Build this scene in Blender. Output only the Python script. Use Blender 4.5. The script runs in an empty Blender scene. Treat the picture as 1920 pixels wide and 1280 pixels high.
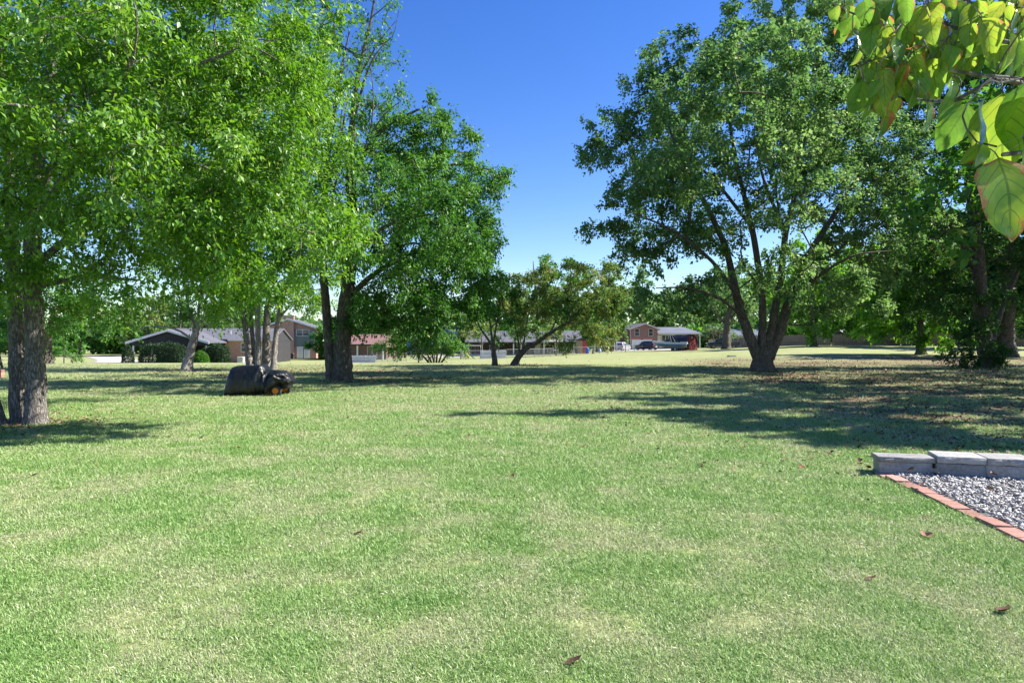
import bpy, math, random
import numpy as np
from mathutils import Vector, Matrix

sc = bpy.context.scene
COL = sc.collection
RAD = math.radians

# ------------------------------------------------------------------ camera, light
F, CX, CY, H = 1280.0, 960.0, 640.0, 1.6
cam = bpy.data.cameras.new('camera')
cam.lens = 24.0
cam.sensor_width = 36.0
cam.clip_start = 0.05
cam.clip_end = 3000
camo = bpy.data.objects.new('camera', cam)
COL.objects.link(camo)
camo.location = (0, 0, H)
camo.rotation_euler = (RAD(90), 0, 0)
sc.camera = camo

SUN_EL, SUN_AZ = RAD(43), RAD(81)          # azimuth clockwise from +Y (view direction)
world = bpy.data.worlds.new('World')
sc.world = world
world.use_nodes = True
wn = world.node_tree
sky = wn.nodes.new('ShaderNodeTexSky')
sky.sky_type = 'NISHITA'
sky.sun_disc = False
sky.sun_elevation = SUN_EL
sky.sun_rotation = SUN_AZ
sky.altitude = 0
sky.air_density = 1.0
sky.dust_density = 0.25
sky.ozone_density = 3.0
hs = wn.nodes.new('ShaderNodeHueSaturation')
hs.inputs['Saturation'].default_value = 1.33
hs.inputs['Hue'].default_value = 0.518
wn.links.new(sky.outputs['Color'], hs.inputs['Color'])
wn.links.new(hs.outputs['Color'], wn.nodes['Background'].inputs['Color'])
wn.nodes['Background'].inputs['Strength'].default_value = 0.088
sun = bpy.data.lights.new('sun', 'SUN')
sun.energy = 5.0
sun.angle = RAD(0.55)
sun.color = (1.0, 0.95, 0.86)
suno = bpy.data.objects.new('sun', sun)
COL.objects.link(suno)
sd = Vector((math.cos(SUN_EL) * math.sin(SUN_AZ), math.cos(SUN_EL) * math.cos(SUN_AZ), math.sin(SUN_EL)))
suno.rotation_euler = sd.to_track_quat('Z', 'Y').to_euler()
suno.location = (60, -10, 60)
sc.view_settings.view_transform = 'Standard'
sc.view_settings.look = 'None'
sc.view_settings.exposure = 1.3
sc.view_settings.gamma = 1.0
sc.view_settings.use_curve_mapping = False
sc.render.engine = 'CYCLES'
sc.cycles.max_bounces = 8
sc.cycles.diffuse_bounces = 4
sc.cycles.glossy_bounces = 3
sc.cycles.transmission_bounces = 5
sc.cycles.sample_clamp_indirect = 6.0

# ------------------------------------------------------------------ noise, terrain
def _h(ix, iy, seed):
    n = (ix.astype(np.int64) * 374761393 + iy.astype(np.int64) * 668265263 + seed * 1442695041) & 0xffffffff
    n = ((n ^ (n >> 13)) * 1274126177) & 0xffffffff
    n = n ^ (n >> 16)
    return (n & 0xffffff) / float(0xffffff)

def vnoise(x, y, seed=0):
    x = np.asarray(x, float); y = np.asarray(y, float)
    ix = np.floor(x); iy = np.floor(y)
    fx = x - ix; fy = y - iy
    fx = fx * fx * (3 - 2 * fx); fy = fy * fy * (3 - 2 * fy)
    a = _h(ix, iy, seed); b = _h(ix + 1, iy, seed); c = _h(ix, iy + 1, seed); d = _h(ix + 1, iy + 1, seed)
    return (a * (1 - fx) + b * fx) * (1 - fy) + (c * (1 - fx) + d * fx) * fy

def fbm(x, y, seed=0, o=4):
    x = np.asarray(x, float); y = np.asarray(y, float)
    s = 0; a = .5; t = 0
    for k in range(o):
        s = s + a * vnoise(x * 2 ** k + k * 17.3, y * 2 ** k - k * 9.1, seed + k); t += a; a *= .5
    return s / t

def gz(x, y):
    x = np.asarray(x, float); y = np.asarray(y, float)
    p = CX + F * x / np.maximum(y, 1.0)
    ze = np.interp(p, [-400, 700, 800, 1000, 1180, 1350, 1500], [-1.4, -1.35, -1.0, -.6, -.1, .25, .8])
    t = np.clip((y - 45) / 50, 0, 1.25)
    t = np.where(t < .15, t * t / .3 + 0 * t, t - .075) / .925
    far = np.clip((y - 170) / 300, 0, 1)
    return ze * np.clip(t, 0, 1.15) * (1 - far) + .02 * (fbm(x * .35, y * .35, 5, 2) - .5) * np.clip(y / 4, 0, 1)

def g1(x, y):
    return float(gz(np.array([x]), np.array([y]))[0])

def W(px, py, d):
    return Vector(((px - CX) / F * d, d, H - (py - CY) / F * d))

def G(px, d):
    x = (px - CX) / F * d
    return Vector((x, d, g1(x, d)))

def dry_of(x, y):
    "straw share of the turf, 0..1"
    n = .36 * fbm(x * .55, y * .55, 11, 4) + .64 * fbm(x * 2.6, y * 2.6, 31, 4)
    d = np.clip((n - .36) * 3.2, 0, 1)
    return np.clip(.12 + .75 * d + .25 * np.clip((y - 8) / 14, 0, 1) + .3 * np.clip((y - 22) / 25, 0, 1), 0, 1)

LITTER_SPOTS = [(13.2, 36, 5.5), (29, 41, 9), (24, 33, 7), (34, 55, 8), (20, 27, 6), (-5.5, 28, 4), (-14, 38, 6), (-18, 37, 3.5),
                (0.3, 45, 3.2), (-9.5, 13.2, 2.0), (17, 20, 4), (30, 30, 6), (-12, 33, 4), (-7, 36, 5), (26, 26, 5)]
SHADE_TINT_SPOTS = [(9.5, 14, 5.5, .8), (13, 18, 7, .95), (18, 25, 9, 1.0), (4.5, 16.5, 4, .55), (0, 30, 8, .45), (6, 29, 8, .55), (-9, 26, 6, .45), (-15, 26, 7, .45), (-11, 15.5, 4, .4), (8.5, 11, 4, .45)]  # thinned, leaf-strewn turf laid where tree shade falls, to tint that shade browner
def litter_of(x, y):
    "share of dead leaves and bare earth, raised to brown the tree shade, 0..1"
    m = np.zeros_like(np.asarray(x, float))
    for (cx, cy, r) in LITTER_SPOTS:
        m = np.maximum(m, np.exp(-((x - cx) ** 2 + (y - cy) ** 2) / (r * r)))
    for (cx, cy, r, w) in SHADE_TINT_SPOTS:
        m = np.maximum(m, w * np.exp(-((x - cx) ** 2 + (y - cy) ** 2) / (r * r)))
    n = fbm(x * .6, y * .6, 77, 4)
    right = np.clip((x - .2 * y - 1.0) / 4, 0, 1) * np.clip((y - 9.5) / 5, 0, 1) * np.clip((70 - y) / 25, 0, 1)
    m = np.maximum(m, right * .95)
    return np.clip(m * (.25 + 1.35 * n), 0, 1)

# ------------------------------------------------------------------ object helpers
def link(o, parent=None, loc=None):
    COL.objects.link(o)
    if parent is not None:
        o.parent = parent
    if loc is not None:
        o.location = loc
    return o

def tag(o, label=None, cat=None, group=None, kind=None):
    if label: o['label'] = label
    if cat: o['category'] = cat
    if group: o['group'] = group
    if kind: o['kind'] = kind
    return o

def thing(name, label, cat, loc=(0, 0, 0), rotz=0.0, group=None):
    o = bpy.data.objects.new(name, None)
    o.empty_display_size = .2
    link(o)
    o.location = loc
    o.rotation_euler = (0, 0, rotz)
    return tag(o, label, cat, group)

def np_mesh(name, verts, faces, mat, parent=None, attrs=None, smooth=False, uv=None):
    "verts (N,3); faces list of (M,k) arrays"
    if isinstance(faces, np.ndarray): faces = [faces]
    me = bpy.data.meshes.new(name)
    verts = np.asarray(verts, np.float32)
    me.vertices.add(len(verts))
    me.vertices.foreach_set('co', verts.ravel())
    nl = sum(f.size for f in faces); nf = sum(len(f) for f in faces)
    me.loops.add(nl); me.polygons.add(nf)
    me.loops.foreach_set('vertex_index', np.concatenate([f.ravel() for f in faces]).astype(np.int32))
    st = []; c = 0
    for f in faces:
        st.append(c + np.arange(len(f)) * f.shape[1]); c += f.size
    me.polygons.foreach_set('loop_start', np.concatenate(st).astype(np.int32))
    if smooth:
        me.polygons.foreach_set('use_smooth', np.ones(nf, bool))
    for k, (dom, arr) in (attrs or {}).items():
        at = me.attributes.new(k, 'FLOAT', dom)
        at.data.foreach_set('value', np.asarray(arr, np.float32))
    if uv is not None:
        ul = me.uv_layers.new(name='UVMap')
        ul.data.foreach_set('uv', np.asarray(uv, np.float32).ravel())
    me.update(calc_edges=True)
    me.validate()
    if mat is not None: me.materials.append(mat)
    o = bpy.data.objects.new(name, me)
    link(o, parent)
    return o

class MB:
    def __init__(s): s.v = []; s.f = []
    def add(s, vs, fs):
        n = len(s.v); s.v += [tuple(v) for v in vs]; s.f += [tuple(i + n for i in f) for f in fs]; return s
    def box(s, x0, x1, y0, y1, z0, z1):
        return s.add([(x0, y0, z0), (x1, y0, z0), (x1, y1, z0), (x0, y1, z0), (x0, y0, z1), (x1, y0, z1), (x1, y1, z1), (x0, y1, z1)],
                     [(3, 2, 1, 0), (4, 5, 6, 7), (0, 1, 5, 4), (1, 2, 6, 5), (2, 3, 7, 6), (3, 0, 4, 7)])
    def prism(s, poly, axis, a, b):
        "poly: 2D points (counter-clockwise); axis 'x': poly is (y,z); 'y': poly is (x,z); 'z': poly is (x,y)"
        def m(p, t):
            return {'x': (t, p[0], p[1]), 'y': (p[0], t, p[1]), 'z': (p[0], p[1], t)}[axis]
        n = len(poly)
        vs = [m(p, a) for p in poly] + [m(p, b) for p in poly]
        fs = [tuple(range(n - 1, -1, -1)), tuple(range(n, 2 * n))] + [(i, (i + 1) % n, n + (i + 1) % n, n + i) for i in range(n)]
        return s.add(vs, fs)
    def tube(s, pts, r, n=8, cap=True):
        pts = [Vector(p) for p in pts]
        rs = r if isinstance(r, (list, tuple)) else [r] * len(pts)
        base = len(s.v); up = Vector((0, 0, 1)); prev = None
        for i, p in enumerate(pts):
            t = (pts[min(i + 1, len(pts) - 1)] - pts[max(i - 1, 0)]).normalized()
            u = prev - t * prev.dot(t) if prev is not None else t.cross(up if abs(t.z) < .9 else Vector((1, 0, 0)))
            u.normalize(); prev = u; w = t.cross(u)
            for k in range(n):
                a = 2 * math.pi * k / n
                s.v.append(tuple(p + (u * math.cos(a) + w * math.sin(a)) * rs[i]))
        for i in range(len(pts) - 1):
            for k in range(n):
                a = base + i * n + k; b = base + i * n + (k + 1) % n
                s.f.append((a, b, b + n, a + n))
        if cap:
            s.f.append(tuple(base + k for k in range(n - 1, -1, -1)))
            e = base + (len(pts) - 1) * n
            s.f.append(tuple(e + k for k in range(n)))
        return s
    def cyl(s, c, axis, r, h, n=16):
        d = {'x': Vector((1, 0, 0)), 'y': Vector((0, 1, 0)), 'z': Vector((0, 0, 1))}[axis]
        c = Vector(c)
        return s.tube([c - d * h / 2, c + d * h / 2], r, n)
    def build(s, name, mat, parent=None, bevel=0, smooth=False, loc=None):
        me = bpy.data.meshes.new(name)
        me.from_pydata(s.v, [], s.f); me.update()
        me.materials.append(mat)
        if smooth:
            me.polygons.foreach_set('use_smooth', [True] * len(me.polygons))
        o = bpy.data.objects.new(name, me)
        link(o, parent, loc)
        if bevel:
            m = o.modifiers.new('bevel', 'BEVEL'); m.width = bevel; m.segments = 2; m.limit_method = 'ANGLE'
        return o

def B(name, mat, parent, x0, x1, y0, y1, z0, z1, bevel=0):
    return MB().box(x0, x1, y0, y1, z0, z1).build(name, mat, parent, bevel)

# ------------------------------------------------------------------ materials
def mat_new(name):
    m = bpy.data.materials.new(name); m.use_nodes = True
    nt = m.node_tree; nt.nodes.clear()
    out = nt.nodes.new('ShaderNodeOutputMaterial')
    return m, nt, out

def ramp(nt, fac, stops):
    r = nt.nodes.new('ShaderNodeValToRGB')
    cr = r.color_ramp
    while len(cr.elements) < len(stops): cr.elements.new(.5)
    for e, (p, c) in zip(cr.elements, stops):
        e.position = p; e.color = (c[0], c[1], c[2], 1)
    if fac is not None: nt.links.new(fac, r.inputs['Fac'])
    return r.outputs['Color']

def noise_tex(nt, scale, detail=3, vec=None, rough=.55, dist=0):
    n = nt.nodes.new('ShaderNodeTexNoise')
    n.inputs['Scale'].default_value = scale; n.inputs['Detail'].default_value = detail
    n.inputs['Roughness'].default_value = rough; n.inputs['Distortion'].default_value = dist
    if vec is not None: nt.links.new(vec, n.inputs['Vector'])
    return n.outputs['Fac']

def coord(nt, kind='Object', scale=None):
    t = nt.nodes.new('ShaderNodeTexCoord')
    o = t.outputs[kind]
    if scale:
        m = nt.nodes.new('ShaderNodeMapping'); m.inputs['Scale'].default_value = scale
        nt.links.new(o, m.inputs['Vector']); o = m.outputs['Vector']
    return o

def attr(nt, name):
    a = nt.nodes.new('ShaderNodeAttribute'); a.attribute_name = name
    return a.outputs['Fac']

def mth(nt, op, a, b=None, clamp=False):
    n = nt.nodes.new('ShaderNodeMath'); n.operation = op; n.use_clamp = clamp
    for i, v in enumerate((a, b)):
        if v is None: continue
        if isinstance(v, (int, float)): n.inputs[i].default_value = v
        else: nt.links.new(v, n.inputs[i])
    return n.outputs[0]

def mixc(nt, f, a, b, mode='MIX'):
    n = nt.nodes.new('ShaderNodeMix'); n.data_type = 'RGBA'; n.blend_type = mode
    for sock, v in ((n.inputs['Factor'], f), (n.inputs['A'], a), (n.inputs['B'], b)):
        if isinstance(v, (int, float)): sock.default_value = v
        elif isinstance(v, tuple): sock.default_value = (v[0], v[1], v[2], 1)
        else: nt.links.new(v, sock)
    return n.outputs['Result']

def bump(nt, h, strength=.4, dist=.01):
    b = nt.nodes.new('ShaderNodeBump'); b.inputs['Strength'].default_value = strength; b.inputs['Distance'].default_value = dist
    nt.links.new(h, b.inputs['Height']); return b.outputs['Normal']

def pbsdf(nt, out, col, rough=.6, metal=0, normal=None, spec=.5, coat=0):
    p = nt.nodes.new('ShaderNodeBsdfPrincipled')
    for k, v in (('Base Color', col), ('Roughness', rough), ('Metallic', metal), ('Specular IOR Level', spec), ('Coat Weight', coat)):
        if isinstance(v, tuple): p.inputs[k].default_value = (v[0], v[1], v[2], 1)
        elif isinstance(v, (int, float)): p.inputs[k].default_value = v
        else: nt.links.new(v, p.inputs[k])
    if normal is not None: nt.links.new(normal, p.inputs['Normal'])
    nt.links.new(p.outputs[0], out.inputs['Surface'])
    return p

def plain(name, col, rough=.6, var=.25, scale=6, metal=0, bmp=.15, spec=.4, coat=0):
    "a weathered plain surface: noise-varied colour, roughness and fine relief"
    m, nt, out = mat_new(name)
    v = coord(nt)
    n = noise_tex(nt, scale, 5, v)
    lo = tuple(c * (1 - var) for c in col); hi = tuple(min(1, c * (1 + var)) for c in col)
    c = ramp(nt, n, [(.3, lo), (.7, hi)])
    n2 = noise_tex(nt, scale * 9, 3, v)
    pbsdf(nt, out, c, rough, metal, bump(nt, n2, bmp, .01), spec, coat)
    return m

def leaf_mat(name, stops, trans=.38, gloss=.05, grough=.35):
    m, nt, out = mat_new(name)
    c = ramp(nt, attr(nt, 'rnd'), stops)
    d = nt.nodes.new('ShaderNodeBsdfDiffuse'); t = nt.nodes.new('ShaderNodeBsdfTranslucent'); g = nt.nodes.new('ShaderNodeBsdfGlossy')
    g.inputs['Roughness'].default_value = grough
    hsn = nt.nodes.new('ShaderNodeHueSaturation'); hsn.inputs['Hue'].default_value = .488; hsn.inputs['Saturation'].default_value = 1.1; hsn.inputs['Value'].default_value = 1.5
    nt.links.new(c, hsn.inputs['Color'])
    nt.links.new(c, d.inputs['Color']); nt.links.new(hsn.outputs['Color'], t.inputs['Color'])
    a = nt.nodes.new('ShaderNodeMixShader'); a.inputs[0].default_value = trans
    nt.links.new(d.outputs[0], a.inputs[1]); nt.links.new(t.outputs[0], a.inputs[2])
    b = nt.nodes.new('ShaderNodeMixShader'); b.inputs[0].default_value = gloss
    nt.links.new(a.outputs[0], b.inputs[1]); nt.links.new(g.outputs[0], b.inputs[2])
    nt.links.new(b.outputs[0], out.inputs['Surface'])
    return m

def bark_mat(name, lo, hi, sx=9):
    m, nt, out = mat_new(name)
    v = coord(nt, 'Object', (sx, sx, sx * .28))
    n = noise_tex(nt, 1.0, 6, v, .65, .6)
    n3 = noise_tex(nt, .9, 3, coord(nt))
    c = ramp(nt, n, [(.3, tuple(x * .45 for x in lo)), (.48, lo), (.72, hi)])
    c = mixc(nt, mth(nt, 'MULTIPLY', n3, .4), c, tuple(x * 1.2 for x in hi))
    vo = nt.nodes.new('ShaderNodeTexVoronoi'); vo.feature = 'DISTANCE_TO_EDGE'; vo.inputs['Scale'].default_value = 1.5
    dv = coord(nt, 'Object', (sx * 1.1, sx * 1.1, sx * .22))
    wob = nt.nodes.new('ShaderNodeVectorMath'); wob.operation = 'ADD'
    nc = nt.nodes.new('ShaderNodeTexNoise'); nc.inputs['Scale'].default_value = 2.0; nc.inputs['Detail'].default_value = 4; nt.links.new(dv, nc.inputs['Vector'])
    nt.links.new(dv, wob.inputs[0]); nt.links.new(nc.outputs['Color'], wob.inputs[1]); nt.links.new(wob.outputs[0], vo.inputs['Vector'])
    fur = mth(nt, 'MULTIPLY', vo.outputs['Distance'], 6.5, True)
    c = mixc(nt, fur, tuple(x * .66 for x in lo), c)
    lich = noise_tex(nt, 3.2, 5, coord(nt), .7)
    c = mixc(nt, mth(nt, 'MULTIPLY', mth(nt, 'SUBTRACT', lich, .6), 3.0, True), c, (.34, .36, .31))
    pbsdf(nt, out, c, .92, 0, bump(nt, mth(nt, 'ADD', fur, mth(nt, 'MULTIPLY', n, .5)), .75, .05), .15)
    return m

M = {}
M['leaf_bright'] = leaf_mat('leaf_bright', [(0, (.045, .13, .014)), (.45, (.105, .25, .028)), (.8, (.2, .37, .055)), (1, (.36, .45, .11))], .44, .035, .45)
M['leaf_mid'] = leaf_mat('leaf_mid', [(0, (0.030, 0.103, 0.017)), (.5, (0.068, 0.199, 0.030)), (.85, (0.152, 0.317, 0.055)), (1, (0.275, 0.343, 0.097))], .38, .03, .5)
M['leaf_grey'] = leaf_mat('leaf_grey', [(0, (.052, .125, .038)), (.5, (.11, .225, .064)), (.85, (.24, .37, .125)), (1, (.40, .46, .23))], .44, .03, .5)
M['leaf_olive'] = leaf_mat('leaf_olive', [(0, (0.047, 0.117, 0.023)), (.45, (0.117, 0.211, 0.047)), (.72, (0.234, 0.312, 0.078)), (.87, (0.312, 0.265, 0.094)), (1, (0.406, 0.156, 0.078))], .36, .03, .5)
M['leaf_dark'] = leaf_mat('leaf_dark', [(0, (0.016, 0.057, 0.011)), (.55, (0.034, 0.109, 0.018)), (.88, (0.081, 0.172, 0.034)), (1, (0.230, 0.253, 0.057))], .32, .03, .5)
M['leaf_glow'] = leaf_mat('leaf_glow', [(0, (.05, .15, .018)), (.45, (.12, .29, .03)), (.8, (.22, .42, .06)), (1, (.36, .48, .10))], .52, .03, .5)
M['leaf_far'] = leaf_mat('leaf_far', [(0, (0.055, 0.121, 0.033)), (.5, (0.105, 0.209, 0.055)), (.85, (0.165, 0.275, 0.077)), (1, (0.242, 0.286, 0.110))], .36, .03, .5)
M['leaf_hedge'] = leaf_mat('leaf_hedge', [(0, (.010, .03, .010)), (.6, (.02, .055, .016)), (1, (.04, .09, .025))], .2, .03, .5)
M['leaf_lime'] = leaf_mat('leaf_lime', [(0, (.04, .14, .012)), (.6, (.075, .22, .02)), (1, (.16, .3, .04))], .35, .03, .5)
M['leaf_brown'] = leaf_mat('leaf_brown', [(0, (.07, .055, .045)), (.6, (.13, .1, .075)), (1, (.2, .14, .1))], .2, .03, .5)
M['bark_dark'] = bark_mat('bark_dark', (.135, .112, .092), (.25, .218, .188))
M['bark_grey'] = bark_mat('bark_grey', (.19, .168, .146), (.36, .33, .30))
M['bark_near'] = bark_mat('bark_near', (.2, .178, .158), (.36, .33, .30), 17)
M['bark_mid'] = bark_mat('bark_mid', (.27, .245, .215), (.50, .465, .425))
M['bark_mid2'] = bark_mat('bark_mid2', (.36, .335, .3), (.60, .57, .53))
M['bark_pale'] = bark_mat('bark_pale', (.33, .30, .265), (.56, .53, .49))
# ------------------------------------------------------------------ trees
def catmull(P, step):
    P = np.asarray(P, float)
    if len(P) == 2:
        n = max(2, int(np.linalg.norm(P[1, :3] - P[0, :3]) / step) + 1)
        t = np.linspace(0, 1, n)[:, None]
        return P[0] * (1 - t) + P[1] * t
    Q = np.vstack([2 * P[0] - P[1], P, 2 * P[-1] - P[-2]])
    out = []
    for i in range(1, len(Q) - 2):
        n = max(1, int(np.linalg.norm(Q[i + 1, :3] - Q[i, :3]) / step))
        for k in range(n):
            t = k / n
            out.append(.5 * (2 * Q[i] + (Q[i + 1] - Q[i - 1]) * t + (2 * Q[i - 1] - 5 * Q[i] + 4 * Q[i + 1] - Q[i + 2]) * t ** 2
                             + (3 * Q[i] - Q[i - 1] - 3 * Q[i + 1] + Q[i + 2]) * t ** 3))
    out.append(P[-1])
    return np.array(out)

def frames(T):
    up = np.where(np.abs(T[:, 2:3]) < .9, np.array([[0, 0, 1.]]), np.array([[1., 0, 0]]))
    u = np.cross(T, up); u /= np.linalg.norm(u, axis=1, keepdims=True) + 1e-9
    return u, np.cross(T, u)

def limb_mesh(C, sides, flare, rng, flute=.0):
    "C (n,4) centre line with radius -> verts, faces"
    n = len(C)
    T = np.gradient(C[:, :3], axis=0); T /= np.linalg.norm(T, axis=1, keepdims=True) + 1e-9
    u = np.zeros((n, 3)); pu = np.array([1., 0, 0])
    for i in range(n):
        w = pu - T[i] * pu.dot(T[i]); w /= np.linalg.norm(w) + 1e-9; u[i] = w; pu = w
    w = np.cross(T, u)
    a = np.linspace(0, 2 * np.pi, sides, endpoint=False)
    ph = rng.uniform(0, 6.28, 4)
    hgt = np.concatenate([[0], np.cumsum(np.linalg.norm(np.diff(C[:, :3], axis=0), axis=1))])
    r = C[:, 3:4] * (1 + .05 * np.sin(3 * a + ph[0] + hgt[:, None] * .6) + .04 * np.sin(5 * a + ph[1] - hgt[:, None] * .9) + .05 * rng.normal(size=(n, sides)) * .6)
    if flare:
        fl = np.exp(-hgt / (C[0, 3] * 1.3))[:, None]
        r = r * (1 + fl * (.28 + .26 * np.cos(5 * a + ph[2]) * .6 + .16 * np.cos(3 * a + ph[3])))
    V = C[:, None, :3] + r[:, :, None] * (np.cos(a)[None, :, None] * u[:, None] + np.sin(a)[None, :, None] * w[:, None])
    i = np.arange(n - 1)[:, None] * sides; k = np.arange(sides)[None]
    k2 = (k + 1) % sides
    Fc = np.stack([i + k, i + k2, i + k2 + sides, i + k + sides], -1).reshape(-1, 4)
    return V.reshape(-1, 3), Fc

def tubes(A, Bp, ra, rb, bend, sides, seg):
    "many bent tapered tubes at once"
    E = len(A)
    if E == 0: return np.zeros((0, 3)), np.zeros((0, 4), int)
    T = Bp - A; L = np.linalg.norm(T, axis=1, keepdims=True) + 1e-6; T = T / L
    u, w = frames(T)
    t = np.linspace(0, 1, seg + 1)
    c = A[:, None] + (Bp - A)[:, None] * t[None, :, None] + bend[:, None] * (np.sin(np.pi * t) * 1.0)[None, :, None]
    r = ra[:, None] * (1 - t) + rb[:, None] * t
    a = np.linspace(0, 2 * np.pi, sides, endpoint=False)
    V = c[:, :, None] + r[:, :, None, None] * (np.cos(a)[None, None, :, None] * u[:, None, None] + np.sin(a)[None, None, :, None] * w[:, None, None])
    e = (np.arange(E) * (seg + 1) * sides)[:, None, None]; i = (np.arange(seg) * sides)[None, :, None]; k = np.arange(sides)[None, None]
    k2 = (k + 1) % sides
    Fc = np.stack([e + i + k, e + i + k2, e + i + k2 + sides, e + i + k + sides], -1).reshape(-1, 4)
    return V.reshape(-1, 3), Fc

def leaf_tri(P, D, N, L, wd):
    S = np.cross(D, N); S /= np.linalg.norm(S, axis=1, keepdims=True) + 1e-9
    L = L[:, None]
    V = np.stack([P - S * L * wd * 1.25, P + S * L * wd * 1.25, P + D * L * 1.15], 1).reshape(-1, 3)
    return V, np.arange(len(V)).reshape(-1, 3)

def leaf_mesh(P, D, N, L, wd, fold):
    "diamond leaves folded on the midrib: base P, direction D, normal N, length L"
    S = np.cross(D, N); S /= np.linalg.norm(S, axis=1, keepdims=True) + 1e-9
    N2 = np.cross(S, D)
    L = L[:, None]
    mid = P + D * L * .42
    a = mid + S * L * wd + N2 * L * fold
    b = mid - S * L * wd + N2 * L * fold
    tip = P + D * L - N2 * L * .12
    V = np.stack([P, a, tip, b], 1).reshape(-1, 3)
    i = np.arange(len(P))[:, None] * 4
    Fc = np.stack([np.concatenate([i, i + 1, i + 2], 1), np.concatenate([i, i + 2, i + 3], 1)], 1).reshape(-1, 3)
    return V, Fc

def unit(a): return a / (np.linalg.norm(a, axis=1, keepdims=True) + 1e-9)

def tree(name, label, cat, limbs, blobs, leaf, lmat, bmat, dens=1.0, cl_r=.75, nleaf=60, twig_n=4, lw=.22, droop=.5,
         bf=.25, seed=1, zmin=.6, rtip=.008, group=None, sides=12, bare=0.0, twigs=True, tintbias=0.0, spacing=None, shell=2.3, tri=False):
    """limbs: list of (part name, [(x,y,z,r)...], flare); blobs: (centre, (rx,ry,rz), leaf share)"""
    rng = np.random.default_rng(seed)
    base = np.array(limbs[0][1][0][:3], float)
    root = thing(name, label, cat, tuple(base), 0, group)
    sk = []; skr = []; skl = []
    for (pn, pts, fl) in limbs:
        C = catmull(pts, max(.18, .5 * np.mean([p[3] for p in pts])) if fl else .35)
        n = len(C)
        if n > 4: C[1:-1, :3] += rng.normal(size=(n - 2, 3)) * (C[1:-1, 3:4] * .05)
        C[:, 3] = np.maximum(C[:, 3] * (1 if fl else .78), .012)
        V, Fc = limb_mesh(C, sides if fl else max(6, sides - 3), fl, rng)
        np_mesh(pn, V - base, Fc, bmat, root, smooth=True)
        if sk:
            allp = np.vstack(sk); d = np.linalg.norm(allp - C[0, :3], axis=1); l0 = np.concatenate(skl)[d.argmin()]
        else: l0 = 0
        hl = l0 + np.concatenate([[0], np.cumsum(np.linalg.norm(np.diff(C[:, :3], axis=0), axis=1))])
        keep = np.arange(n) >= (n * .3 if fl else n * .12)
        keep[-1] = True
        sk.append(C[keep, :3]); skr.append(C[keep, 3]); skl.append(hl[keep])
    SK = np.vstack(sk); SR = np.concatenate(skr); SL = np.concatenate(skl)
    # foliage clusters
    pts = []; share = []
    sp = spacing or cl_r * .95
    for (c, r, sh) in blobs:
        c = np.array(c, float); r = np.array(r, float)
        vol = 4.19 * r.prod()
        k = max(3, int(dens * vol / (4.19 * sp ** 3) * .62))
        dv = unit(rng.normal(size=(k, 3)))
        rad = rng.uniform(0, 1, k) ** (1 / shell)
        rough = .82 + .42 * fbm(dv[:, 0] * 2.2 + c[0], dv[:, 2] * 2.2 + dv[:, 1] * 1.7 + c[2], seed + 3, 3)
        q = c + dv * rad[:, None] * r * rough[:, None]
        pts.append(q); share.append(np.full(k, sh))
    PT = np.vstack(pts); SH = np.concatenate(share)
    ok = PT[:, 2] > base[2] + zmin
    PT = PT[ok]; SH = SH[ok]
    K = len(PT)
    d2 = ((PT[:, None] - SK[None]) ** 2).sum(-1) ** .5
    cost = d2 + bf * SL[None]
    bi = cost.argmin(1); best = cost[np.arange(K), bi].copy(); par = -(bi + 1)
    plen = np.zeros(K); done = np.zeros(K, bool); order = []
    for _ in range(K):
        b = np.where(done, 1e9, best); j = int(b.argmin())
        done[j] = True; order.append(j)
        if par[j] < 0:
            q = SK[-par[j] - 1]; l0 = SL[-par[j] - 1]
        else:
            q = PT[par[j]]; l0 = plen[par[j]]
        plen[j] = l0 + np.linalg.norm(PT[j] - q)
        nc = np.linalg.norm(PT - PT[j], axis=1) + bf * plen[j]
        up = (~done) & (nc < best)
        best[up] = nc[up]; par[up] = j
    nd = np.ones(K)
    for j in reversed(order):
        if par[j] >= 0: nd[par[j]] += nd[j]
    A = np.where((par < 0)[:, None], SK[np.where(par < 0, -par - 1, 0)], PT[np.where(par < 0, 0, par)])
    lim = np.where(par < 0, SR[np.where(par < 0, -par - 1, 0)] * .6, 9)
    r1 = rtip * nd ** .47
    ra = np.minimum(rtip * (nd + 1) ** .47 * 1.06, lim); rb = np.minimum(r1, ra)
    Ln = np.linalg.norm(PT - A, axis=1)
    bend = rng.normal(size=(K, 3)) * (Ln * .07)[:, None]; bend[:, 2] += Ln * .05
    V, Fc = tubes(A, PT, ra, rb, bend, 4 if twigs else 3, 3 if twigs else 2)
    Vs = [V]; Fs = [Fc]
    # twigs
    m = twig_n
    ci = np.repeat(np.arange(K), m)
    din = unit(PT - A)
    td = unit(din[ci] * .45 + unit(rng.normal(size=(K * m, 3))) * np.array([1, 1, .75]) + np.array([0, 0, .05]))
    tl = cl_r * rng.uniform(.7, 1.35, K * m)
    tb = np.zeros((K * m, 3)); tb[:, 2] = .12 * tl
    tp0 = PT[ci]; tp1 = tp0 + td * tl[:, None]; tp1[:, 2] -= droop * .35 * tl
    if twigs:
        V2, F2 = tubes(tp0, tp1, np.full(K * m, rtip * .8), np.full(K * m, rtip * .3), tb, 3, 2)
        Vs.append(V2); Fs.append(F2 + len(V))
    o = np_mesh('branches', np.vstack(Vs) - base, np.vstack(Fs), bmat, root, smooth=True)
    o['kind'] = 'stuff'
    # leaves along the twigs
    per = np.maximum(0, rng.normal(nleaf / m, nleaf / m * .35, K * m) * SH[ci]).astype(int)
    li = np.repeat(np.arange(K * m), per)
    n = len(li)
    t = rng.uniform(.05, 1.08, n) ** .8
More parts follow.
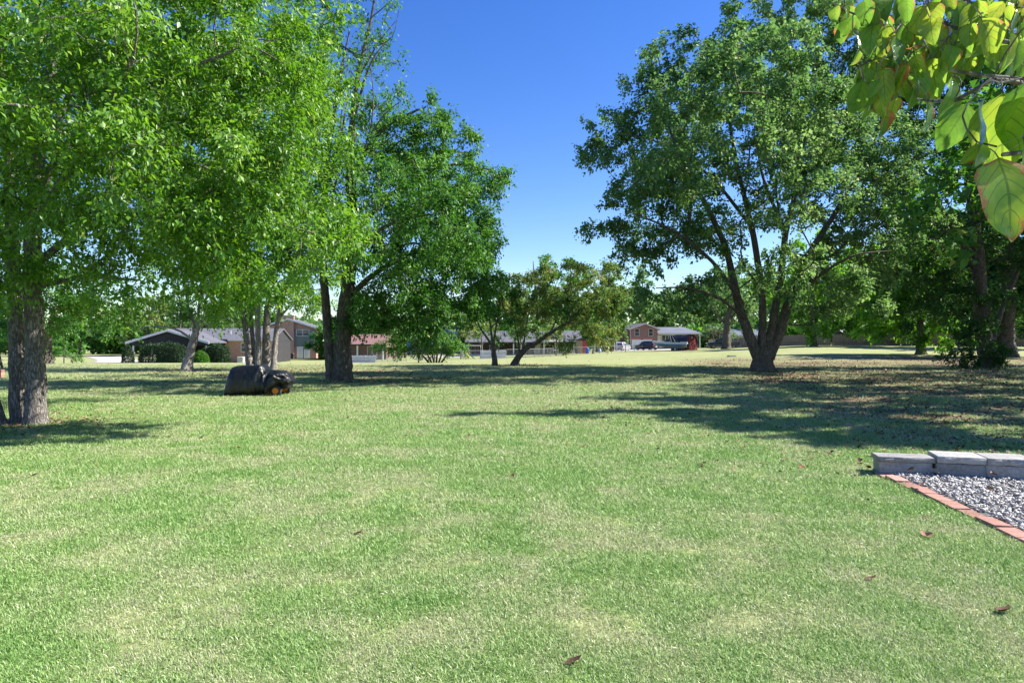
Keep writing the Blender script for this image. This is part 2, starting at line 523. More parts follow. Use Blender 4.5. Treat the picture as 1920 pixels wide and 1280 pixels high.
    P = tp0[li] + (tp1 - tp0)[li] * t[:, None] + tb[li] * np.sin(np.pi * np.clip(t, 0, 1))[:, None]
    P += rng.normal(size=(n, 3)) * (cl_r * .17)
    sidev = unit(np.cross(td[li], unit(rng.normal(size=(n, 3)))))
    D = unit(td[li] * .45 + sidev * .8 + np.array([0, 0, -1.]) * (droop * rng.uniform(.3, 1.5, n))[:, None] + rng.normal(size=(n, 3)) * .2)
    up = unit(np.array([[0, 0, 1.]]) + rng.normal(size=(n, 3)) * .55)
    N = up - D * (up * D).sum(1, keepdims=True); N = unit(N)
    L = leaf * rng.uniform(.55, 1.25, n)
    if tri: V, Fc = leaf_tri(P, D, N, L, lw * rng.uniform(.8, 1.2, n)[:, None])
    else: V, Fc = leaf_mesh(P, D, N, L, lw * rng.uniform(.8, 1.2, n)[:, None], rng.uniform(-.02, .12, n)[:, None])
    cr = rng.beta(2, 2, K)[ci][li]; rn = np.clip(.5 * cr + .5 * rng.beta(2, 2.4, n) + tintbias, 0, 1)
    rn = np.where(rng.uniform(size=n) < .015, 1, rn)
    o = np_mesh('crown', V - base, Fc, lmat, root, attrs={'rnd': ('FACE', np.repeat(rn, 1 if tri else 2))})
    o['kind'] = 'stuff'
    tree.count = getattr(tree, 'count', 0) + n
    return root

def LP(d, *pts):
    "limb from pixels: (px,py,r[,dd])"
    out = []
    for p in pts:
        dd = d + (p[3] if len(p) > 3 else 0)
        v = W(p[0], p[1], dd); out.append((v.x, v.y, v.z, p[2]))
    return out

def LG(d, *pts):
    "as LP with the first point snapped just below the ground"
    out = LP(d, *pts)
    x, y, z, r = out[0]
    out[0] = (x, y, g1(x, y) - .08, r)
    return out

def BL(d, *bs):
    out = []
    for b in bs:
        px, py, r = b[0], b[1], b[2]
        sh = b[3] if len(b) > 3 else 1.0
        dd = d + (b[4] if len(b) > 4 else 0)
        v = W(px, py, dd); out.append(((v.x, v.y, v.z), r, sh))
    return out
# ------------------------------------------------------------------ ground, paths
def ground_mesh():
    az = np.unique(np.concatenate([np.linspace(-180, -60, 25), np.linspace(-60, 60, 181), np.linspace(60, 180, 25)]))[:-1]
    rr = np.concatenate([[0.0], np.geomspace(1.2, 2400, 210)])
    A = np.radians(az)
    X = (rr[:, None] * np.sin(A)[None]); Y = (rr[:, None] * np.cos(A)[None])
    Z = gz(X, Y)
    V = np.stack([X, Y, Z], -1).reshape(-1, 3)
    n = len(az); i = (np.arange(len(rr) - 1) * n)[:, None]; k = np.arange(n)[None]; k2 = (k + 1) % n
    Fc = np.stack([i + k2, i + k, i + k + n, i + k2 + n], -1).reshape(-1, 4)[:, ::-1]
    x, y = V[:, 0], V[:, 1]
    o = np_mesh('ground', V, Fc, M['turf'], None, attrs={'dry': ('POINT', dry_of(x, y)), 'litter': ('POINT', litter_of(x, y))}, smooth=True)
    tag(o, kind='structure')
    return o

def turf_material():
    m, nt, out = mat_new('turf')
    v = coord(nt)
    dry = attr(nt, 'dry'); lit = attr(nt, 'litter')
    n = noise_tex(nt, 9, 6, v, .7); n2 = noise_tex(nt, 1.1, 4, v, .6); n3 = noise_tex(nt, 70, 2, v)
    g = ramp(nt, n, [(.28, (.075, .115, .026)), (.5, (.16, .235, .055)), (.72, (.25, .33, .10))])
    s = ramp(nt, n, [(.28, (.17, .165, .075)), (.5, (.33, .32, .165)), (.72, (.48, .455, .27))])
    f = mth(nt, 'ADD', mth(nt, 'MULTIPLY', dry, .7), mth(nt, 'MULTIPLY', mth(nt, 'SUBTRACT', n2, .5), .9), True)
    c = mixc(nt, f, g, s)
    e = ramp(nt, noise_tex(nt, 5, 6, v, .75), [(.25, (.055, .04, .028)), (.48, (.125, .092, .062)), (.62, (.2, .13, .085)), (.8, (.3, .24, .18))])
    lf = mth(nt, 'MULTIPLY', lit, mth(nt, 'ADD', .45, n3), True)
    c = mixc(nt, lf, c, e)
    pbsdf(nt, out, c, .95, 0, bump(nt, n, .6, .03), .1)
    return m
M['turf'] = turf_material()
ground_mesh()

def blade_material():
    m, nt, out = mat_new('grass_blades')
    r = attr(nt, 'rnd'); r2 = attr(nt, 'pick')
    a = nt.nodes.new('ShaderNodeAttribute'); a.attribute_name = 'dry'; a.attribute_type = 'INSTANCER'
    g = ramp(nt, r, [(0, (.095, .20, .033)), (.35, (.20, .36, .075)), (.7, (.345, .495, .16)), (1, (.51, .60, .28))])
    s = ramp(nt, r, [(0, (.21, .22, .095)), (.4, (.395, .43, .21)), (.8, (.58, .60, .35)), (1, (.72, .71, .49))])
    lush = mth(nt, 'MULTIPLY', a.outputs['Fac'], -2.2, True)
    g = mixc(nt, lush, g, ramp(nt, r, [(0, (.075, .19, .027)), (.5, (.155, .34, .055)), (1, (.29, .48, .12))]))
    f = mth(nt, 'MULTIPLY', mth(nt, 'SUBTRACT', a.outputs['Fac'], mth(nt, 'MULTIPLY', r2, .9)), 3.0, True)
    c = mixc(nt, f, g, s)
    d = nt.nodes.new('ShaderNodeBsdfDiffuse'); t = nt.nodes.new('ShaderNodeBsdfTranslucent')
    nt.links.new(c, d.inputs['Color']); nt.links.new(c, t.inputs['Color'])
    x = nt.nodes.new('ShaderNodeMixShader'); x.inputs[0].default_value = .32
    nt.links.new(d.outputs[0], x.inputs[1]); nt.links.new(t.outputs[0], x.inputs[2])
    gl = nt.nodes.new('ShaderNodeBsdfGlossy'); gl.inputs['Roughness'].default_value = .5
    b = nt.nodes.new('ShaderNodeMixShader'); b.inputs[0].default_value = .04
    nt.links.new(x.outputs[0], b.inputs[1]); nt.links.new(gl.outputs[0], b.inputs[2])
    nt.links.new(b.outputs[0], out.inputs['Surface'])
    return m
M['blades'] = blade_material()

def in_gravel(x, y):
    xe = 4.46 + (y - 8.3) * .118          # outer edge of the brick line
    return (x > xe - .02) & (y < 8.36 - .287 * (x - 4.44)) & (y > 4.15) & (x > 2.5)

NT = 4                                       # tuft shapes
def tuft(rng, nb):
    "blades of one small tuft, each bent over (3 triangles)"
    rr = .075 * rng.uniform(size=nb) ** .5; a = rng.uniform(0, 2 * np.pi, nb)
    x = rr * np.cos(a); y = rr * np.sin(a)
    h = rng.uniform(.012, .036, nb); wd = rng.uniform(.0009, .002, nb)
    yaw = rng.uniform(0, 2 * np.pi, nb); tilt = np.radians(np.clip(rng.normal(54, 20, nb), 4, 86))
    def dirv(t): return np.stack([np.cos(yaw) * np.sin(t), np.sin(yaw) * np.sin(t), np.cos(t)], 1)
    s = np.stack([np.cos(yaw + 1.57), np.sin(yaw + 1.57), rng.normal(0, .4, nb)], 1) * wd[:, None]
    p0 = np.stack([x, y, np.full(nb, -.004)], 1)
    p1 = p0 + dirv(tilt * .75) * (h * .55)[:, None]
    p2 = p1 + dirv(np.minimum(tilt * 1.35, 1.6)) * (h * .5)[:, None]
    V = np.stack([p0 - s, p0 + s, p1 - s * .85, p1 + s * .85, p2], 1).reshape(-1, 3)
    i = np.arange(nb)[:, None] * 5
    Fc = np.concatenate([np.concatenate([i, i + 1, i + 3], 1), np.concatenate([i, i + 3, i + 2], 1), np.concatenate([i + 2, i + 3, i + 4], 1)], 0)
    r = np.clip(rng.normal(.5, .24, nb), 0, 1); k = rng.uniform(size=nb)
    return V, Fc, np.tile(r, 3), np.tile(k, 3)

def grass(N, d0, d1, p, seed):
    rng = np.random.default_rng(seed)
    V = []; Fc = []; R = []; K = []; off = 0; grp = []
    for k in range(NT):
        v, f, r, q = tuft(rng, 64)
        V.append(v); Fc.append(f + off); R.append(r); K.append(q); off += len(v); grp.append(np.full(len(v), k, float))
    e = 2 - p
    u = rng.uniform(size=N)
    y = (d0 ** e + u * (d1 ** e - d0 ** e)) ** (1 / e)
    x = rng.uniform(-.88, .88, N) * (y + .6)
    li = litter_of(x, y)
    keep = ~in_gravel(x - .05, y + .05) & ~in_gravel(x, y) & (rng.uniform(size=N) > li * .9)
    x, y = x[keep], y[keep]; n = len(x)
    hole = fbm(x * 3.1, y * 3.1, 91, 3)
    keep = rng.uniform(size=n) > np.clip((hole - .58) * 5, 0, .5)
    x, y = x[keep], y[keep]; n = len(x)
    dr = dry_of(x, y) + .5 * (vnoise(x * 5.5, y * 5.5, 61) - .5)
    lu = np.clip((fbm(x * 1.7, y * 1.7, 71, 4) - .55) * 4.5, 0, 1) * np.clip((24 - y) / 10, 0, 1)
    dr = np.clip(dr, 0, 1) * (1 - .8 * lu) - .26 * lu
    P = np.stack([x, y, gz(x, y)], 1)
    V.append(P); grp.append(100.0 + np.arange(n) % NT)
    allV = np.vstack(V); nb = off
    o = np_mesh('grass', allV, np.vstack(Fc), M['blades'], None, attrs={'rnd': ('FACE', np.concatenate(R)), 'pick': ('FACE', np.concatenate(K))})
    lush = 1.15 - np.clip(dr, 0, 1) + .35 * (vnoise(x * 7, y * 7, 62) - .5)
    scl = np.maximum(1, (y / 3.6) ** .58) * rng.uniform(.8, 1.25, n) * (.8 + .3 * lush)
    z0 = np.zeros(nb)
    for nm, arr in (('grp', np.concatenate(grp)), ('dry', np.concatenate([z0, np.clip(dr + rng.normal(0, .13, n), -.6, 1)])),
                    ('scl', np.concatenate([z0, scl])), ('yaw', np.concatenate([z0, rng.uniform(0, 6.28, n)]))):
        at = o.data.attributes.new(nm, 'FLOAT', 'POINT'); at.data.foreach_set('value', arr.astype(np.float32))
    gt = bpy.data.node_groups.new('tufts', 'GeometryNodeTree')
    gt.interface.new_socket('Geometry', in_out='INPUT', socket_type='NodeSocketGeometry')
    gt.interface.new_socket('Geometry', in_out='OUTPUT', socket_type='NodeSocketGeometry')
    N_ = gt.nodes.new; L_ = gt.links.new
    gi = N_('NodeGroupInput'); go = N_('NodeGroupOutput'); jn = N_('GeometryNodeJoinGeometry')
    def na(nm):
        q = N_('GeometryNodeInputNamedAttribute'); q.data_type = 'FLOAT'; q.inputs['Name'].default_value = nm
        return q.outputs['Attribute']
    g_ = na('grp'); sc_ = na('scl'); yw = na('yaw')
    cx = N_('ShaderNodeCombineXYZ'); L_(yw, cx.inputs['Z'])
    er = N_('FunctionNodeEulerToRotation'); L_(cx.outputs[0], er.inputs[0])
    def sep(val):
        c = N_('FunctionNodeCompare'); c.data_type = 'FLOAT'; c.operation = 'EQUAL'
        L_(g_, c.inputs['A']); c.inputs['B'].default_value = val; c.inputs['Epsilon'].default_value = .25
        s = N_('GeometryNodeSeparateGeometry'); s.domain = 'POINT'
        L_(gi.outputs[0], s.inputs['Geometry']); L_(c.outputs['Result'], s.inputs['Selection'])
        return s.outputs['Selection']
    for k in range(NT):
        it = N_('GeometryNodeInstanceOnPoints')
        L_(sep(100.0 + k), it.inputs['Points']); L_(sep(float(k)), it.inputs['Instance'])
        L_(er.outputs[0], it.inputs['Rotation']); L_(sc_, it.inputs['Scale'])
        L_(it.outputs[0], jn.inputs[0])
    L_(jn.outputs[0], go.inputs[0])
    md = o.modifiers.new('tufts', 'NODES'); md.node_group = gt
    tag(o, 'short mown lawn grass mixing green and straw coloured blades', 'grass', kind='stuff')
    return o
grass(125000, 2.3, 46, 1.55, 21)

# dead leaves
def litter_leaf(rng, curl, n=9):
    "one dead leaf: a cupped, lobed outline with a raised midrib (about 14 triangles)"
    a = np.linspace(0, 2 * np.pi, n, endpoint=False)
    r = 1 + .25 * np.cos(5 * a) + rng.normal(size=n) * .1
    x = np.cos(a) * r; y = np.sin(a) * r * .7
    z = curl * (x ** 2 * .35 + y ** 2 * .8) + rng.normal(size=n) * .08
    V = np.vstack([[[0, 0, 0]], np.stack([x, y, z], 1)])
    Fc = np.array([[0, 1 + k, 1 + (k + 1) % n] for k in range(n)])
    return V, Fc
def dead_leaf_material():
    m, nt, out = mat_new('dead_leaf')
    oi = nt.nodes.new('ShaderNodeObjectInfo')
    f = mth(nt, 'FRACT', mth(nt, 'ADD', attr(nt, 'rnd'), oi.outputs['Random']))
    c = ramp(nt, f, [(0, (.07, .035, .02)), (.3, (.16, .075, .04)), (.55, (.26, .15, .085)), (.8, (.36, .26, .18)), (1, (.3, .1, .05))])
    pbsdf(nt, out, c, .7, 0, bump(nt, noise_tex(nt, 60, 3, coord(nt)), .4, .005), .3)
    return m
M['dead_leaf'] = dead_leaf_material()

def litter_stuff(N, seed):
    rng = np.random.default_rng(seed)
    y = (8.0 ** .4 + rng.uniform(size=N * 6) * (62 ** .4 - 8.0 ** .4)) ** 2.5
    x = rng.uniform(-.85, .95, N * 6) * y
    p = litter_of(x, y) ** 1.3 + .012
    k = (rng.uniform(size=N * 6) < p) & ~in_gravel(x, y)
    x, y = x[k][:N], y[k][:N]; n = len(x)
    protos = [litter_leaf(rng, c, 5) for c in (.5, .9, -.4, 1.3, .2)]
    V = []; Fc = []; at = []; off = 0
    for q, (v, f) in enumerate(protos):
        s = np.arange(n) % 5 == q
        xs, ys = x[s], y[s]; m = len(xs)
        sc_ = rng.uniform(.010, .034, m) * np.clip(ys / 20, 1, 1.5)
        a = rng.uniform(0, 6.28, m); tl = rng.normal(0, .35, (m, 2))
        vv = v[None] * sc_[:, None, None]
        c, s_ = np.cos(a)[:, None], np.sin(a)[:, None]
        X = vv[..., 0] * c - vv[..., 1] * s_; Y = vv[..., 0] * s_ + vv[..., 1] * c
        Z = vv[..., 2] + X * tl[:, :1] + Y * tl[:, 1:] + .018 * np.clip(ys / 18, .8, 1.4)[:, None]
        P = np.stack([X + xs[:, None], Y + ys[:, None], Z + gz(xs, ys)[:, None]], -1)
        V.append(P.reshape(-1, 3)); Fc.append((np.arange(m)[:, None, None] * len(v) + f[None]).reshape(-1, 3) + off)
        off += m * len(v); at.append(np.repeat(rng.uniform(size=m), len(f)))
    o = np_mesh('leaf_litter', np.vstack(V), np.vstack(Fc), M['dead_leaf'], None, attrs={'rnd': ('FACE', np.concatenate(at))})
    tag(o, 'brown dead leaves scattered thickly under the right hand trees', 'leaf litter', kind='stuff')
litter_stuff(26000, 5)

def single_leaves():
    rng = np.random.default_rng(9)
    me = []
    for c in (.5, 1.1, -.5, 1.6):
        v, f = litter_leaf(rng, c)
        o = np_mesh('fallen_leaf', v, f, M['dead_leaf'], None)
        me.append(o.data); bpy.data.objects.remove(o)
    spots = [(1730, 970, .075, 'curled tan dead leaf on the lawn just left of the brick edging'), (1738, 1008, .055, 'thin dark curled leaf on the lawn below the tan dead leaf'),
             (1075, 1247, .045, 'small brown dead leaf at the bottom edge of the lawn'), (1632, 1088, .04, 'brown leaf lying on the right part of the front lawn'),
             (1503, 877, .05, 'brown leaf on the lawn to the left of the block wall'), (672, 1003, .035, 'small dark leaf lying on the middle of the front lawn'),
             (1388, 873, .045, 'rust coloured leaf on the sunny lawn below the shadow edge'), (1883, 1150, .05, 'tan curled leaf at the right edge of the lawn')]
    for px, py, s, lb in spots:
        y = H * F / (py - CY); x = (px - CX) / F * y
        o = bpy.data.objects.new('fallen_leaf', me[len(lb) % 4]); link(o)
        o.location = (x, y, g1(x, y) + .016); o.scale = (s, s, s); o.rotation_euler = (.2, .15, rng.uniform(0, 6))
        tag(o, lb, 'leaf', 'single fallen leaves on the open lawn')
    k = 0
    while k < 70:
        py = rng.uniform(735, 1010); px = 1900 - 850 * rng.uniform() ** 1.6
        y = H * F / (py - CY); x = (px - CX) / F * y
        if in_gravel(np.array([x]), np.array([y]))[0] or (py > 860 and rng.uniform() < .93): continue
        s = rng.uniform(.02, .042)
        o = bpy.data.objects.new('fallen_leaf', me[k % 4]); link(o)
        o.location = (x, y, g1(x, y) + .018); o.scale = (s, s, s * 1.2); o.rotation_euler = (rng.normal() * .35, rng.normal() * .35, rng.uniform(0, 6))
        tag(o, 'small dry brown leaf lying loose on the lawn', 'leaf', 'single fallen leaves on the open lawn'); k += 1
single_leaves()

def sheet(name, poly_px, mat, lift=.03, kind='structure', step=2.0):
    "a paved sheet following the ground; poly in (x,y) world"
    P = np.array(poly_px)
    x0, y0 = P.min(0); x1, y1 = P.max(0)
    xs = np.arange(x0, x1 + step, step); ys = np.arange(y0, y1 + step, step)
    X, Y = np.meshgrid(xs, ys)
    V = np.stack([X, Y, gz(X, Y) + lift], -1).reshape(-1, 3)
    n = len(xs); F_ = []
    def inside(px, py):
        c = False
        for i in range(len(P)):
            a, b = P[i], P[i - 1]
            if (a[1] > py) != (b[1] > py) and px < (b[0] - a[0]) * (py - a[1]) / (b[1] - a[1]) + a[0]: c = not c
        return c
    for i in range(len(ys) - 1):
        for j in range(n - 1):
            if inside(xs[j] + step / 2, ys[i] + step / 2):
                F_.append((i * n + j, i * n + j + 1, (i + 1) * n + j + 1, (i + 1) * n + j))
    o = np_mesh(name, V, np.array(F_), mat, None, smooth=True)
    return tag(o, kind=kind)
M['concrete'] = plain('concrete', (.45, .41, .38), .85, .16, .4)
M['asphalt'] = plain('asphalt', (.075, .075, .078), .9, .2, .5)
sheet('driveway', [(-52.5, 80), (-45.5, 80), (-46.5, 95), (-66, 120), (-79, 141), (-88, 141), (-73, 120), (-58, 95)], M['concrete'], .04, step=1.0)
sheet('patio', [(-16.5, 112), (-8, 112), (-8, 126), (-16.5, 126)], M['concrete'], .04, step=1.0)
sheet('road', [(-160, 141), (-40, 141), (-40, 149), (-160, 149)], M['asphalt'], .05)
sheet('gravel_drive', [(19, 121.5), (32, 121.5), (32, 139), (19, 139)], M['concrete'], .04, step=1.0)
# ------------------------------------------------------------------ the trees

# left foreground tree
tree('shade_tree', 'big leafy tree with two thick grey trunks at the left edge', 'tree', [
    ('trunk', LG(13.2, (66, 797, .185), (65, 700, .172), (63, 600, .165), (61, 470, .15), (72, 300, .12), (94, 150, .10), (112, -40, .06), (130, -220, .03)), 1),
    ('trunk', LG(13.4, (33, 795, .15), (33, 690, .14), (29, 590, .132), (21, 420, .11), (15, 250, .09), (0, 60, .06), (-20, -150, .03)), 1),
    ('trunk', LG(13.1, (-2, 800, .15), (-30, 720, .13), (-75, 600, .12), (-150, 380, .09), (-230, 150, .05)), 1),
    ('limb', LP(13.2, (62, 400, .10), (110, 290, .085), (210, 200, .065, -1), (330, 140, .045, -2), (450, 90, .025, -2.2)), 0),
    ('limb', LP(13.2, (61, 500, .10), (160, 430, .08, -.3), (310, 400, .06, -.8), (470, 410, .04, -1), (600, 440, .018, -1)), 0),
    ('limb', LP(13.2, (64, 430, .09), (120, 330, .075, -1.5), (190, 220, .055, -3), (250, 110, .03, -4)), 0),
    ('limb', LP(13.2, (61, 540, .07), (150, 520, .055, .2), (260, 525, .03, .4)), 0),
    ('limb', LP(13.2, (76, 280, .08), (200, 60, .06, .5), (330, -60, .04, .5), (480, -20, .02, .2)), 0),
    ('limb', LP(13.3, (20, 400, .08), (-60, 300, .06, -1), (-160, 180, .03, -1.5)), 0)],
    BL(12, (40, 40, (1.5, 1.6, 1.5), .9, -3.4), (190, 90, (1.9, 1.7, 1.7), .95, -2), (400, 50, (2.1, 2, 2), 1, 0), (525, 90, (1.1, 1.7, 1.5), 1, .8),
       (90, 250, (1.7, 1.9, 1.5), .62, .3), (300, 265, (2.1, 2, 1.7), .9, -.8), (475, 260, (1.5, 1.9, 1.6), 1, .2), (130, 420, (1.6, 1.8, 1.2), .8, .6),
       (300, 440, (1.9, 1.9, 1.3), .95, -.3), (455, 430, (1.7, 1.7, 1.2), 1, .2), (590, 445, (.85, 1.3, .9), 1, .5), (20, 540, (1.2, 1.4, .7), .8, .6),
       (210, 530, (1.6, 1.5, .55), .8, 1), (390, 530, (1.3, 1.4, .5), .9, .7), (530, 530, (.9, 1.2, .5), .9, .8), (-150, 200, (2.6, 2.6, 2.6), .6, .8), (-130, 450, (2.1, 2.2, 1.6), .6, 1),
       (330, 260, (2.4, 2.4, 2.0), .5, 6), (170, 330, (2.2, 2.4, 1.8), .5, 5), (470, 330, (2.2, 2.4, 1.6), .5, 6), (300, 120, (2.4, 2.4, 2), .5, 7), (500, 180, (2.0, 2.4, 1.8), .5, 6), (100, 150, (2.4, 2.4, 2), .5, 6), (250, -170, (3, 2.6, 1.6), .6, .5), (0, -150, (2.4, 2.4, 1.6), .6, .5)),
    .1, M['leaf_bright'], M['bark_near'], 1.0, cl_r=.46, nleaf=270, twig_n=6, lw=.25, droop=.6, seed=3, rtip=.0055, shell=2.8)
# two-trunk tree left of the middle
tree('shade_tree', 'tall dark two-trunk tree right of the covered mower, bare twigs at its top', 'tree', [
    ('trunk', LG(28, (641, 714, 0.405), (642, 650, 0.352), (649, 560, 0.299), (660, 440, 0.238), (658, 300, 0.185), (668, 160, 0.106), (695, 40, 0.053), (712, -70, 0.026)), 1),
    ('trunk', LG(28, (623, 714, 0.238), (616, 640, 0.194), (611, 570, 0.167), (604, 450, 0.141), (614, 300, 0.106), (635, 160, 0.070), (655, 60, 0.026)), 1),
    ('limb', LP(28, (650, 560, .17), (715, 505, .13), (800, 470, .08), (870, 480, .03)), 0),
    ('limb', LP(28, (659, 440, .17), (735, 365, .13, 1), (840, 310, .08, 1), (930, 320, .03, 1)), 0),
    ('limb', LP(28, (658, 330, .14), (715, 245, .10, -1), (785, 205, .05, -1)), 0),
    ('limb', LP(28, (655, 500, .12), (700, 440, .1, -3), (760, 410, .06, -4.5), (830, 400, .03, -5)), 0),
    ('limb', LP(28, (675, 140, .05), (710, 80, .03, -.5), (742, 40, .012, -.5)), 0),
    ('limb', LP(28, (660, 240, .08), (690, 130, .05, -1), (725, 75, .02, -1)), 0),
    ('limb', LP(28, (608, 380, .08), (640, 250, .05, -1.5), (660, 130, .02, -1.5)), 0),
    ('limb', LP(28, (658, 300, .07), (700, 280, .05, -2), (745, 250, .02, -2)), 0),
    ('limb', LP(28, (604, 440, .06), (632, 330, .045, -2.5), (640, 220, .03, -3), (652, 120, .012, -3)), 0),
    ('limb', LP(28, (640, 260, .04), (618, 190, .03, -3), (606, 110, .012, -3)), 0),
    ('limb', LP(28, (655, 340, .05), (690, 260, .035, -3), (700, 180, .025, -3.5), (690, 100, .01, -3.5)), 0),
    ('limb', LP(28, (690, 260, .035, -3), (720, 215, .025, -3.2), (752, 190, .01, -3.2)), 0),
    ('limb', LP(28, (700, 30, .03), (735, 0, .02, -.6), (750, -30, .01, -.6)), 0),
    ('limb', LP(28, (700, 90, .03), (735, 70, .02, -.6), (748, 20, .01, -.6)), 0)],
    BL(28, (700, 60, (1.5, 1.6, 2.0), .26), (650, 40, (1.2, 1.6, 1.5), .4), (655, 190, (1.3, 2, 2.2), .26, -1), (690, 260, (1.5, 2, 1.6), .28, -1), (745, 215, (1.8, 2.2, 1.5), .75),
       (805, 270, (1.5, 2.2, 1.6), 1), (740, 370, (2.3, 2.6, 1.9), .85, .5), (870, 345, (1.5, 2.2, 1.3), 1.1), (915, 345, (1.0, 1.6, .75), 1), (905, 440, (1.3, 1.8, 1.5), 1.1), (830, 450, (2.1, 2.4, 1.5), 1.1),
       (690, 450, (1.8, 2.4, 1.8), .5, -2), (770, 500, (2.2, 2.4, 1.0), 1, -2), (745, 570, (2.6, 2.6, 1.0), 1), (850, 545, (1.9, 2.2, 1.1), 1.1), (625, 330, (1.1, 2, 1.8), .3),
       (660, 570, (1.2, 1.6, .8), .6, -1), (920, 510, (.9, 1.4, .9), 1), (800, 560, (1.6, 2, .9), 1, -2.5), (560, 200, (1.5, 2.4, 2), .6, 1.5), (560, 20, (1.6, 2.4, 2), .6, 1.5),
       (720, 330, (1.7, 1.8, 1.3), .6, -5), (800, 380, (1.8, 1.8, 1.2), .9, -5), (680, 450, (1.6, 1.8, 1.1), .6, -5), (850, 440, (1.5, 1.8, 1.1), 1, -4.5), (740, 300, (2, 2, 1.6), .8, 5), (840, 360, (1.8, 2, 1.4), 1, 5), (780, 470, (2, 2, 1.3), 1, 5), (880, 470, (1.2, 1.8, 1.1), 1, 3),
       (690, 590, (1.5, 1.8, .7), 1, .5), (780, 590, (1.6, 1.8, .6), 1, 1), (910, 560, (.8, 1.2, .6), 1),
       (600, 430, (1.8, 2, 1.2), .6, -3), (520, 400, (2, 2, 1.5), .8, -3), (440, 440, (2, 2, 1.2), .8, -3), (380, 380, (2, 2, 1.4), .8, -2), (520, 490, (1.8, 2, .8), .8, -2), (560, 310, (1.8, 2, 1.6), .7, -1), (450, 310, (2.2, 2.2, 1.6), .8, -1), (330, 470, (1.6, 2, .9), .8, -2)),
    .145, M['leaf_mid'], M['bark_dark'], 1.05, cl_r=.62, nleaf=290, twig_n=5, lw=.27, droop=.5, seed=8, rtip=.009, shell=2.9)

# clump of pale trunks behind the mower
tree('birch_clump', 'clump of five pale grey trunks standing behind the covered mower', 'tree', [
    ('trunk', LG(38.6, (469, 692, 0.203), (463, 640, 0.172), (454, 580, 0.140), (440, 500, 0.094), (420, 400, 0.039)), 1),
    ('trunk', LG(38.9, (478, 692, 0.148), (474, 640, 0.125), (468, 570, 0.101), (462, 470, 0.062), (455, 360, 0.031)), 1),
    ('trunk', LG(38.3, (484, 693, 0.187), (484, 640, 0.156), (483, 570, 0.133), (490, 440, 0.086), (500, 320, 0.039)), 1),
    ('trunk', LG(39, (500, 692, 0.265), (499, 630, 0.218), (504, 560, 0.172), (520, 430, 0.117), (530, 300, 0.047)), 1),
    ('trunk', LG(38.5, (512, 693, 0.187), (516, 640, 0.148), (526, 575, 0.117), (560, 470, 0.078), (590, 380, 0.031)), 1),
    ('limb', LP(38.6, (520, 600, 0.070), (570, 550, 0.047), (625, 540, 0.020)), 0)],
    BL(38.6, (500, 520, (2.6, 3, 2), .9), (430, 460, (2.4, 2.8, 2.4), .8), (560, 430, (2.6, 3, 2.6), 1), (610, 560, (1.5, 2, 1.2), 1.3), (560, 560, (1.5, 2, 1.1), 1.1), (480, 590, (1.4, 1.8, .7), .7),
       (640, 470, (1.5, 2, 1.7), 1), (500, 320, (3, 3, 3), .8), (590, 330, (2, 2.4, 2.4), .9), (440, 560, (1.4, 2, 1), .8), (520, 200, (3.2, 3, 3), .8, 2), (400, 250, (3.2, 3, 3), .7, 2), (300, 400, (3, 3, 2.4), .6, 2), (590, 200, (2, 2.4, 2.4), .9, 2)),
    .17, M['leaf_bright'], M['bark_mid'], .9, cl_r=.8, nleaf=260, lw=.24, droop=.8, seed=12, rtip=.011, tintbias=-.05)

# pale leaning tree in front of the carport
tree('pale_trunk_tree', 'small pale-trunked tree leaning right in front of the carport hedge', 'tree', [
    ('trunk', LG(37.2, (349, 696, .30), (354, 672, .23), (361, 645, .21), (368, 622, .18)), 1),
    ('limb', LP(37.2, (366, 630, .15), (362, 605, .12), (352, 570, .08), (345, 530, .04)), 0),
    ('limb', LP(37.2, (368, 624, .14), (380, 600, .11), (402, 580, .08), (425, 572, .03)), 0),
    ('limb', LP(37.2, (368, 624, .13), (372, 590, .1), (375, 550, .06), (380, 500, .03)), 0),
    ('limb', LP(37.2, (364, 640, .1), (340, 622, .075), (312, 613, .055), (278, 612, .035), (252, 619, .015)), 0),
    ('limb', LP(37.2, (385, 610, .07), (420, 596, .05), (455, 594, .02)), 0)],
    BL(37.2, (360, 560, (1.5, 1.6, 1.1), .55), (400, 540, (1.3, 1.6, 1.2), .55), (345, 590, (.9, 1.2, .7), .4), (420, 575, (1, 1.2, .7), .3), (380, 500, (2.4, 2.4, 1.6), .9), (310, 570, (1, 1.3, .8), .4), (365, 595, (.5, .6, .5), .8)),
    .17, M['leaf_mid'], M['bark_pale'], .8, cl_r=.6, nleaf=100, lw=.28, seed=14, rtip=.012)

# small dark tree, middle
tree('small_tree', 'small dark green tree with a thin forked trunk near the middle', 'tree', [
    ('trunk', LG(44.5, (929, 687, .2), (926, 665, .16), (924, 648, .14)), 1),
    ('limb', LP(44.5, (925, 652, .11), (912, 632, .09), (899, 612, .07), (888, 585, .03)), 0),
    ('limb', LP(44.5, (924, 650, .10), (921, 625, .085), (917, 590, .06), (912, 550, .03)), 0),
    ('limb', LP(44.5, (925, 650, .10), (929, 620, .08), (934, 590, .06), (940, 550, .03)), 0),
    ('limb', LP(44.5, (920, 615, .06), (945, 590, .04), (960, 570, .02)), 0)],
    BL(44.5, (915, 545, (1.5, 1.7, 1.5), 1), (890, 580, (.9, 1.2, .9), .9), (950, 560, (1.0, 1.3, 1.1), 1), (925, 590, (1.1, 1.2, .8), .9), (900, 520, (1, 1.2, .9), 1), (940, 520, (.9, 1.2, .9), 1), (925, 635, (.9, .9, .35), .25)),
    .17, M['leaf_mid'], M['bark_dark'], 1, cl_r=.55, nleaf=240, lw=.28, seed=16, rtip=.010, tintbias=-.15)

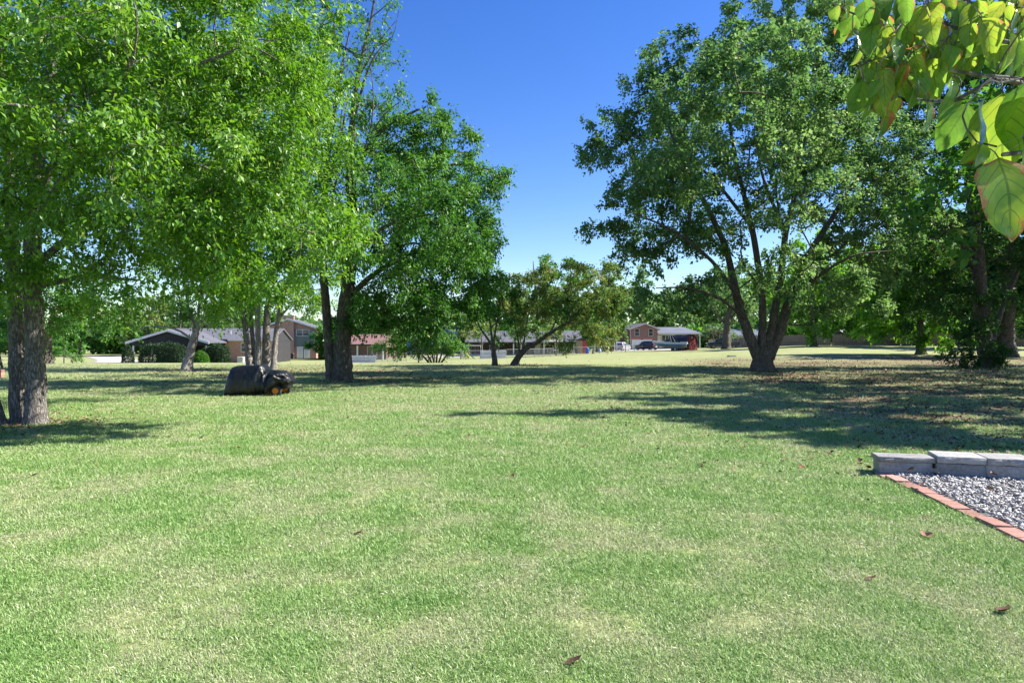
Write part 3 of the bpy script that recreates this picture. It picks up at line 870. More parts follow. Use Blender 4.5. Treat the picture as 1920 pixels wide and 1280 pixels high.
# leaning tree, middle
tree('leaning_tree', 'small tree leaning far right with thin yellowing and reddish leaves', 'tree', [
    ('trunk', LG(45.5, (964, 686, 0.266), (972, 670, 0.200), (988, 652, 0.178), (1010, 640, 0.148), (1034, 622, 0.118), (1062, 606, 0.089), (1088, 592, 0.052), (1105, 570, 0.022)), 1),
    ('limb', LP(45.5, (974, 664, 0.096), (972, 640, 0.074), (966, 612, 0.059), (958, 580, 0.022)), 0),
    ('limb', LP(45.5, (980, 658, 0.081), (984, 630, 0.067), (988, 600, 0.044), (1000, 560, 0.022)), 0),
    ('limb', LP(45.5, (1030, 626, 0.074), (1044, 598, 0.059), (1054, 565, 0.037), (1064, 530, 0.015)), 0),
    ('limb', LP(45.5, (1060, 607, 0.067), (1072, 580, 0.052), (1088, 560, 0.030), (1110, 540, 0.015)), 0),
    ('limb', LP(45.5, (1064, 606, 0.059), (1100, 605, 0.044), (1140, 600, 0.022)), 0)],
    BL(45.5, (1000, 570, (1.4, 1.8, 1.3), .8), (975, 610, (1.0, 1.4, .8), .6), (1040, 530, (1.6, 1.8, 1.1), .9), (1070, 570, (1.6, 2, 1.3), .8), (1115, 565, (1.4, 1.8, 1.2), .9), (1145, 590, (.9, 1.3, .8), 1.1), (1030, 600, (1.2, 1.5, .8), .6),
       (1100, 612, (1.6, 1.8, .65), 1), (1060, 640, (.8, 1.2, .35), .6), (1120, 632, (.8, 1.2, .35), .9), (985, 530, (1, 1.4, .8), .8), (1150, 545, (1.2, 1.6, 1), 1), (1010, 630, (1, 1.4, .5), .8), (1080, 520, (1.4, 1.6, .9), .9), (1150, 620, (1, 1.2, .5), 1), (960, 560, (1, 1.3, .9), .9), (1060, 500, (1.5, 1.6, .7), .9), (1120, 515, (1.2, 1.5, .8), .9), (1000, 520, (1.2, 1.5, .8), .9), (1165, 575, (.9, 1.2, .8), 1)),
    .17, M['leaf_olive'], M['bark_dark'], 1, cl_r=.66, nleaf=320, lw=.27, seed=18, rtip=.011)

# multi-stem bush, middle
stems = []
for k, (a, bx) in enumerate([(-42, 770), (-25, 790), (-8, 806), (10, 822), (26, 836), (44, 856)]):
    stems.append(('stem', LG(57 + (k % 3 - 1) * .5, (806 + k * 4, 676, .11), ((806 + bx) / 2 + k * 2, 661, .08), (bx, 640, .05), (bx + (bx - 815) * .3, 618, .02)), 0))
tree('spreading_bush', 'wide multi-stemmed bush on the lawn in front of the far houses', 'bush', stems,
    BL(57, (775, 640, (2.1, 1.8, 1.1), 1), (835, 642, (1.9, 1.8, 1.0), 1), (805, 625, (2, 1.8, 1.2), 1), (735, 646, (1.2, 1.4, .7), 1), (855, 645, (.6, 1, .5), 1), (720, 650, (.7, 1, .45), .9), (760, 620, (1.4, 1.4, 1), 1), (785, 658, (2.2, 1.6, .5), 1), (840, 657, (1.7, 1.6, .5), 1), (740, 657, (1.4, 1.4, .4), 1)),
    .17, M['leaf_mid'], M['bark_dark'], 1.2, cl_r=.5, nleaf=110, lw=.28, seed=20, rtip=.012, zmin=.35)

# big right maple
tree('maple_tree', 'big spreading tree with a thick multi-trunk base right of the middle', 'tree', [
    ('trunk', LG(36, (1430, 699, 0.554), (1430, 678, 0.462), (1430, 662, 0.403), (1430, 650, 0.252)), 1),
    ('trunk', LP(36, (1421, 672, 0.370), (1409, 640, 0.353), (1393, 598, 0.311), (1377, 540, 0.260), (1362, 470, 0.210), (1332, 400, 0.168), (1294, 330, 0.118), (1255, 240, 0.076), (1235, 110, 0.034)), 0),
    ('trunk', LP(36, (1428, 668, 0.336), (1430, 610, 0.252), (1426, 530, 0.218), (1408, 420, 0.185), (1380, 300, 0.126), (1362, 180, 0.084), (1360, 60, 0.034)), 0),
    ('trunk', LP(36, (1438, 668, 0.336), (1450, 600, 0.269), (1464, 520, 0.235), (1474, 430, 0.193), (1496, 330, 0.143), (1486, 210, 0.101), (1470, 50, 0.042)), 0),
    ('trunk', LP(36, (1441, 672, 0.386), (1459, 630, 0.353), (1478, 575, 0.302), (1510, 490, 0.227), (1565, 400, 0.160), (1625, 300, 0.092), (1660, 200, 0.034)), 0),
    ('limb', LP(36, (1392, 570, .16), (1335, 490, .12, -1), (1255, 430, .08, -1.5), (1175, 395, .03, -1.5)), 0),
    ('limb', LP(36, (1400, 600, .12), (1350, 560, .09, -2), (1290, 540, .06, -3), (1230, 540, .03, -3.5)), 0),
    ('limb', LP(36, (1470, 575, .14), (1530, 520, .11, -2), (1600, 480, .07, -3), (1670, 470, .03, -3)), 0),
    ('limb', LP(36, (1405, 420, .12), (1330, 330, .09, -2), (1240, 270, .06, -3), (1160, 250, .03, -3)), 0),
    ('limb', LP(36, (1475, 440, .13), (1430, 330, .1, 2), (1420, 230, .06, 3), (1430, 120, .03, 3)), 0),
    ('limb', LP(36, (1490, 300, .1), (1550, 200, .07, 1), (1590, 100, .03, 1)), 0)],
    BL(36, (1160, 250, (1.6, 2.4, 1.7), 1), (1120, 300, (1.1, 2, 1.0), .9), (1245, 110, (1.3, 1.8, 1.9), 1), (1225, 190, (1.8, 2.4, 1.6), 1), (1330, 150, (2, 2.6, 2), 1), (1400, 70, (1.7, 2.2, 1.6), .9), (1500, 60, (2.2, 2.8, 2.2), .95),
       (1420, 220, (2.2, 2.6, 1.9), .85), (1550, 170, (2.2, 2.6, 2.1), .9), (1650, 250, (1.9, 2.6, 1.9), .8), (1190, 370, (2.2, 2.6, 1.5), 1), (1135, 420, (1.3, 2, 1.0), .9), (1290, 330, (2, 2.6, 1.7), .8),
       (1290, 440, (2.1, 2.8, 1.2), .8), (1215, 480, (1.6, 2.2, 1.0), .8), (1420, 400, (1.7, 2.2, 1.5), .6), (1560, 340, (2.2, 2.6, 1.8), .9), (1620, 430, (2.1, 2.6, 1.4), .85), (1520, 500, (1.7, 2.2, 1.0), .9),
       (1340, 540, (1.7, 2, .75), .9, -2), (1250, 545, (1.2, 1.8, .7), .7, -2), (1680, 370, (1.6, 2.2, 1.5), .7), (1480, -40, (2.6, 2.8, 1.6), .9), (1480, 320, (1.6, 2.2, 1.3), .8), (1370, 300, (1.6, 2.2, 1.4), .8), (1600, 40, (2, 2.4, 1.8), .8), (1570, 540, (1.4, 2, .9), .9, -2),
       (1330, 430, (2, 2.4, 1.5), .6, 4), (1480, 220, (2.4, 2.6, 2.2), .8, 4.5), (1280, 250, (2, 2.4, 1.8), .8, 4), (1580, 420, (2, 2.4, 1.6), .7, 4.5), (1400, 130, (2.2, 2.4, 2), .8, -4), (1540, 260, (2.2, 2.4, 2), .8, -4.5), (1260, 330, (2, 2.4, 1.6), .8, -4), (1440, 420, (1.8, 2.2, 1.2), .4, -5), (1610, 520, (1.8, 2.2, 1.0), .8, 4), (1700, 310, (1.8, 2.4, 1.6), .9), (1715, 440, (1.5, 2.2, 1.2), .9), (1640, 130, (1.8, 2.4, 1.8), .9), (1660, 500, (1.4, 2, .9), .9), (1400, 505, (1.6, 1.6, .8), .9, -4), (1500, 500, (1.6, 1.6, .8), .9, -4.5), (1455, 545, (1.2, 1.2, .45), .8, -4), (1560, 560, (1.5, 1.6, .7), .9, -3.5),
       (1310, 190, (2.2, 2.2, 1.4), .8, -7.5), (1430, 110, (2.2, 2.2, 1.4), .8, -8), (1400, 270, (2, 2.2, 1.2), .7, -8), (1550, 190, (2.2, 2.2, 1.4), .8, -7.5), (1530, 350, (2.0, 2.2, 1.2), .8, -7), (1240, 340, (2, 2.2, 1.2), .8, -6.5),
       (1300, 230, (2.2, 2.4, 1.8), .8, 7.5), (1430, 150, (2.4, 2.4, 2), .8, 8), (1540, 260, (2.2, 2.4, 1.8), .8, 7.5), (1640, 380, (2, 2.4, 1.5), .8, 6), (1250, 420, (2, 2.4, 1.3), .8, 6),
       (1600, 580, (1.3, 1.8, .8), .9, -1), (1170, 470, (1.3, 1.8, .9), .9), (1210, 550, (1.0, 1.5, .6), .8), (1530, 590, (1.2, 1.8, .6), .8, -2)),
    .175, M['leaf_grey'], M['bark_dark'], 1.0, cl_r=.62, nleaf=185, twig_n=5, lw=.36, droop=.45, seed=22, rtip=.010, sides=18, shell=2.9)

# right-hand group
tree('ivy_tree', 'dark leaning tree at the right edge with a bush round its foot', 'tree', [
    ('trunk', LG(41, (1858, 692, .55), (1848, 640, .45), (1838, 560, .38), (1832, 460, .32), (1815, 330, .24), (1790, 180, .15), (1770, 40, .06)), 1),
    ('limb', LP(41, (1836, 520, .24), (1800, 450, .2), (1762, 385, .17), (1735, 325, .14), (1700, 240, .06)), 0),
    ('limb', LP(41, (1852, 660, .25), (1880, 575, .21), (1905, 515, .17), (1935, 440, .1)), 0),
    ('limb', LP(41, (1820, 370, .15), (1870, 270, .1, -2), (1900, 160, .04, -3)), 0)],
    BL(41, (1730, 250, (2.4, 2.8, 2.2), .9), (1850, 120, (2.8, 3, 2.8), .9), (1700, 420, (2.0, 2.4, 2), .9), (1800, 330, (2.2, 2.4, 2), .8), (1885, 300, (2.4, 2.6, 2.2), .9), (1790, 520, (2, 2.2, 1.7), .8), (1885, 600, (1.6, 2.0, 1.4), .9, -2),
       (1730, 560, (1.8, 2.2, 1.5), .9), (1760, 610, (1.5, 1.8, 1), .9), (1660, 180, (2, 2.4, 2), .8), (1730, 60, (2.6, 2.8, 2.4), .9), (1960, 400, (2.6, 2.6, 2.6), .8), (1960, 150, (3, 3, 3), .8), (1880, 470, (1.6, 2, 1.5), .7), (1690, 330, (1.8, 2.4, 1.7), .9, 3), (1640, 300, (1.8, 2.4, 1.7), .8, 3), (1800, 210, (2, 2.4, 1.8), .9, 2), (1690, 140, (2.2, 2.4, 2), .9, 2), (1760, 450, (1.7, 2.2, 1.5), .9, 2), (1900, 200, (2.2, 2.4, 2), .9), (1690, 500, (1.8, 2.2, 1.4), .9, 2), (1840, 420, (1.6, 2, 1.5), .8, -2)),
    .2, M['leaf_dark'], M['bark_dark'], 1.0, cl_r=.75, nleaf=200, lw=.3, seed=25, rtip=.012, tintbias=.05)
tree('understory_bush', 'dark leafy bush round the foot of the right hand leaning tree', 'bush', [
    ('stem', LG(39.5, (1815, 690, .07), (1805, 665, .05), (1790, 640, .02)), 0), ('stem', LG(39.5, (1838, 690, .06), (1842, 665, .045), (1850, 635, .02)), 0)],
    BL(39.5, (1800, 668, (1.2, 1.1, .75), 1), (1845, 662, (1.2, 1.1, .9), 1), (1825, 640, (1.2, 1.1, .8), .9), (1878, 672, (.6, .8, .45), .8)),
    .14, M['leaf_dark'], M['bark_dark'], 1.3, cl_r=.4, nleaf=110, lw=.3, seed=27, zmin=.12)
tree('background_tree', 'bushy green tree with a thin trunk left of the dark leaning tree', 'tree', [
    ('trunk', LG(66.8, (1728, 664, .45), (1727, 640, .34), (1725, 590, .28), (1722, 520, .18), (1720, 450, .08)), 1)],
    BL(66.8, (1720, 560, (4, 4, 3.2), 1), (1680, 590, (3, 3, 2.4), 1), (1765, 590, (3, 3, 2.4), 1), (1715, 480, (3.4, 3.4, 3), 1), (1670, 520, (2.6, 3, 2.4), 1), (1740, 630, (2.4, 2.4, .9), .8), (1690, 540, (3, 3, 2.6), 1), (1760, 520, (3, 3, 2.6), 1), (1640, 600, (2.6, 3, 2), 1), (1735, 430, (3, 3, 2.6), 1)),
    .28, M['leaf_glow'], M['bark_dark'], .9, cl_r=1.1, nleaf=270, lw=.34, tri=True, seed=29, rtip=.016, zmin=1.6, tintbias=-.15)
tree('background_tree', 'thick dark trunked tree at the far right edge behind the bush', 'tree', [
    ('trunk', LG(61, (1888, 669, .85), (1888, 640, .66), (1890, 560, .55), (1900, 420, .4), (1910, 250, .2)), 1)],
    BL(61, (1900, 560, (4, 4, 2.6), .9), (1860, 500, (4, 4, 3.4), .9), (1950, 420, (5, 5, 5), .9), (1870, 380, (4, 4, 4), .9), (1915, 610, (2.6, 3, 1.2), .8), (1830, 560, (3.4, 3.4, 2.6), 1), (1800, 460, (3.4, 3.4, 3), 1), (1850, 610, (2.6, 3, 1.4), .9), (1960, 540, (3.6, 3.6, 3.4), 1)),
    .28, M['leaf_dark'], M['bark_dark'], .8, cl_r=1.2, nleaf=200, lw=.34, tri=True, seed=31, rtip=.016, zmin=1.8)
tree('background_tree', 'broad light green tree by the board fence right of the big tree', 'tree', [
    ('trunk', LG(100, (1525, 651, .5), (1525, 630, .4), (1524, 590, .34), (1522, 520, .2), (1520, 450, .08)), 1)],
    BL(100, (1530, 570, (7, 6, 4), 1), (1580, 580, (5, 5, 4), 1), (1490, 590, (4, 4, 3), 1), (1550, 500, (6, 6, 5), 1), (1610, 530, (4.5, 5, 4.5), 1), (1500, 620, (3, 3, 1.2), 1), (1560, 625, (4, 4, 1.4), 1), (1620, 590, (4.4, 4.4, 3.2), 1), (1475, 540, (4, 4, 3.4), 1), (1650, 560, (4, 4, 4), 1)),
    .38, M['leaf_glow'], M['bark_dark'], .8, cl_r=1.6, nleaf=260, lw=.36, tri=True, seed=33, rtip=.022, zmin=2.0, tintbias=.12)
tree('background_tree', 'thin grey-green tree standing in front of the dark pickup truck', 'tree', [
    ('trunk', LG(113, (1363, 656, .72), (1362, 636, .6), (1364, 600, .48), (1372, 560, .3), (1380, 500, .1)), 1),
    ('limb', LP(113, (1363, 612, .3), (1345, 590, .2), (1325, 560, .08)), 0), ('limb', LP(113, (1363, 605, .3), (1385, 580, .2), (1405, 560, .08)), 0)],
    BL(113, (1350, 560, (4, 4, 4), .7), (1395, 575, (4, 4, 3.5), .7), (1370, 530, (5, 5, 3.5), .8), (1375, 610, (3, 3, 1.6), .5)),
    .38, M['leaf_grey'], M['bark_dark'], .8, cl_r=1.5, nleaf=150, lw=.36, tri=True, seed=35, rtip=.024, zmin=2.2)
tree('bare_shrub', 'brownish leafless shrub tangle beside the far house wing', 'bush', [
    ('stem', LG(128, (1340, 642, .12), (1336, 625, .09), (1328, 608, .03)), 0), ('stem', LG(128, (1346, 642, .1), (1350, 622, .07), (1356, 606, .03)), 0)],
    BL(128, (1335, 622, (2.4, 2, 1.6), .5), (1352, 618, (2, 2, 1.6), .5)), .2, M['leaf_brown'], M['bark_grey'], 2, cl_r=.8, nleaf=30, seed=37, rtip=.018)

# tree beyond the right edge whose shade lies across the lawn
tree('shade_tree', 'leafy tree just beyond the right edge shading the near lawn', 'tree', [
    ('trunk', [(19.5, 15.5, -.1, .4), (19.4, 15.5, 2, .33), (19.0, 15.3, 5, .25), (18.5, 15, 8.5, .15), (18.2, 15, 12, .05)], 1),
    ('limb', [(19.2, 15.4, 4, .16), (17, 14.5, 6.5, .1), (14.6, 14.6, 9.2, .05), (12.9, 17, 10.8, .02)], 0), ('limb', [(19, 15.3, 5, .15), (21, 14, 7.5, .1), (23.5, 13, 9, .04)], 0),
    ('limb', [(18.8, 15.2, 6, .13), (18, 18, 8, .08), (17, 20, 9.5, .03)], 0)],
    [((12.6, 17.4, 11.4), (1.6, 1.5, .9), 1), ((14.6, 16.6, 10.4), (2.0, 2, 1.2), 1), ((15.0, 15.2, 9.8), (2.2, 2, 1.3), 1), ((14.8, 13.4, 8.8), (2.1, 1.6, 1.2), 1), ((15.9, 12.2, 7.6), (2.4, 1.3, 1.1), 1), ((17.2, 11.6, 6.6), (2.2, 1.1, .9), 1), ((18.5, 15.5, 10.5), (3.4, 3.4, 2.0), 1), ((21, 13, 8.5), (3, 2.2, 1.6), 1), ((18, 18.6, 10), (3, 2.6, 1.8), 1), ((23, 17, 9), (3.4, 3.4, 2.2), 1), ((16.4, 20, 10.6), (2.2, 2, 1.2), 1), ((14.6, 11.3, 5.8), (2.0, 1.0, .8), 1), ((13.0, 12.6, 7.2), (1.5, 1.2, .8), 1)],
    .22, M['leaf_mid'], M['bark_dark'], 1.0, cl_r=.8, nleaf=170, lw=.36, tri=True, seed=39, rtip=.012)

def side_tree(lb, x, y, h, r, seed):
    z = g1(x, y)
    bl = []
    rng = random.Random(seed)
    for k in range(8):
        a = k * .785 + rng.uniform(-.3, .3); q = r * rng.uniform(.4, .7)
        bl.append(((x + q * math.cos(a), y + q * math.sin(a), z + h * rng.uniform(.45, .8)), (r * .5, r * .5, h * .15), .9))
    bl.append(((x, y, z + h * .85), (r * .6, r * .6, h * .14), .9))
    tree('shade_tree', lb, 'tree', [('trunk', [(x, y, z - .1, .42), (x - .1, y, z + h * .2, .34), (x + .1, y, z + h * .5, .24), (x, y + .2, z + h * .85, .06)], 1),
        ('limb', [(x, y, z + h * .25, .18), (x - r * .4, y - .5, z + h * .5, .1), (x - r * .65, y - .5, z + h * .65, .04)], 0), ('limb', [(x, y, z + h * .3, .18), (x + r * .4, y + .8, z + h * .55, .1), (x + r * .65, y + 1, z + h * .7, .04)], 0)],
        bl, .26, M['leaf_mid'], M['bark_dark'], .8, cl_r=1.0, nleaf=110, lw=.36, tri=True, seed=seed, rtip=.014)
side_tree('leafy tree just out of view beside the near shaded lawn', 18.6, 21.5, 13, 5.2, 65)
side_tree('leafy tree at the right edge whose low boughs reach into view', 22.5, 25.5, 13, 6, 64)
side_tree('leafy tree out past the right edge level with the big tree', 33, 33, 15, 6.5, 61)
side_tree('leafy tree out past the right edge between the near lawn and the big tree', 31, 24, 14, 6, 62)
side_tree('leafy tree farther out past the right edge by the far thicket', 44, 42, 17, 7.5, 63)

# left background
tree('background_tree', 'low green tree at the left behind the big double trunk', 'tree', [
    ('trunk', LG(52, (92, 682, .3), (90, 650, .24), (94, 610, .19), (105, 570, .1), (118, 530, .04)), 1),
    ('limb', LP(52, (91, 625, .12), (140, 595, .09), (190, 585, .05), (240, 600, .02)), 0)],
    BL(52, (110, 590, (2.6, 2.6, 1.5), .9), (180, 590, (2.2, 2.4, 1.1), .8), (60, 580, (2.6, 2.6, 1.8), .9), (220, 610, (1.3, 1.6, .7), .7), (120, 530, (4, 3, 2.4), 1), (150, 622, (1.6, 1.6, .5), .6)),
    .22, M['leaf_mid'], M['bark_dark'], .9, cl_r=.85, nleaf=180, lw=.3, seed=41, rtip=.012, zmin=1.0)
tree('lawn_bush', 'rounded green bush beside the pale driveway at far left', 'bush', [('stem', LG(72, (120, 676, .08), (120, 664, .06), (122, 650, .03)), 0)],
    BL(72, (100, 660, (1.4, 1.4, 1.0), 1), (132, 663, (1.3, 1.3, .8), 1), (80, 655, (1.4, 1.6, 1.3), 1)), .2, M['leaf_mid'], M['bark_dark'], 1.3, cl_r=.6, nleaf=120, seed=43, zmin=.1)
tree('lawn_bush', 'dark green thicket at the left edge behind the double trunk', 'bush', [('stem', LG(40, (5, 690, .08), (0, 670, .06), (-6, 640, .03)), 0)],
    BL(40, (-10, 655, (1.4, 1.4, 1.1), 1), (20, 640, (1.3, 1.3, 1.2), 1), (-30, 620, (1.6, 1.6, 1.4), 1), (20, 600, (1.6, 1.6, 1.2), 1)), .16, M['leaf_mid'], M['bark_dark'], 1.1, cl_r=.55, nleaf=120, seed=45, zmin=.05)

# far trees, each of its own size and outline
FAR = [  # px base, d, height, half width, material, label
    (20, 118, 11, 6, 'leaf_mid', 'far green tree beyond the road at the extreme left'),
    (150, 165, 12, 7, 'leaf_mid', 'far tree standing straight behind the pale driveway'),
    (215, 170, 10, 6, 'leaf_far', 'far tree just left of the carport roof'),
    (275, 150, 11, 6, 'leaf_olive', 'pale olive tree rising over the carport roof'),
    (335, 160, 13, 6, 'leaf_far', 'light green tree behind the ridge of the carport house'),
    (415, 150, 11, 6.5, 'leaf_far', 'grey green tree behind the brick wing roof'),
    (470, 165, 13, 7, 'leaf_mid', 'far tree behind the clump of pale trunks'),
    (612, 118, 5.5, 2.6, 'leaf_mid', 'green tree against the right wall of the two-storey brick house'),
    (650, 160, 12, 7, 'leaf_dark', 'dark far tree behind the red roofed porch house'),
    (735, 165, 11, 7, 'leaf_mid', 'far tree behind the red roof, right of its ridge'),
    (800, 190, 10, 6, 'leaf_far', 'far tree above the blue gable'),
    (885, 150, 8, 4, 'leaf_olive', 'small yellowing tree right of the blue gabled house'),
    (960, 165, 15, 6, 'leaf_olive', 'far olive tree top behind the small dark tree'),
    (1010, 170, 19, 7, 'leaf_mid', 'far tree with the highest top behind the leaning tree'),
    (1075, 165, 18, 7, 'leaf_mid', 'far tree rising right over the leaning tree'),
    (1135, 160, 17, 6.5, 'leaf_far', 'far tree between the leaning tree and the gap of sky'),
    (1200, 165, 15, 5, 'leaf_grey', 'tall thin far tree behind the brick gable house'),
    (1255, 175, 13, 6, 'leaf_far', 'bright yellow green tree behind the brick gable house'),
    (1310, 185, 15, 7.5, 'leaf_far', 'bright green tree over the low house wing'),
    (1370, 180, 16, 7, 'leaf_grey', 'grey green far tree behind the pickup truck'),
    (1430, 165, 15, 7, 'leaf_grey', 'far tree seen between the trunks of the big tree'),
    (1500, 150, 14, 7, 'leaf_mid', 'far tree behind the board fence right of the big tree'),
    (1580, 140, 16, 7, 'leaf_mid', 'far tree behind the grey shed roof by the board fence'),
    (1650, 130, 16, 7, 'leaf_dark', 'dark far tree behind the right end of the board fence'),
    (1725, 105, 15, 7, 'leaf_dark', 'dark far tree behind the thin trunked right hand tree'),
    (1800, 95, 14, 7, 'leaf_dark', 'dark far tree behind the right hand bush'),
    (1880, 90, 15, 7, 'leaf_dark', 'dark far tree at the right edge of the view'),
    (1960, 85, 15, 7, 'leaf_dark', 'dark tree past the right edge of the lawn')]
for k, (px, d, h, hw, lm, lb) in enumerate(FAR):
    if h > 9: h *= 1.3; hw *= 1.2
    rng = random.Random(100 + k)
    g = G(px, d); x, y, z = g
    lean = rng.uniform(-.06, .06)
    r0 = .028 * h + .06
    limbs = [('trunk', [(x, y, z - .1, r0), (x + lean * h * .2, y, z + h * .25, r0 * .75), (x + lean * h * .5, y, z + h * .55, r0 * .5), (x + lean * h, y, z + h * .9, r0 * .15)], 0)]
    for q in (-1, 1):
        limbs.append(('limb', [(x + lean * h * .25, y, z + h * rng.uniform(.25, .4), r0 * .4), (x + q * hw * .35, y + rng.uniform(-1, 1), z + h * .55, r0 * .25), (x + q * hw * .6, y, z + h * rng.uniform(.6, .75), r0 * .08)], 0))
    bl = []
    nb = 9
    for q in range(nb):
        t = (q + .5) / nb
        zz = z + h * (.34 + .52 * t)
        w_ = hw * (.95 - .55 * abs(t - .35) * 1.3)
        bl.append(((x + rng.uniform(-.5, .5) * hw * .9 * (1 - .4 * t), y + rng.uniform(-.4, .4) * hw, zz), (w_ * .55, w_ * .55, h * .14), rng.uniform(.6, 1.05)))
    for q in (-1, 1):
        bl.append(((x + q * hw * .55, y, z + h * rng.uniform(.38, .5)), (hw * .42, hw * .42, h * .13), rng.uniform(.6, 1)))
    tree('far_tree', lb, 'tree', limbs, bl, .0034 * d, M[lm], M['bark_dark'], 1.1, cl_r=.0125 * d, nleaf=150, twig_n=3, lw=.42, seed=200 + k, rtip=.00016 * d,
         zmin=h * .16, tri=True, group='trees behind the far houses', sides=8, twigs=False, shell=2.6)

# distant wooded skyline, one mass
def skyline():
    rng = np.random.default_rng(77)
    n = 42000
    x = rng.uniform(-330, 330, n); y = rng.uniform(235, 275, n)
    top = (9 + 11 * np.clip((x + 40) / 60, 0, 1)) * (.55 + .75 * fbm(x * .05, y * .02, 8, 3)) + 3 * fbm(x * .3, y * .1, 9, 2)
    z = top * rng.uniform(0, 1, n) ** .6
    D = unit(rng.normal(size=(n, 3))); N = unit(np.array([[0, 0, 1.]]) + rng.normal(size=(n, 3)) * .7)
    N = unit(N - D * (N * D).sum(1, keepdims=True))
    V, Fc = leaf_mesh(np.stack([x, y, z + gz(x, y)], 1), D, N, rng.uniform(1.0, 2.5, n), np.full((n, 1), .42), np.full((n, 1), .05))
    rn = np.clip(.5 * fbm(x * .12, z * .3, 4, 3) + .4 * rng.uniform(size=n), 0, 1)
    o = np_mesh('woodland', V, Fc, M['leaf_far'], None, attrs={'rnd': ('FACE', np.repeat(rn, 2))})
    tag(o, 'distant low wood closing the view behind the houses', 'woodland', kind='stuff')
skyline()
def thicket():
    "low undergrowth closing the gaps behind the fences and yards"
    rng = np.random.default_rng(78)
    V = []; Fc = []; R = []; off = 0
    for (p0, p1, d, dd, h, n) in ((1290, 1700, 150, 10, 5.0, 9000), (1650, 2000, 112, 8, 4.5, 7000), (-100, 150, 175, 8, 5, 4500), (560, 900, 178, 8, 6, 6000), (1120, 1300, 185, 8, 6, 4000), (900, 1120, 140, 6, 5.5, 4500), (180, 480, 172, 8, 6, 5000)):
        y = d + rng.uniform(-dd, dd, n) * .5; x = (rng.uniform(p0, p1, n) - CX) / F * d
        z = h * (.45 + .8 * fbm(x * .22, y * .1, 6, 3)) * rng.uniform(0, 1, n) ** .7
        D = unit(rng.normal(size=(n, 3))); N = unit(np.array([[0, -.2, 1.]]) + rng.normal(size=(n, 3)) * .7); N = unit(N - D * (N * D).sum(1, keepdims=True))
        v, f = leaf_mesh(np.stack([x, y, z + gz(x, y)], 1), D, N, rng.uniform(.5, 1.2, n) * d / 150, np.full((n, 1), .42), np.full((n, 1), .05))
        V.append(v); Fc.append(f + off); off += len(v); R.append(np.clip(.5 * fbm(x * .3, z * .5, 4, 3) + .4 * rng.uniform(size=n), 0, 1))
    o = np_mesh('thicket', np.vstack(V), np.vstack(Fc), M['leaf_mid'], None, attrs={'rnd': ('FACE', np.repeat(np.concatenate(R), 2))})
    tag(o, 'low green undergrowth behind the far fences and yards', 'thicket', kind='stuff')
thicket()
for k, (px, d, h, r, lm, lb) in enumerate(((902, 97, 6.2, 2.6, 'leaf_olive', 'small yard tree in front of the left half of the dark house'), (1043, 104, 6.0, 3.2, 'leaf_olive', 'wide yard tree in front of the middle of the dark house'),
                                          (1112, 107, 6.6, 3.4, 'leaf_mid', 'green yard tree hiding the right end of the dark house'), (975, 106, 6.0, 2.4, 'leaf_grey', 'thin grey yard tree before the dark house porch'))):
    g = G(px, d); rng = random.Random(70 + k)
    bl = [((g.x + rng.uniform(-.6, .6) * r, g.y + rng.uniform(-.6, .6) * r, g.z + h * rng.uniform(.5, .82)), (r * .55, r * .55, h * .16), .8) for q in range(7)]
    tree('yard_tree', lb, 'tree', [('trunk', [(g.x, g.y, g.z - .1, .16), (g.x + .1, g.y, g.z + h * .3, .12), (g.x, g.y, g.z + h * .7, .05)], 1),
         ('limb', [(g.x + .1, g.y, g.z + h * .3, .08), (g.x - r * .5, g.y, g.z + h * .6, .03)], 0), ('limb', [(g.x + .1, g.y, g.z + h * .28, .08), (g.x + r * .5, g.y, g.z + h * .6, .03)], 0)],
         bl, .3, M[lm], M['bark_grey'], .8, cl_r=1.0, nleaf=70, lw=.36, tri=True, seed=170 + k, rtip=.014, zmin=1.6, twigs=False)
print('LEAVES', tree.count)
# ------------------------------------------------------------------ block wall, brick edging, gravel
def stone_mat(name, lo, hi, sc_=30, rough=.9):
    m, nt, out = mat_new(name)
    v = coord(nt)
    oi = nt.nodes.new('ShaderNodeObjectInfo')
    n = noise_tex(nt, sc_, 6, v, .7); n2 = noise_tex(nt, sc_ * .13, 4, v)
    c = ramp(nt, mth(nt, 'ADD', mth(nt, 'MULTIPLY', n, .6), mth(nt, 'MULTIPLY', n2, .4)), [(.3, lo), (.7, hi)])
    k = mth(nt, 'ADD', .7, mth(nt, 'MULTIPLY', oi.outputs['Random'], .55))
    h = nt.nodes.new('ShaderNodeHueSaturation'); nt.links.new(k, h.inputs['Value']); nt.links.new(c, h.inputs['Color'])
    pbsdf(nt, out, h.outputs['Color'], rough, 0, bump(nt, n, .7, .012), .2)
    return m
M['block'] = stone_mat('concrete_block', (.17, .165, .16), (.40, .39, .375), 30)
M['brick_red'] = stone_mat('paver_brick', (.30, .14, .11), (.50, .29, .235), 34)
M['gravel'] = None

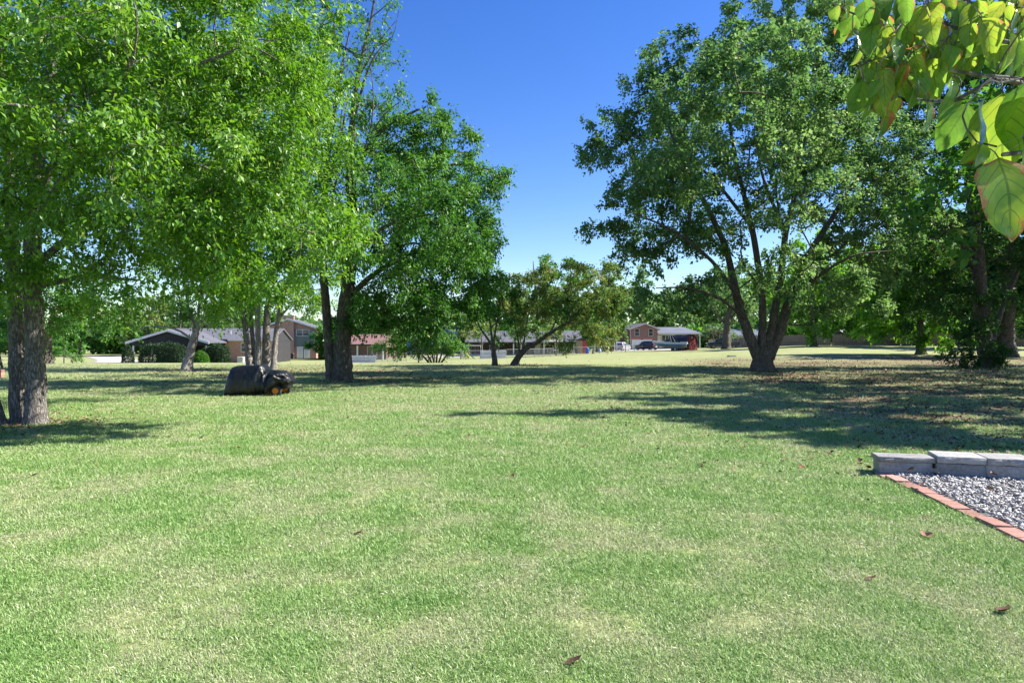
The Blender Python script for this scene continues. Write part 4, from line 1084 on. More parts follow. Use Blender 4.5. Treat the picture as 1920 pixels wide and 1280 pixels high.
def rough_block(L, D, Hh, seed, split=.012):
    "one split-face block: subdivided box with a rough front and chipped edges, back narrower than front"
    rng = random.Random(seed)
    nx, nz = 7, 3
    V = []; idx = {}
    def vid(i, j, k):
        key = (i, j, k)
        if key in idx: return idx[key]
        x = -L / 2 + L * i / nx; y = -D / 2 + D * j; z = Hh * k / nz
        if j == 1: x *= .97
        if j == 0:
            y += rng.uniform(-split, split)
            if i in (0, nx): y += .012
            if k in (0, nz): y += .006
        if k == nz: z += rng.uniform(-.002, .002)
        V.append((x, y, z)); idx[key] = len(V) - 1; return idx[key]
    Fc = []
    for i in range(nx):
        for k in range(nz):
            Fc.append((vid(i, 0, k), vid(i + 1, 0, k), vid(i + 1, 0, k + 1), vid(i, 0, k + 1)))
            Fc.append((vid(i + 1, 1, k), vid(i, 1, k), vid(i, 1, k + 1), vid(i + 1, 1, k + 1)))
        Fc.append((vid(i, 0, nz), vid(i + 1, 0, nz), vid(i + 1, 1, nz), vid(i, 1, nz)))
        Fc.append((vid(i + 1, 0, 0), vid(i, 0, 0), vid(i, 1, 0), vid(i + 1, 1, 0)))
    for k in range(nz):
        Fc.append((vid(0, 1, k), vid(0, 0, k), vid(0, 0, k + 1), vid(0, 1, k + 1)))
        Fc.append((vid(nx, 0, k), vid(nx, 1, k), vid(nx, 1, k + 1), vid(nx, 0, k + 1)))
    return V, Fc

def block_wall():
    ang = RAD(-16)
    p0 = Vector((4.44, 8.27, 0))
    root = thing('block_wall', 'low retaining wall of rough grey concrete blocks beside the gravel bed', 'wall', (p0.x, p0.y, g1(p0.x, p0.y)), ang)
    def blk(name, x, y, z, L, D, hh, rz, seed, lab=None):
        v, f = rough_block(L, D, hh, seed)
        o = MB().add(v, f).build(name, M['block'], root)
        o.location = (x, y, z); o.rotation_euler = (0, 0, rz)
        b = o.modifiers.new('bevel', 'BEVEL'); b.width = .006; b.segments = 1; b.limit_method = 'ANGLE'; b.angle_limit = RAD(50)
        if lab: o['label'] = lab
    # the lower end block, turned slightly, with its thin cap
    blk('block', .28, .10, -.05, .58, .30, .213, RAD(3), 1)
    blk('cap_stone', .285, .10, .165, .63, .34, .06, RAD(3), 2, 'thin cap stone on the end block')
    x = .60
    for k in range(5):
        L = .505
        blk('block', x + L / 2, .07 + .006 * (k % 2), -.06, L - .004, .32, .235, RAD(.5 * (-1) ** k), 10 + k)
        blk('cap_stone', x + L / 2 + .01, .13 + .004 * (k % 3), .178, L - .003, .44, .08, RAD(.6 * (-1) ** (k + 1)), 30 + k)
        x += L
block_wall()

def brick_edging():
    root = thing('brick_edging', 'single row of salmon red bricks edging the gravel bed', 'edging', (4.42, 6.9, g1(4.4, 6.9)))
    rng = random.Random(4)
    a = Vector((4.40, 8.30)); b = Vector((4.00, 4.9))
    d = (b - a).normalized(); L = .315
    me = []
    for k in range(11):
        p = a + d * (L * (k + .5))
        m = MB().box(-.077, .077, -L / 2 + .011, L / 2 - .011, -.05, .032)
        o = m.build('brick', M['brick_red'], root, bevel=.006)
        o.location = (p.x - 4.42 + .075 + rng.uniform(-.009, .009), p.y - 6.9, rng.uniform(-.014, .008))
        o.rotation_euler = (RAD(rng.uniform(-1.5, 1.5)), RAD(rng.uniform(-5, 3)), math.atan2(-d.x, d.y) + math.pi + RAD(rng.uniform(-2, 2)))
brick_edging()

def gravel_material():
    m, nt, out = mat_new('gravel')
    r = attr(nt, 'rnd')
    c = ramp(nt, r, [(0, (.22, .215, .205)), (.3, (.36, .35, .33)), (.6, (.5, .485, .46)), (.85, (.66, .63, .59)), (1, (.42, .32, .25))])
    n = noise_tex(nt, 90, 4, coord(nt))
    c = mixc(nt, .25, c, ramp(nt, n, [(.3, (.12, .12, .12)), (.7, (.5, .49, .48))]))
    pbsdf(nt, out, c, .85, 0, bump(nt, n, .5, .004), .3)
    return m
M['gravel'] = gravel_material()
def gravel():
    tag(sheet('gravel_bed', [(4.5, 8.15), (4.2, 4.9), (4.1, 4.2), (8.2, 4.2), (8.2, 7.2)], plain('gravel_soil', (.13, .125, .12), .95, .3, 20), .012, step=.1))
    rng = np.random.default_rng(6)
    n = 13000
    y = rng.uniform(4.4, 8.66, n * 2); x = rng.uniform(4.1, 8.2, n * 2)
    xe = 4.40 + (y - 8.3) * .118 + .17
    yw = 8.25 - (x - 4.44) * .287
    k = (x > xe) & (y < yw); x, y = x[k][:n], y[k][:n]; n = len(x)
    oct_ = np.array([[1, 0, 0], [-1, 0, 0], [0, 1, 0], [0, -1, 0], [0, 0, 1], [0, 0, -1], [.6, .6, .5], [-.6, -.55, .5]], float)
    base = np.array([[0, 2, 4], [2, 1, 4], [1, 3, 4], [3, 0, 4], [2, 0, 5], [1, 2, 5], [3, 1, 5], [0, 3, 5]])
    s = rng.uniform(.008, .022, n)
    V6 = oct_[:6][None] * (1 + rng.normal(0, .25, (n, 6, 1))) * s[:, None, None] * np.array([1.25, 1, .7]) + rng.normal(0, .004, (n, 6, 3))
    a = rng.uniform(0, 6.28, n); t = rng.normal(0, .5, n)
    c, q = np.cos(a)[:, None], np.sin(a)[:, None]
    X = V6[..., 0] * c - V6[..., 1] * q; Y = V6[..., 0] * q + V6[..., 1] * c; Z = V6[..., 2] + X * np.sin(t)[:, None]
    lay = rng.uniform(0, .028, n)
    P = np.stack([X + x[:, None], Y + y[:, None], Z + (gz(x, y) + .02 + lay)[:, None]], -1).reshape(-1, 3)
    Fc = (np.arange(n)[:, None, None] * 6 + base[None]).reshape(-1, 3)
    o = np_mesh('gravel', P, Fc, M['gravel'], None, attrs={'rnd': ('FACE', np.repeat(np.clip(rng.beta(2, 2, n), 0, 1), 8))})
    tag(o, 'loose pale grey gravel filling the bed behind the brick edging', 'gravel', kind='stuff')
gravel()
def bed_leaves():
    rng = np.random.default_rng(19)
    for (x, y, s, lb) in ((4.72, 8.06, .06, 'orange brown leaf caught against the block wall over the gravel'), (4.95, 8.0, .055, 'second leaf from the left of those against the block wall'),
                          (5.5, 7.8, .05, 'pale leaf on the gravel near the middle of the block wall'), (4.28, 8.2, .055, 'rust leaf at the left end of the brick edging'),
                          (4.9, 7.0, .045, 'reddish leaf lying out on the gravel'), (4.93, 6.0, .06, 'dark red leaf on the gravel at the right edge'), (4.36, 7.25, .05, 'brown leaf leaning on the lawn side of the bricks')):
        v, f = litter_leaf(rng, .8)
        o = np_mesh('fallen_leaf', v, f, M['dead_leaf'])
        o.location = (x, y, g1(x, y) + .085); o.scale = (s, s, s); o.rotation_euler = (.4, .3, rng.uniform(0, 6))
        tag(o, lb, 'leaf', 'leaves caught by the wall and bricks')
bed_leaves()

# ------------------------------------------------------------------ covered riding mower
M['tarp'] = None
def tarp_material():
    m, nt, out = mat_new('tarp')
    v = coord(nt)
    n = noise_tex(nt, 5, 6, v, .7); n2 = noise_tex(nt, 22, 4, v, .65, .8)
    c = ramp(nt, n, [(.35, (.004, .005, .008)), (.6, (.009, .010, .015)), (.82, (.04, .043, .052))])
    rr = ramp(nt, n2, [(.3, (.26, .26, .26)), (.7, (.5, .5, .5))])
    vo = nt.nodes.new('ShaderNodeTexVoronoi'); vo.feature = 'DISTANCE_TO_EDGE'; vo.inputs['Scale'].default_value = 3.2
    wv = nt.nodes.new('ShaderNodeVectorMath'); wv.operation = 'ADD'
    nc = nt.nodes.new('ShaderNodeTexNoise'); nc.inputs['Scale'].default_value = 5; nc.inputs['Detail'].default_value = 4; nt.links.new(v, nc.inputs['Vector'])
    nt.links.new(v, wv.inputs[0]); nt.links.new(nc.outputs['Color'], wv.inputs[1]); nt.links.new(wv.outputs[0], vo.inputs['Vector'])
    hgt = mth(nt, 'ADD', mth(nt, 'MULTIPLY', mth(nt, 'MULTIPLY', vo.outputs['Distance'], 1.2, True), .45), n2)
    pbsdf(nt, out, c, rr, 0, bump(nt, hgt, .35, .03), .5)
    return m
M['tarp'] = tarp_material()
M['rubber'] = plain('rubber', (.03, .03, .032), .85, .2, 8)
M['orange'] = plain('orange_paint', (.75, .24, .02), .4, .12, 8, coat=.2)
M['deck'] = plain('deck_paint', (.16, .06, .02), .7, .3, 6)
M['grey_metal'] = plain('grey_metal', (.35, .35, .36), .45, .15, 8, metal=.6)
M['black_paint'] = plain('black_paint', (.02, .02, .022), .35, .2, 5)

def wheel(parent, loc, r, w, rimmat, axis='y', name='wheel'):
    "tyre with rounded shoulders; dished rim and hub as sub-part"
    def lathe(prof, n=24):
        V = []; Fc = []
        for i in range(n):
            a = 2 * math.pi * i / n
            for (rr, t) in prof:
                V.append((rr * math.cos(a), t, rr * math.sin(a)) if axis == 'y' else (t, rr * math.cos(a), rr * math.sin(a)))
        k = len(prof)
        for i in range(n):
            for j in range(k - 1):
                Fc.append((i * k + j, i * k + j + 1, ((i + 1) % n) * k + j + 1, ((i + 1) % n) * k + j))
        return V, Fc
    h = w / 2
    v, f = lathe([(r * .55, -h * .8), (r * .8, -h), (r * .95, -h * .85), (r, -h * .4), (r, h * .4), (r * .95, h * .85), (r * .8, h), (r * .55, h * .8)])
    t = MB().add(v, f).build(name, M['rubber'], parent, smooth=True); t.location = loc
    v, f = lathe([(.001, -h * .55), (r * .16, -h * .62), (r * .2, -h * .4), (r * .42, -h * .3), (r * .5, -h * .75), (r * .56, -h * .82), (r * .56, h * .82), (r * .5, h * .75), (r * .42, h * .3), (r * .2, h * .4), (r * .16, h * .62), (.001, h * .55)])
    MB().add(v, f).build('rim', rimmat, t, smooth=True)
    return t

def mower():
    d = 20.3
    c = G(492, d)
    root = thing('riding_mower', 'riding lawn mower with orange wheel hubs under a dark cover', 'mower', tuple(c), RAD(-3))
    # local x: + is the front (right in the view)
    B('chassis', M['black_paint'], root, -.72, .84, -.22, .22, .22, .36, .02)
    MB().prism([(.12, .34), (.86, .34), (.88, .55), (.80, .68), (.14, .76)], 'y', -.23, .23).build('hood', M['black_paint'], root, bevel=.03)
    MB().prism([(-.45, .36), (-.05, .36), (-.05, .44), (-.40, .48)], 'y', -.22, .22).build('seat_base', M['black_paint'], root, bevel=.02)
    MB().prism([(-.62, .50), (-.15, .50), (-.15, .58), (-.52, .62), (-.60, .86), (-.70, .86)], 'y', -.2, .2).build('seat', M['black_paint'], root, bevel=.03)
    MB().tube([(.08, 0, .45), (-.02, 0, .82)], .02).tube([(-.02 + .0 * k, .17 * math.cos(k * .524), .82 + .17 * math.sin(k * .524) * .45) for k in range(13)], .015, 6).build('steering_wheel', M['black_paint'], root)
    MB().prism([(-.55, -.30), (.35, -.36), (.42, -.2), (.42, .2), (.35, .36), (-.55, .30)], 'z', .08, .22).build('mowing_deck', M['deck'], root, bevel=.02)
    MB().box(-.10, .18, -.42, -.34, .06, .14).build('deck_guard', M['black_paint'], root, bevel=.01)
    B('bumper', M['black_paint'], root, .80, .86, -.2, .2, .24, .34, .01)
    for s in (-1, 1):
        wheel(root, (.56, s * .36, .165), .165, .14, M['orange'], name='front_wheel')
        wheel(root, (-.52, s * .25, .24), .24, .22, M['orange'], name='rear_wheel')
    # the cover: profile stations along x: (x, half width top, top z, half width hem, hem z)
    st = np.array([(-1.00, .34, .02, .46, .0), (-.985, .36, .10, .47, .0), (-.94, .36, .38, .48, .0), (-.88, .35, .70, .48, .0), (-.82, .34, .85, .48, .0), (-.72, .34, .89, .48, .0),
                   (-.50, .34, .895, .48, .0), (-.25, .33, .90, .48, .02), (-.05, .32, .925, .47, .04), (.02, .30, .945, .47, .05), (.09, .29, .89, .47, .06), (.18, .27, .79, .46, .09), (.28, .26, .755, .46, .13),
                   (.45, .25, .75, .45, .24), (.62, .25, .735, .43, .33), (.76, .24, .69, .42, .37), (.86, .22, .60, .40, .38), (.93, .19, .50, .37, .39), (.955, .18, .44, .34, .395)])
    nx, nu = 96, 72
    xs = np.linspace(st[0, 0], st[-1, 0], nx)
    q = [np.interp(xs, st[:, 0], st[:, k]) for k in range(1, 5)]
    u = np.linspace(-1, 1, nu)
    U, X = np.meshgrid(u, xs)
    wt, zt, wh, zh = [a[:, None] for a in q]
    au = np.abs(U); sg = np.sign(U)
    th = au * np.pi / 2
    Yv = wh * np.sin(th) ** .40 * (1 - .26 * np.cos(th))
    Zv = zh + (zt - zh) * np.cos(th).clip(0, 1) ** .36
    s = np.clip((au - .3) / .7, 0, 1)
    # hanging folds, deeper towards the hem and at the front half; diagonal drag lines
    ph = X * 21 + 3.0 * s + 2.2 * np.sin(X * 5)
    amp = (.014 + .055 * s) * np.clip((X + .25) * 1.5, .16, .9)
    Yv = Yv + amp * (np.sin(ph) * .6 + .5 * np.sin(ph * .53 + 1.3) + .35 * np.sin(ph * 1.9 + sg))
    dg = np.sin((X * 9 - Zv * 13) + 1.2 * fbm(X * 4, U * 4, 3, 3) * 6)
    Yv = Yv + .05 * dg * s * (1 - s) * 4 * np.clip((X + .1) * 2, 0, 1)
    bumpz = (fbm(X * 7, U * 5, 13, 3) - .5) * .05 * np.clip((X + .3) * 1.6, .3, 1)
    Zv = Zv + bumpz * (zt > .3)
    phi = np.arctan2(.97 - Zv, X + .02); rr_ = np.hypot(.97 - Zv, X + .02)
    ridge = (1 - np.abs(np.sin(phi * 5.2 + .5 + .5 * np.sin(rr_ * 6)))) ** 4 * np.clip(rr_, 0, .9) * np.clip((X + .35) * 2.2, .12, 1)
    Yv = Yv + .11 * ridge * s ** .6
    Zv = Zv - .03 * ridge * (s < .5)
    wr = (fbm(X * 6 + 4, Zv * 6, 23, 3) - .5) * .10 * np.clip((X + .4) * 2, .45, 1)
    Yv = Yv + wr * s
    Zv = np.where(s >= .999, Zv + .02 * np.sin(X * 16) * (zh > .03), Zv)
    Zv = np.maximum(Zv, .012)
    V = np.stack([X, Yv * np.where(sg == 0, 1, sg), Zv], -1).reshape(-1, 3)
    i = (np.arange(nx - 1) * nu)[:, None]; k = np.arange(nu - 1)[None]
    Fc = np.stack([i + k, i + nu + k, i + nu + k + 1, i + k + 1], -1).reshape(-1, 4)[:, ::-1]
    # end caps as fans down the rows
    o = np_mesh('mower_cover', V, Fc, M['tarp'], None, smooth=True)
    # front apron closing the nose
    o.location = tuple(c); o.rotation_euler = (0, 0, RAD(-3))
    so = o.modifiers.new('solid', 'SOLIDIFY'); so.thickness = .006; so.offset = 1
    tag(o, 'crumpled black plastic cover draped over the riding mower', 'cover')
mower()

# ------------------------------------------------------------------ dogwood in the upper right corner
def dogwood_leaf_mat(name, warm):
    m, nt, out = mat_new(name)
    tc = nt.nodes.new('ShaderNodeTexCoord'); uv = nt.nodes.new('ShaderNodeSeparateXYZ'); nt.links.new(tc.outputs['UV'], uv.inputs[0])
    oi = nt.nodes.new('ShaderNodeObjectInfo')
    u = uv.outputs['X']; v = uv.outputs['Y']                 # u across -1..1 mapped to 0..1, v along
    au = mth(nt, 'ABSOLUTE', mth(nt, 'SUBTRACT', mth(nt, 'MULTIPLY', u, 2), 1))
    n = noise_tex(nt, 22, 5, tc.outputs['Object'], .65)
    n2 = noise_tex(nt, 45, 4, tc.outputs['Object'], .6)
    g = ramp(nt, mth(nt, 'ADD', mth(nt, 'MULTIPLY', n, .7), mth(nt, 'MULTIPLY', oi.outputs['Random'], .35)), [(.25, (.035, .12, .015)), (.5, (.10, .235, .024)), (.72, (.22, .33, .03)), (.9, (.38, .40, .05))])
    # arching veins
    w = mth(nt, 'FRACT', mth(nt, 'SUBTRACT', mth(nt, 'MULTIPLY', v, 5.5), mth(nt, 'MULTIPLY', mth(nt, 'POWER', au, 1.5), 2.6)))
    ven = mth(nt, 'LESS_THAN', mth(nt, 'ABSOLUTE', mth(nt, 'SUBTRACT', w, .5)), .05)
    mid = mth(nt, 'LESS_THAN', au, .045)
    vv = mth(nt, 'MAXIMUM', ven, mid)
    c = mixc(nt, mth(nt, 'MULTIPLY', vv, .6), g, (.035, .10, .015))
    edge = mth(nt, 'MAXIMUM', au, mth(nt, 'MULTIPLY', mth(nt, 'SUBTRACT', v, .45), 1.75))
    e = mth(nt, 'MULTIPLY', mth(nt, 'SUBTRACT', mth(nt, 'ADD', edge, mth(nt, 'MULTIPLY', mth(nt, 'SUBTRACT', n, .5), 2.6)), 1.0 - warm), 5, True)
    red = ramp(nt, n2, [(.3, (.13, .05, .03)), (.5, (.30, .10, .035)), (.62, (.36, .2, .05)), (.78, (.16, .09, .05))])
    c = mixc(nt, e, c, red)
    d = nt.nodes.new('ShaderNodeBsdfDiffuse'); t = nt.nodes.new('ShaderNodeBsdfTranslucent'); gl = nt.nodes.new('ShaderNodeBsdfGlossy')
    gl.inputs['Roughness'].default_value = .3
    hh = nt.nodes.new('ShaderNodeHueSaturation'); hh.inputs['Hue'].default_value = .478; hh.inputs['Value'].default_value = 1.7; nt.links.new(c, hh.inputs['Color'])
    nt.links.new(c, d.inputs['Color']); nt.links.new(hh.outputs['Color'], t.inputs['Color'])
    b = bump(nt, mth(nt, 'ADD', mth(nt, 'MULTIPLY', vv, -.8), n2), .35, .002)
    nt.links.new(b, d.inputs['Normal']); nt.links.new(b, gl.inputs['Normal'])
    x = nt.nodes.new('ShaderNodeMixShader'); x.inputs[0].default_value = .55; nt.links.new(d.outputs[0], x.inputs[1]); nt.links.new(t.outputs[0], x.inputs[2])
    fr = nt.nodes.new('ShaderNodeFresnel'); fr.inputs['IOR'].default_value = 1.4
    y = nt.nodes.new('ShaderNodeMixShader'); nt.links.new(mth(nt, 'MULTIPLY', fr.outputs[0], .8), y.inputs[0]); nt.links.new(x.outputs[0], y.inputs[1]); nt.links.new(gl.outputs[0], y.inputs[2])
    nt.links.new(y.outputs[0], out.inputs['Surface'])
    return m

def dogwood():
    M['dog0'] = dogwood_leaf_mat('dogwood_leaf', -.05); M['dog1'] = dogwood_leaf_mat('dogwood_leaf_warm', .1); M['dog2'] = dogwood_leaf_mat('dogwood_leaf_red', .42); M['dog3'] = dogwood_leaf_mat('dogwood_leaf_edged', .34)
    base = Vector((2.75, 1.5, 0))
    root = thing('dogwood_tree', 'dogwood whose broad yellow-green leaves hang into the upper right corner', 'tree', tuple(base))
    skel = []; tips = []
    def part(name, pts, r, n=8):
        skel.extend(catmull([tuple(p) for p in pts], .05))
        m = MB().tube([Vector(p) - base for p in catmull([tuple(p) for p in pts], .05)], 1, n)
        C = catmull([tuple(p) for p in pts], .05)
        k = len(C)
        m = MB().tube([Vector(p) - base for p in C], [r[0] + (r[1] - r[0]) * i / (k - 1) for i in range(k)], n)
        return m.build(name, M['bark_grey'], root, smooth=True)
    fork = (2.6, 1.5, 1.75)
    part('trunk', [(2.75, 1.5, -.05), (2.7, 1.5, .9), fork], (.075, .05))
    part('trunk', [fork, (2.75, 1.6, 2.6), (2.9, 1.7, 3.6)], (.045, .02))
    # the branches that reach into view (pixel, depth)
    def w(px, py, d): return tuple(W(px, py, d))
    part('branch', [fork, (2.1, 1.55, 2.1), w(2080, 130, 1.55), w(1920, 88, 1.5), w(1838, 66, 1.48), w(1765, 45, 1.5), w(1690, 62, 1.5)], (.028, .003))
    part('branch', [(2.1, 1.55, 2.1), w(2150, 190, 1.5), w(1980, 155, 1.45), w(1840, 142, 1.42), w(1760, 128, 1.45), w(1690, 135, 1.5), w(1640, 150, 1.5)], (.016, .0022))
    part('branch', [w(1838, 66, 1.48), w(1822, 20, 1.5), w(1800, -60, 1.5)], (.006, .003))
    part('branch', [w(2050, 170, 1.35), w(1930, 160, 1.25), w(1860, 150, 1.2), w(1790, 190, 1.25), w(1720, 186, 1.35)], (.008, .002))
    part('branch', [(2.1, 1.55, 2.1), w(2200, 240, 1.2), w(2000, 260, 1.0), w(1930, 285, .98), w(1880, 290, .97)], (.012, .003))
    part('branch', [w(1690, 62, 1.5), w(1640, 40, 1.5), w(1585, 20, 1.5), w(1560, 5, 1.5)], (.003, .0015))
    rng = random.Random(12)
    def leaf(px, py, d, size_px, ang, tilt, mat, roll=0.0, curl=.35, wid=.36, lab=None):
        """leaf hung from its stalk at the pixel; ang: direction of the tip in the view (0 = down, + towards right); tilt: turn away from the viewer"""
        L = size_px / F * d
        nu, nv = 7, 9
        V = []; UV = []
        for j in range(nv):
            v = j / (nv - 1)
            half = wid * L * (math.sin(math.pi * v ** .82) ** .72) * (1 - .28 * v) if 0 < v < 1 else 0.0
            for i in range(nu):
                u = -1 + 2 * i / (nu - 1)
                x = u * half
                z = curl * L * (.55 * (abs(u) ** 1.6) * (half / (L * wid + 1e-6)) * .38 - .42 * v * v) + L * .035 * math.sin(11 * v + u * 3 + px) * abs(u) + L * .03 * math.sin(5 * v + px)
                V.append((x, -v * L, z)); UV.append(((u + 1) / 2, v))
        Fc = []
        for j in range(nv - 1):
            for i in range(nu - 1):
                a = j * nu + i
                Fc.append((a, a + nu, a + nu + 1, a + 1))
        tips.append(np.array(W(px, py, d)) + np.array([0, .004, L * .14]))
        # stalk
        sl = L * .16
        me = bpy.data.meshes.new('leaf'); me.from_pydata(V, [], Fc); me.update()
        ul = me.uv_layers.new(name='UVMap')
        for lp in me.loops: ul.data[lp.index].uv = UV[lp.vertex_index]
        me.polygons.foreach_set('use_smooth', [True] * len(me.polygons)); me.materials.append(mat)
        o = bpy.data.objects.new('leaf', me); link(o, root)
        # local: -Y tip, +Z towards the viewer (world -Y), built upright: X right, Y up
        R = Matrix.Rotation(RAD(90), 4, 'X')
        Rt = R @ Matrix.Rotation(RAD(ang), 4, 'Z') @ Matrix.Rotation(RAD(tilt), 4, 'X') @ Matrix.Rotation(RAD(roll), 4, 'Y')
        o.matrix_local = Matrix.Translation(W(px, py, d) - base) @ Rt
        st = MB().tube([(0, 0, 0), (0, sl * .5, -sl * .15), (0, sl, -sl * .5)], .0009, 5).build('stalk', M['bark_grey'], o)
        if lab: o['label'] = lab
    # the big ones low at the right
    leaf(1872, 296, .97, 160, 6, -12, M['dog3'], 6, .25, .50, 'large hanging leaf with red brown edges, lowest of the spray')
    leaf(1880, 175, 1.0, 150, 12, 14, M['dog0'], -30, .5, .44)
    leaf(1838, 190, 1.02, 140, -6, -20, M['dog0'], 50, .5, .40)
    leaf(1930, 150, .98, 150, 12, 20, M['dog0'], -20, .4, .42)
    leaf(1835, 272, 1.0, 50, -40, -10, M['dog1'], 30, .5, .4)
    leaf(1935, 255, .97, 90, 20, 30, M['dog1'], 10, .4, .4)
    leaf(1790, 150, 1.25, 80, -18, -10, M['dog0'], 30, .5, .36)
    leaf(1815, 195, 1.22, 95, -28, 10, M['dog0'], -20, .4, .38)
    leaf(1742, 190, 1.35, 62, -4, -15, M['dog1'], 50, .5, .32)
    leaf(1925, 330, 1.05, 90, 15, 10, M['dog0'], -10, .4, .4)
    # curled red leaf in the middle
    leaf(1735, 88, 1.42, 78, -62, 25, M['dog2'], 35, 1.3, .36, 'curled red brown leaf in the middle of the spray')
    leaf(1700, 120, 1.4, 60, -30, 10, M['dog2'], -40, 1.2, .34)
    leaf(1660, 205, 1.5, 48, 5, 0, M['dog2'], 20, .8, .36)
    # the spray: stalk positions along the twigs
    spots = [(1640, 38, 88, -25, 0, 1), (1600, 30, 60, -35, 20, 0), (1566, 12, 42, -4, -30, 0), (1586, 12, 30, 20, 10, 0), (1580, 40, 48, 15, 30, 1), (1680, 70, 85, 2, -10, 0), (1720, 60, 90, 8, 15, 0), (1655, 95, 82, -6, 10, 0),
             (1625, 120, 62, 30, -15, 0), (1610, 130, 50, 8, 20, 1), (1655, 130, 84, 12, 0, 0), (1690, 130, 92, -4, -10, 0), (1720, 120, 96, 4, 5, 0), (1745, 110, 90, 12, 10, 0), (1640, 168, 55, -12, -10, 1), (1622, 178, 50, -5, 15, 0),
             (1770, 60, 72, -4, 0, 0), (1800, 70, 95, 28, -5, 0), (1840, 35, 92, 18, 0, 0), (1870, 30, 80, -8, 10, 0), (1895, 60, 70, 8, -20, 0), (1915, 20, 84, 5, 10, 1), (1760, 15, 76, -22, 10, 0), (1700, 20, 82, -16, -10, 0),
             (1740, 5, 80, 6, 0, 0), (1790, 0, 78, 10, 10, 0), (1660, 5, 72, -22, 10, 0), (1820, 5, 60, -6, -20, 1), (1710, 165, 50, 20, 10, 0), (1680, 180, 60, 0, 15, 1), (1755, 150, 62, -8, -10, 0), (1780, 110, 75, -2, 15, 0),
             (1700, 75, 76, -28, 0, 0), (1730, 30, 84, -4, 10, 0), (1630, 70, 64, 14, 10, 0), (1665, 45, 70, 10, 15, 0), (1850, 0, 70, 5, 10, 0), (1890, -10, 80, -12, 0, 0), (1620, 0, 60, 8, 10, 0), (1770, -10, 70, 20, 0, 0), (1800, 40, 60, -30, 0, 0), (1825, 100, 58, -20, 10, 0),
             (1925, 95, 70, -8, 0, 0), (1648, 150, 60, -22, 20, 0), (1672, 110, 74, 22, -20, 0), (1950, 40, 90, 0, 0, 0), (1885, 95, 55, 14, 25, 0), (1600, 60, 50, 18, -20, 0), (1612, 95, 46, -10, 20, 0), (1635, 15, 62, -8, 20, 0), (1690, 45, 70, 20, -10, 1), (1660, 75, 66, -18, 25, 0), (1705, 100, 80, 14, -15, 0), (1725, 145, 72, -14, 20, 0), (1685, 150, 58, 16, 0, 0), (1650, 185, 48, 10, -20, 1), (1760, 85, 74, 12, 20, 0), (1785, 85, 70, -20, -15, 0), (1735, 165, 66, 6, -20, 0), (1812, 60, 74, 6, 25, 0), (1860, 60, 66, -16, -10, 1), (1832, 0, 70, 14, 20, 0), (1700, -5, 70, 4, 15, 0), (1650, -12, 66, -4, 0, 0), (1590, -8, 54, -8, 10, 0)]
    for (px, py, s, a, t, k) in spots:
        leaf(px, py, 1.48 + rng.uniform(-.1, .12), s * rng.uniform(.62, .88), a + rng.uniform(-10, 10), t + rng.uniform(-22, 22), M['dog1' if k else 'dog0'], rng.uniform(-50, 50), rng.uniform(.3, .95), rng.uniform(.32, .42))
    for k in range(95):
        px = 1580 + 340 * rng.random() ** .8; top = -20 + max(0, 1620 - px) * .3; py = rng.uniform(top, 170 - max(0, px - 1700) * .35)
        leaf(px, py, rng.uniform(1.4, 1.72), rng.uniform(34, 66), rng.uniform(-40, 40), rng.uniform(-35, 35), M[('dog1', 'dog0', 'dog0', 'dog1', 'dog0', 'dog0')[k % 6]], rng.uniform(-65, 65), rng.uniform(.3, 1.0), rng.uniform(.3, .42))
    # more foliage of the same tree outside the frame
    for k in range(70):
        px = rng.uniform(1960, 2700); py = rng.uniform(-500, 330)
        leaf(px, py, rng.uniform(1.1, 1.9), rng.uniform(70, 110), rng.uniform(-30, 30), rng.uniform(-30, 30), M['dog0'], rng.uniform(-50, 50), .4, .38)
    # thin twigs that join every stalk to the branches
    S = np.array(skel); T = np.array(tips); n = len(T)
    D = np.linalg.norm(T[:, None] - S[None], axis=2); best = D.min(1); src = S[D.argmin(1)].copy(); done = np.zeros(n, bool)
    A = np.zeros((n, 3))
    for _ in range(n):
        j = int(np.where(done, 9e9, best).argmin()); done[j] = True; A[j] = src[j]
        q = np.linalg.norm(T - T[j], axis=1) * 1.05; up = (~done) & (q < best)
        best[up] = q[up]; src[up] = T[j]
    bd = np.random.default_rng(3).normal(size=(n, 3)) * .012; bd[:, 2] += .01
    V, Fc = tubes(A, T, np.full(n, .0016), np.full(n, .0010), bd, 5, 4)
    np_mesh('twigs', V - np.array(base), Fc, M['bark_grey'], root, smooth=True)['kind'] = 'stuff'
dogwood()
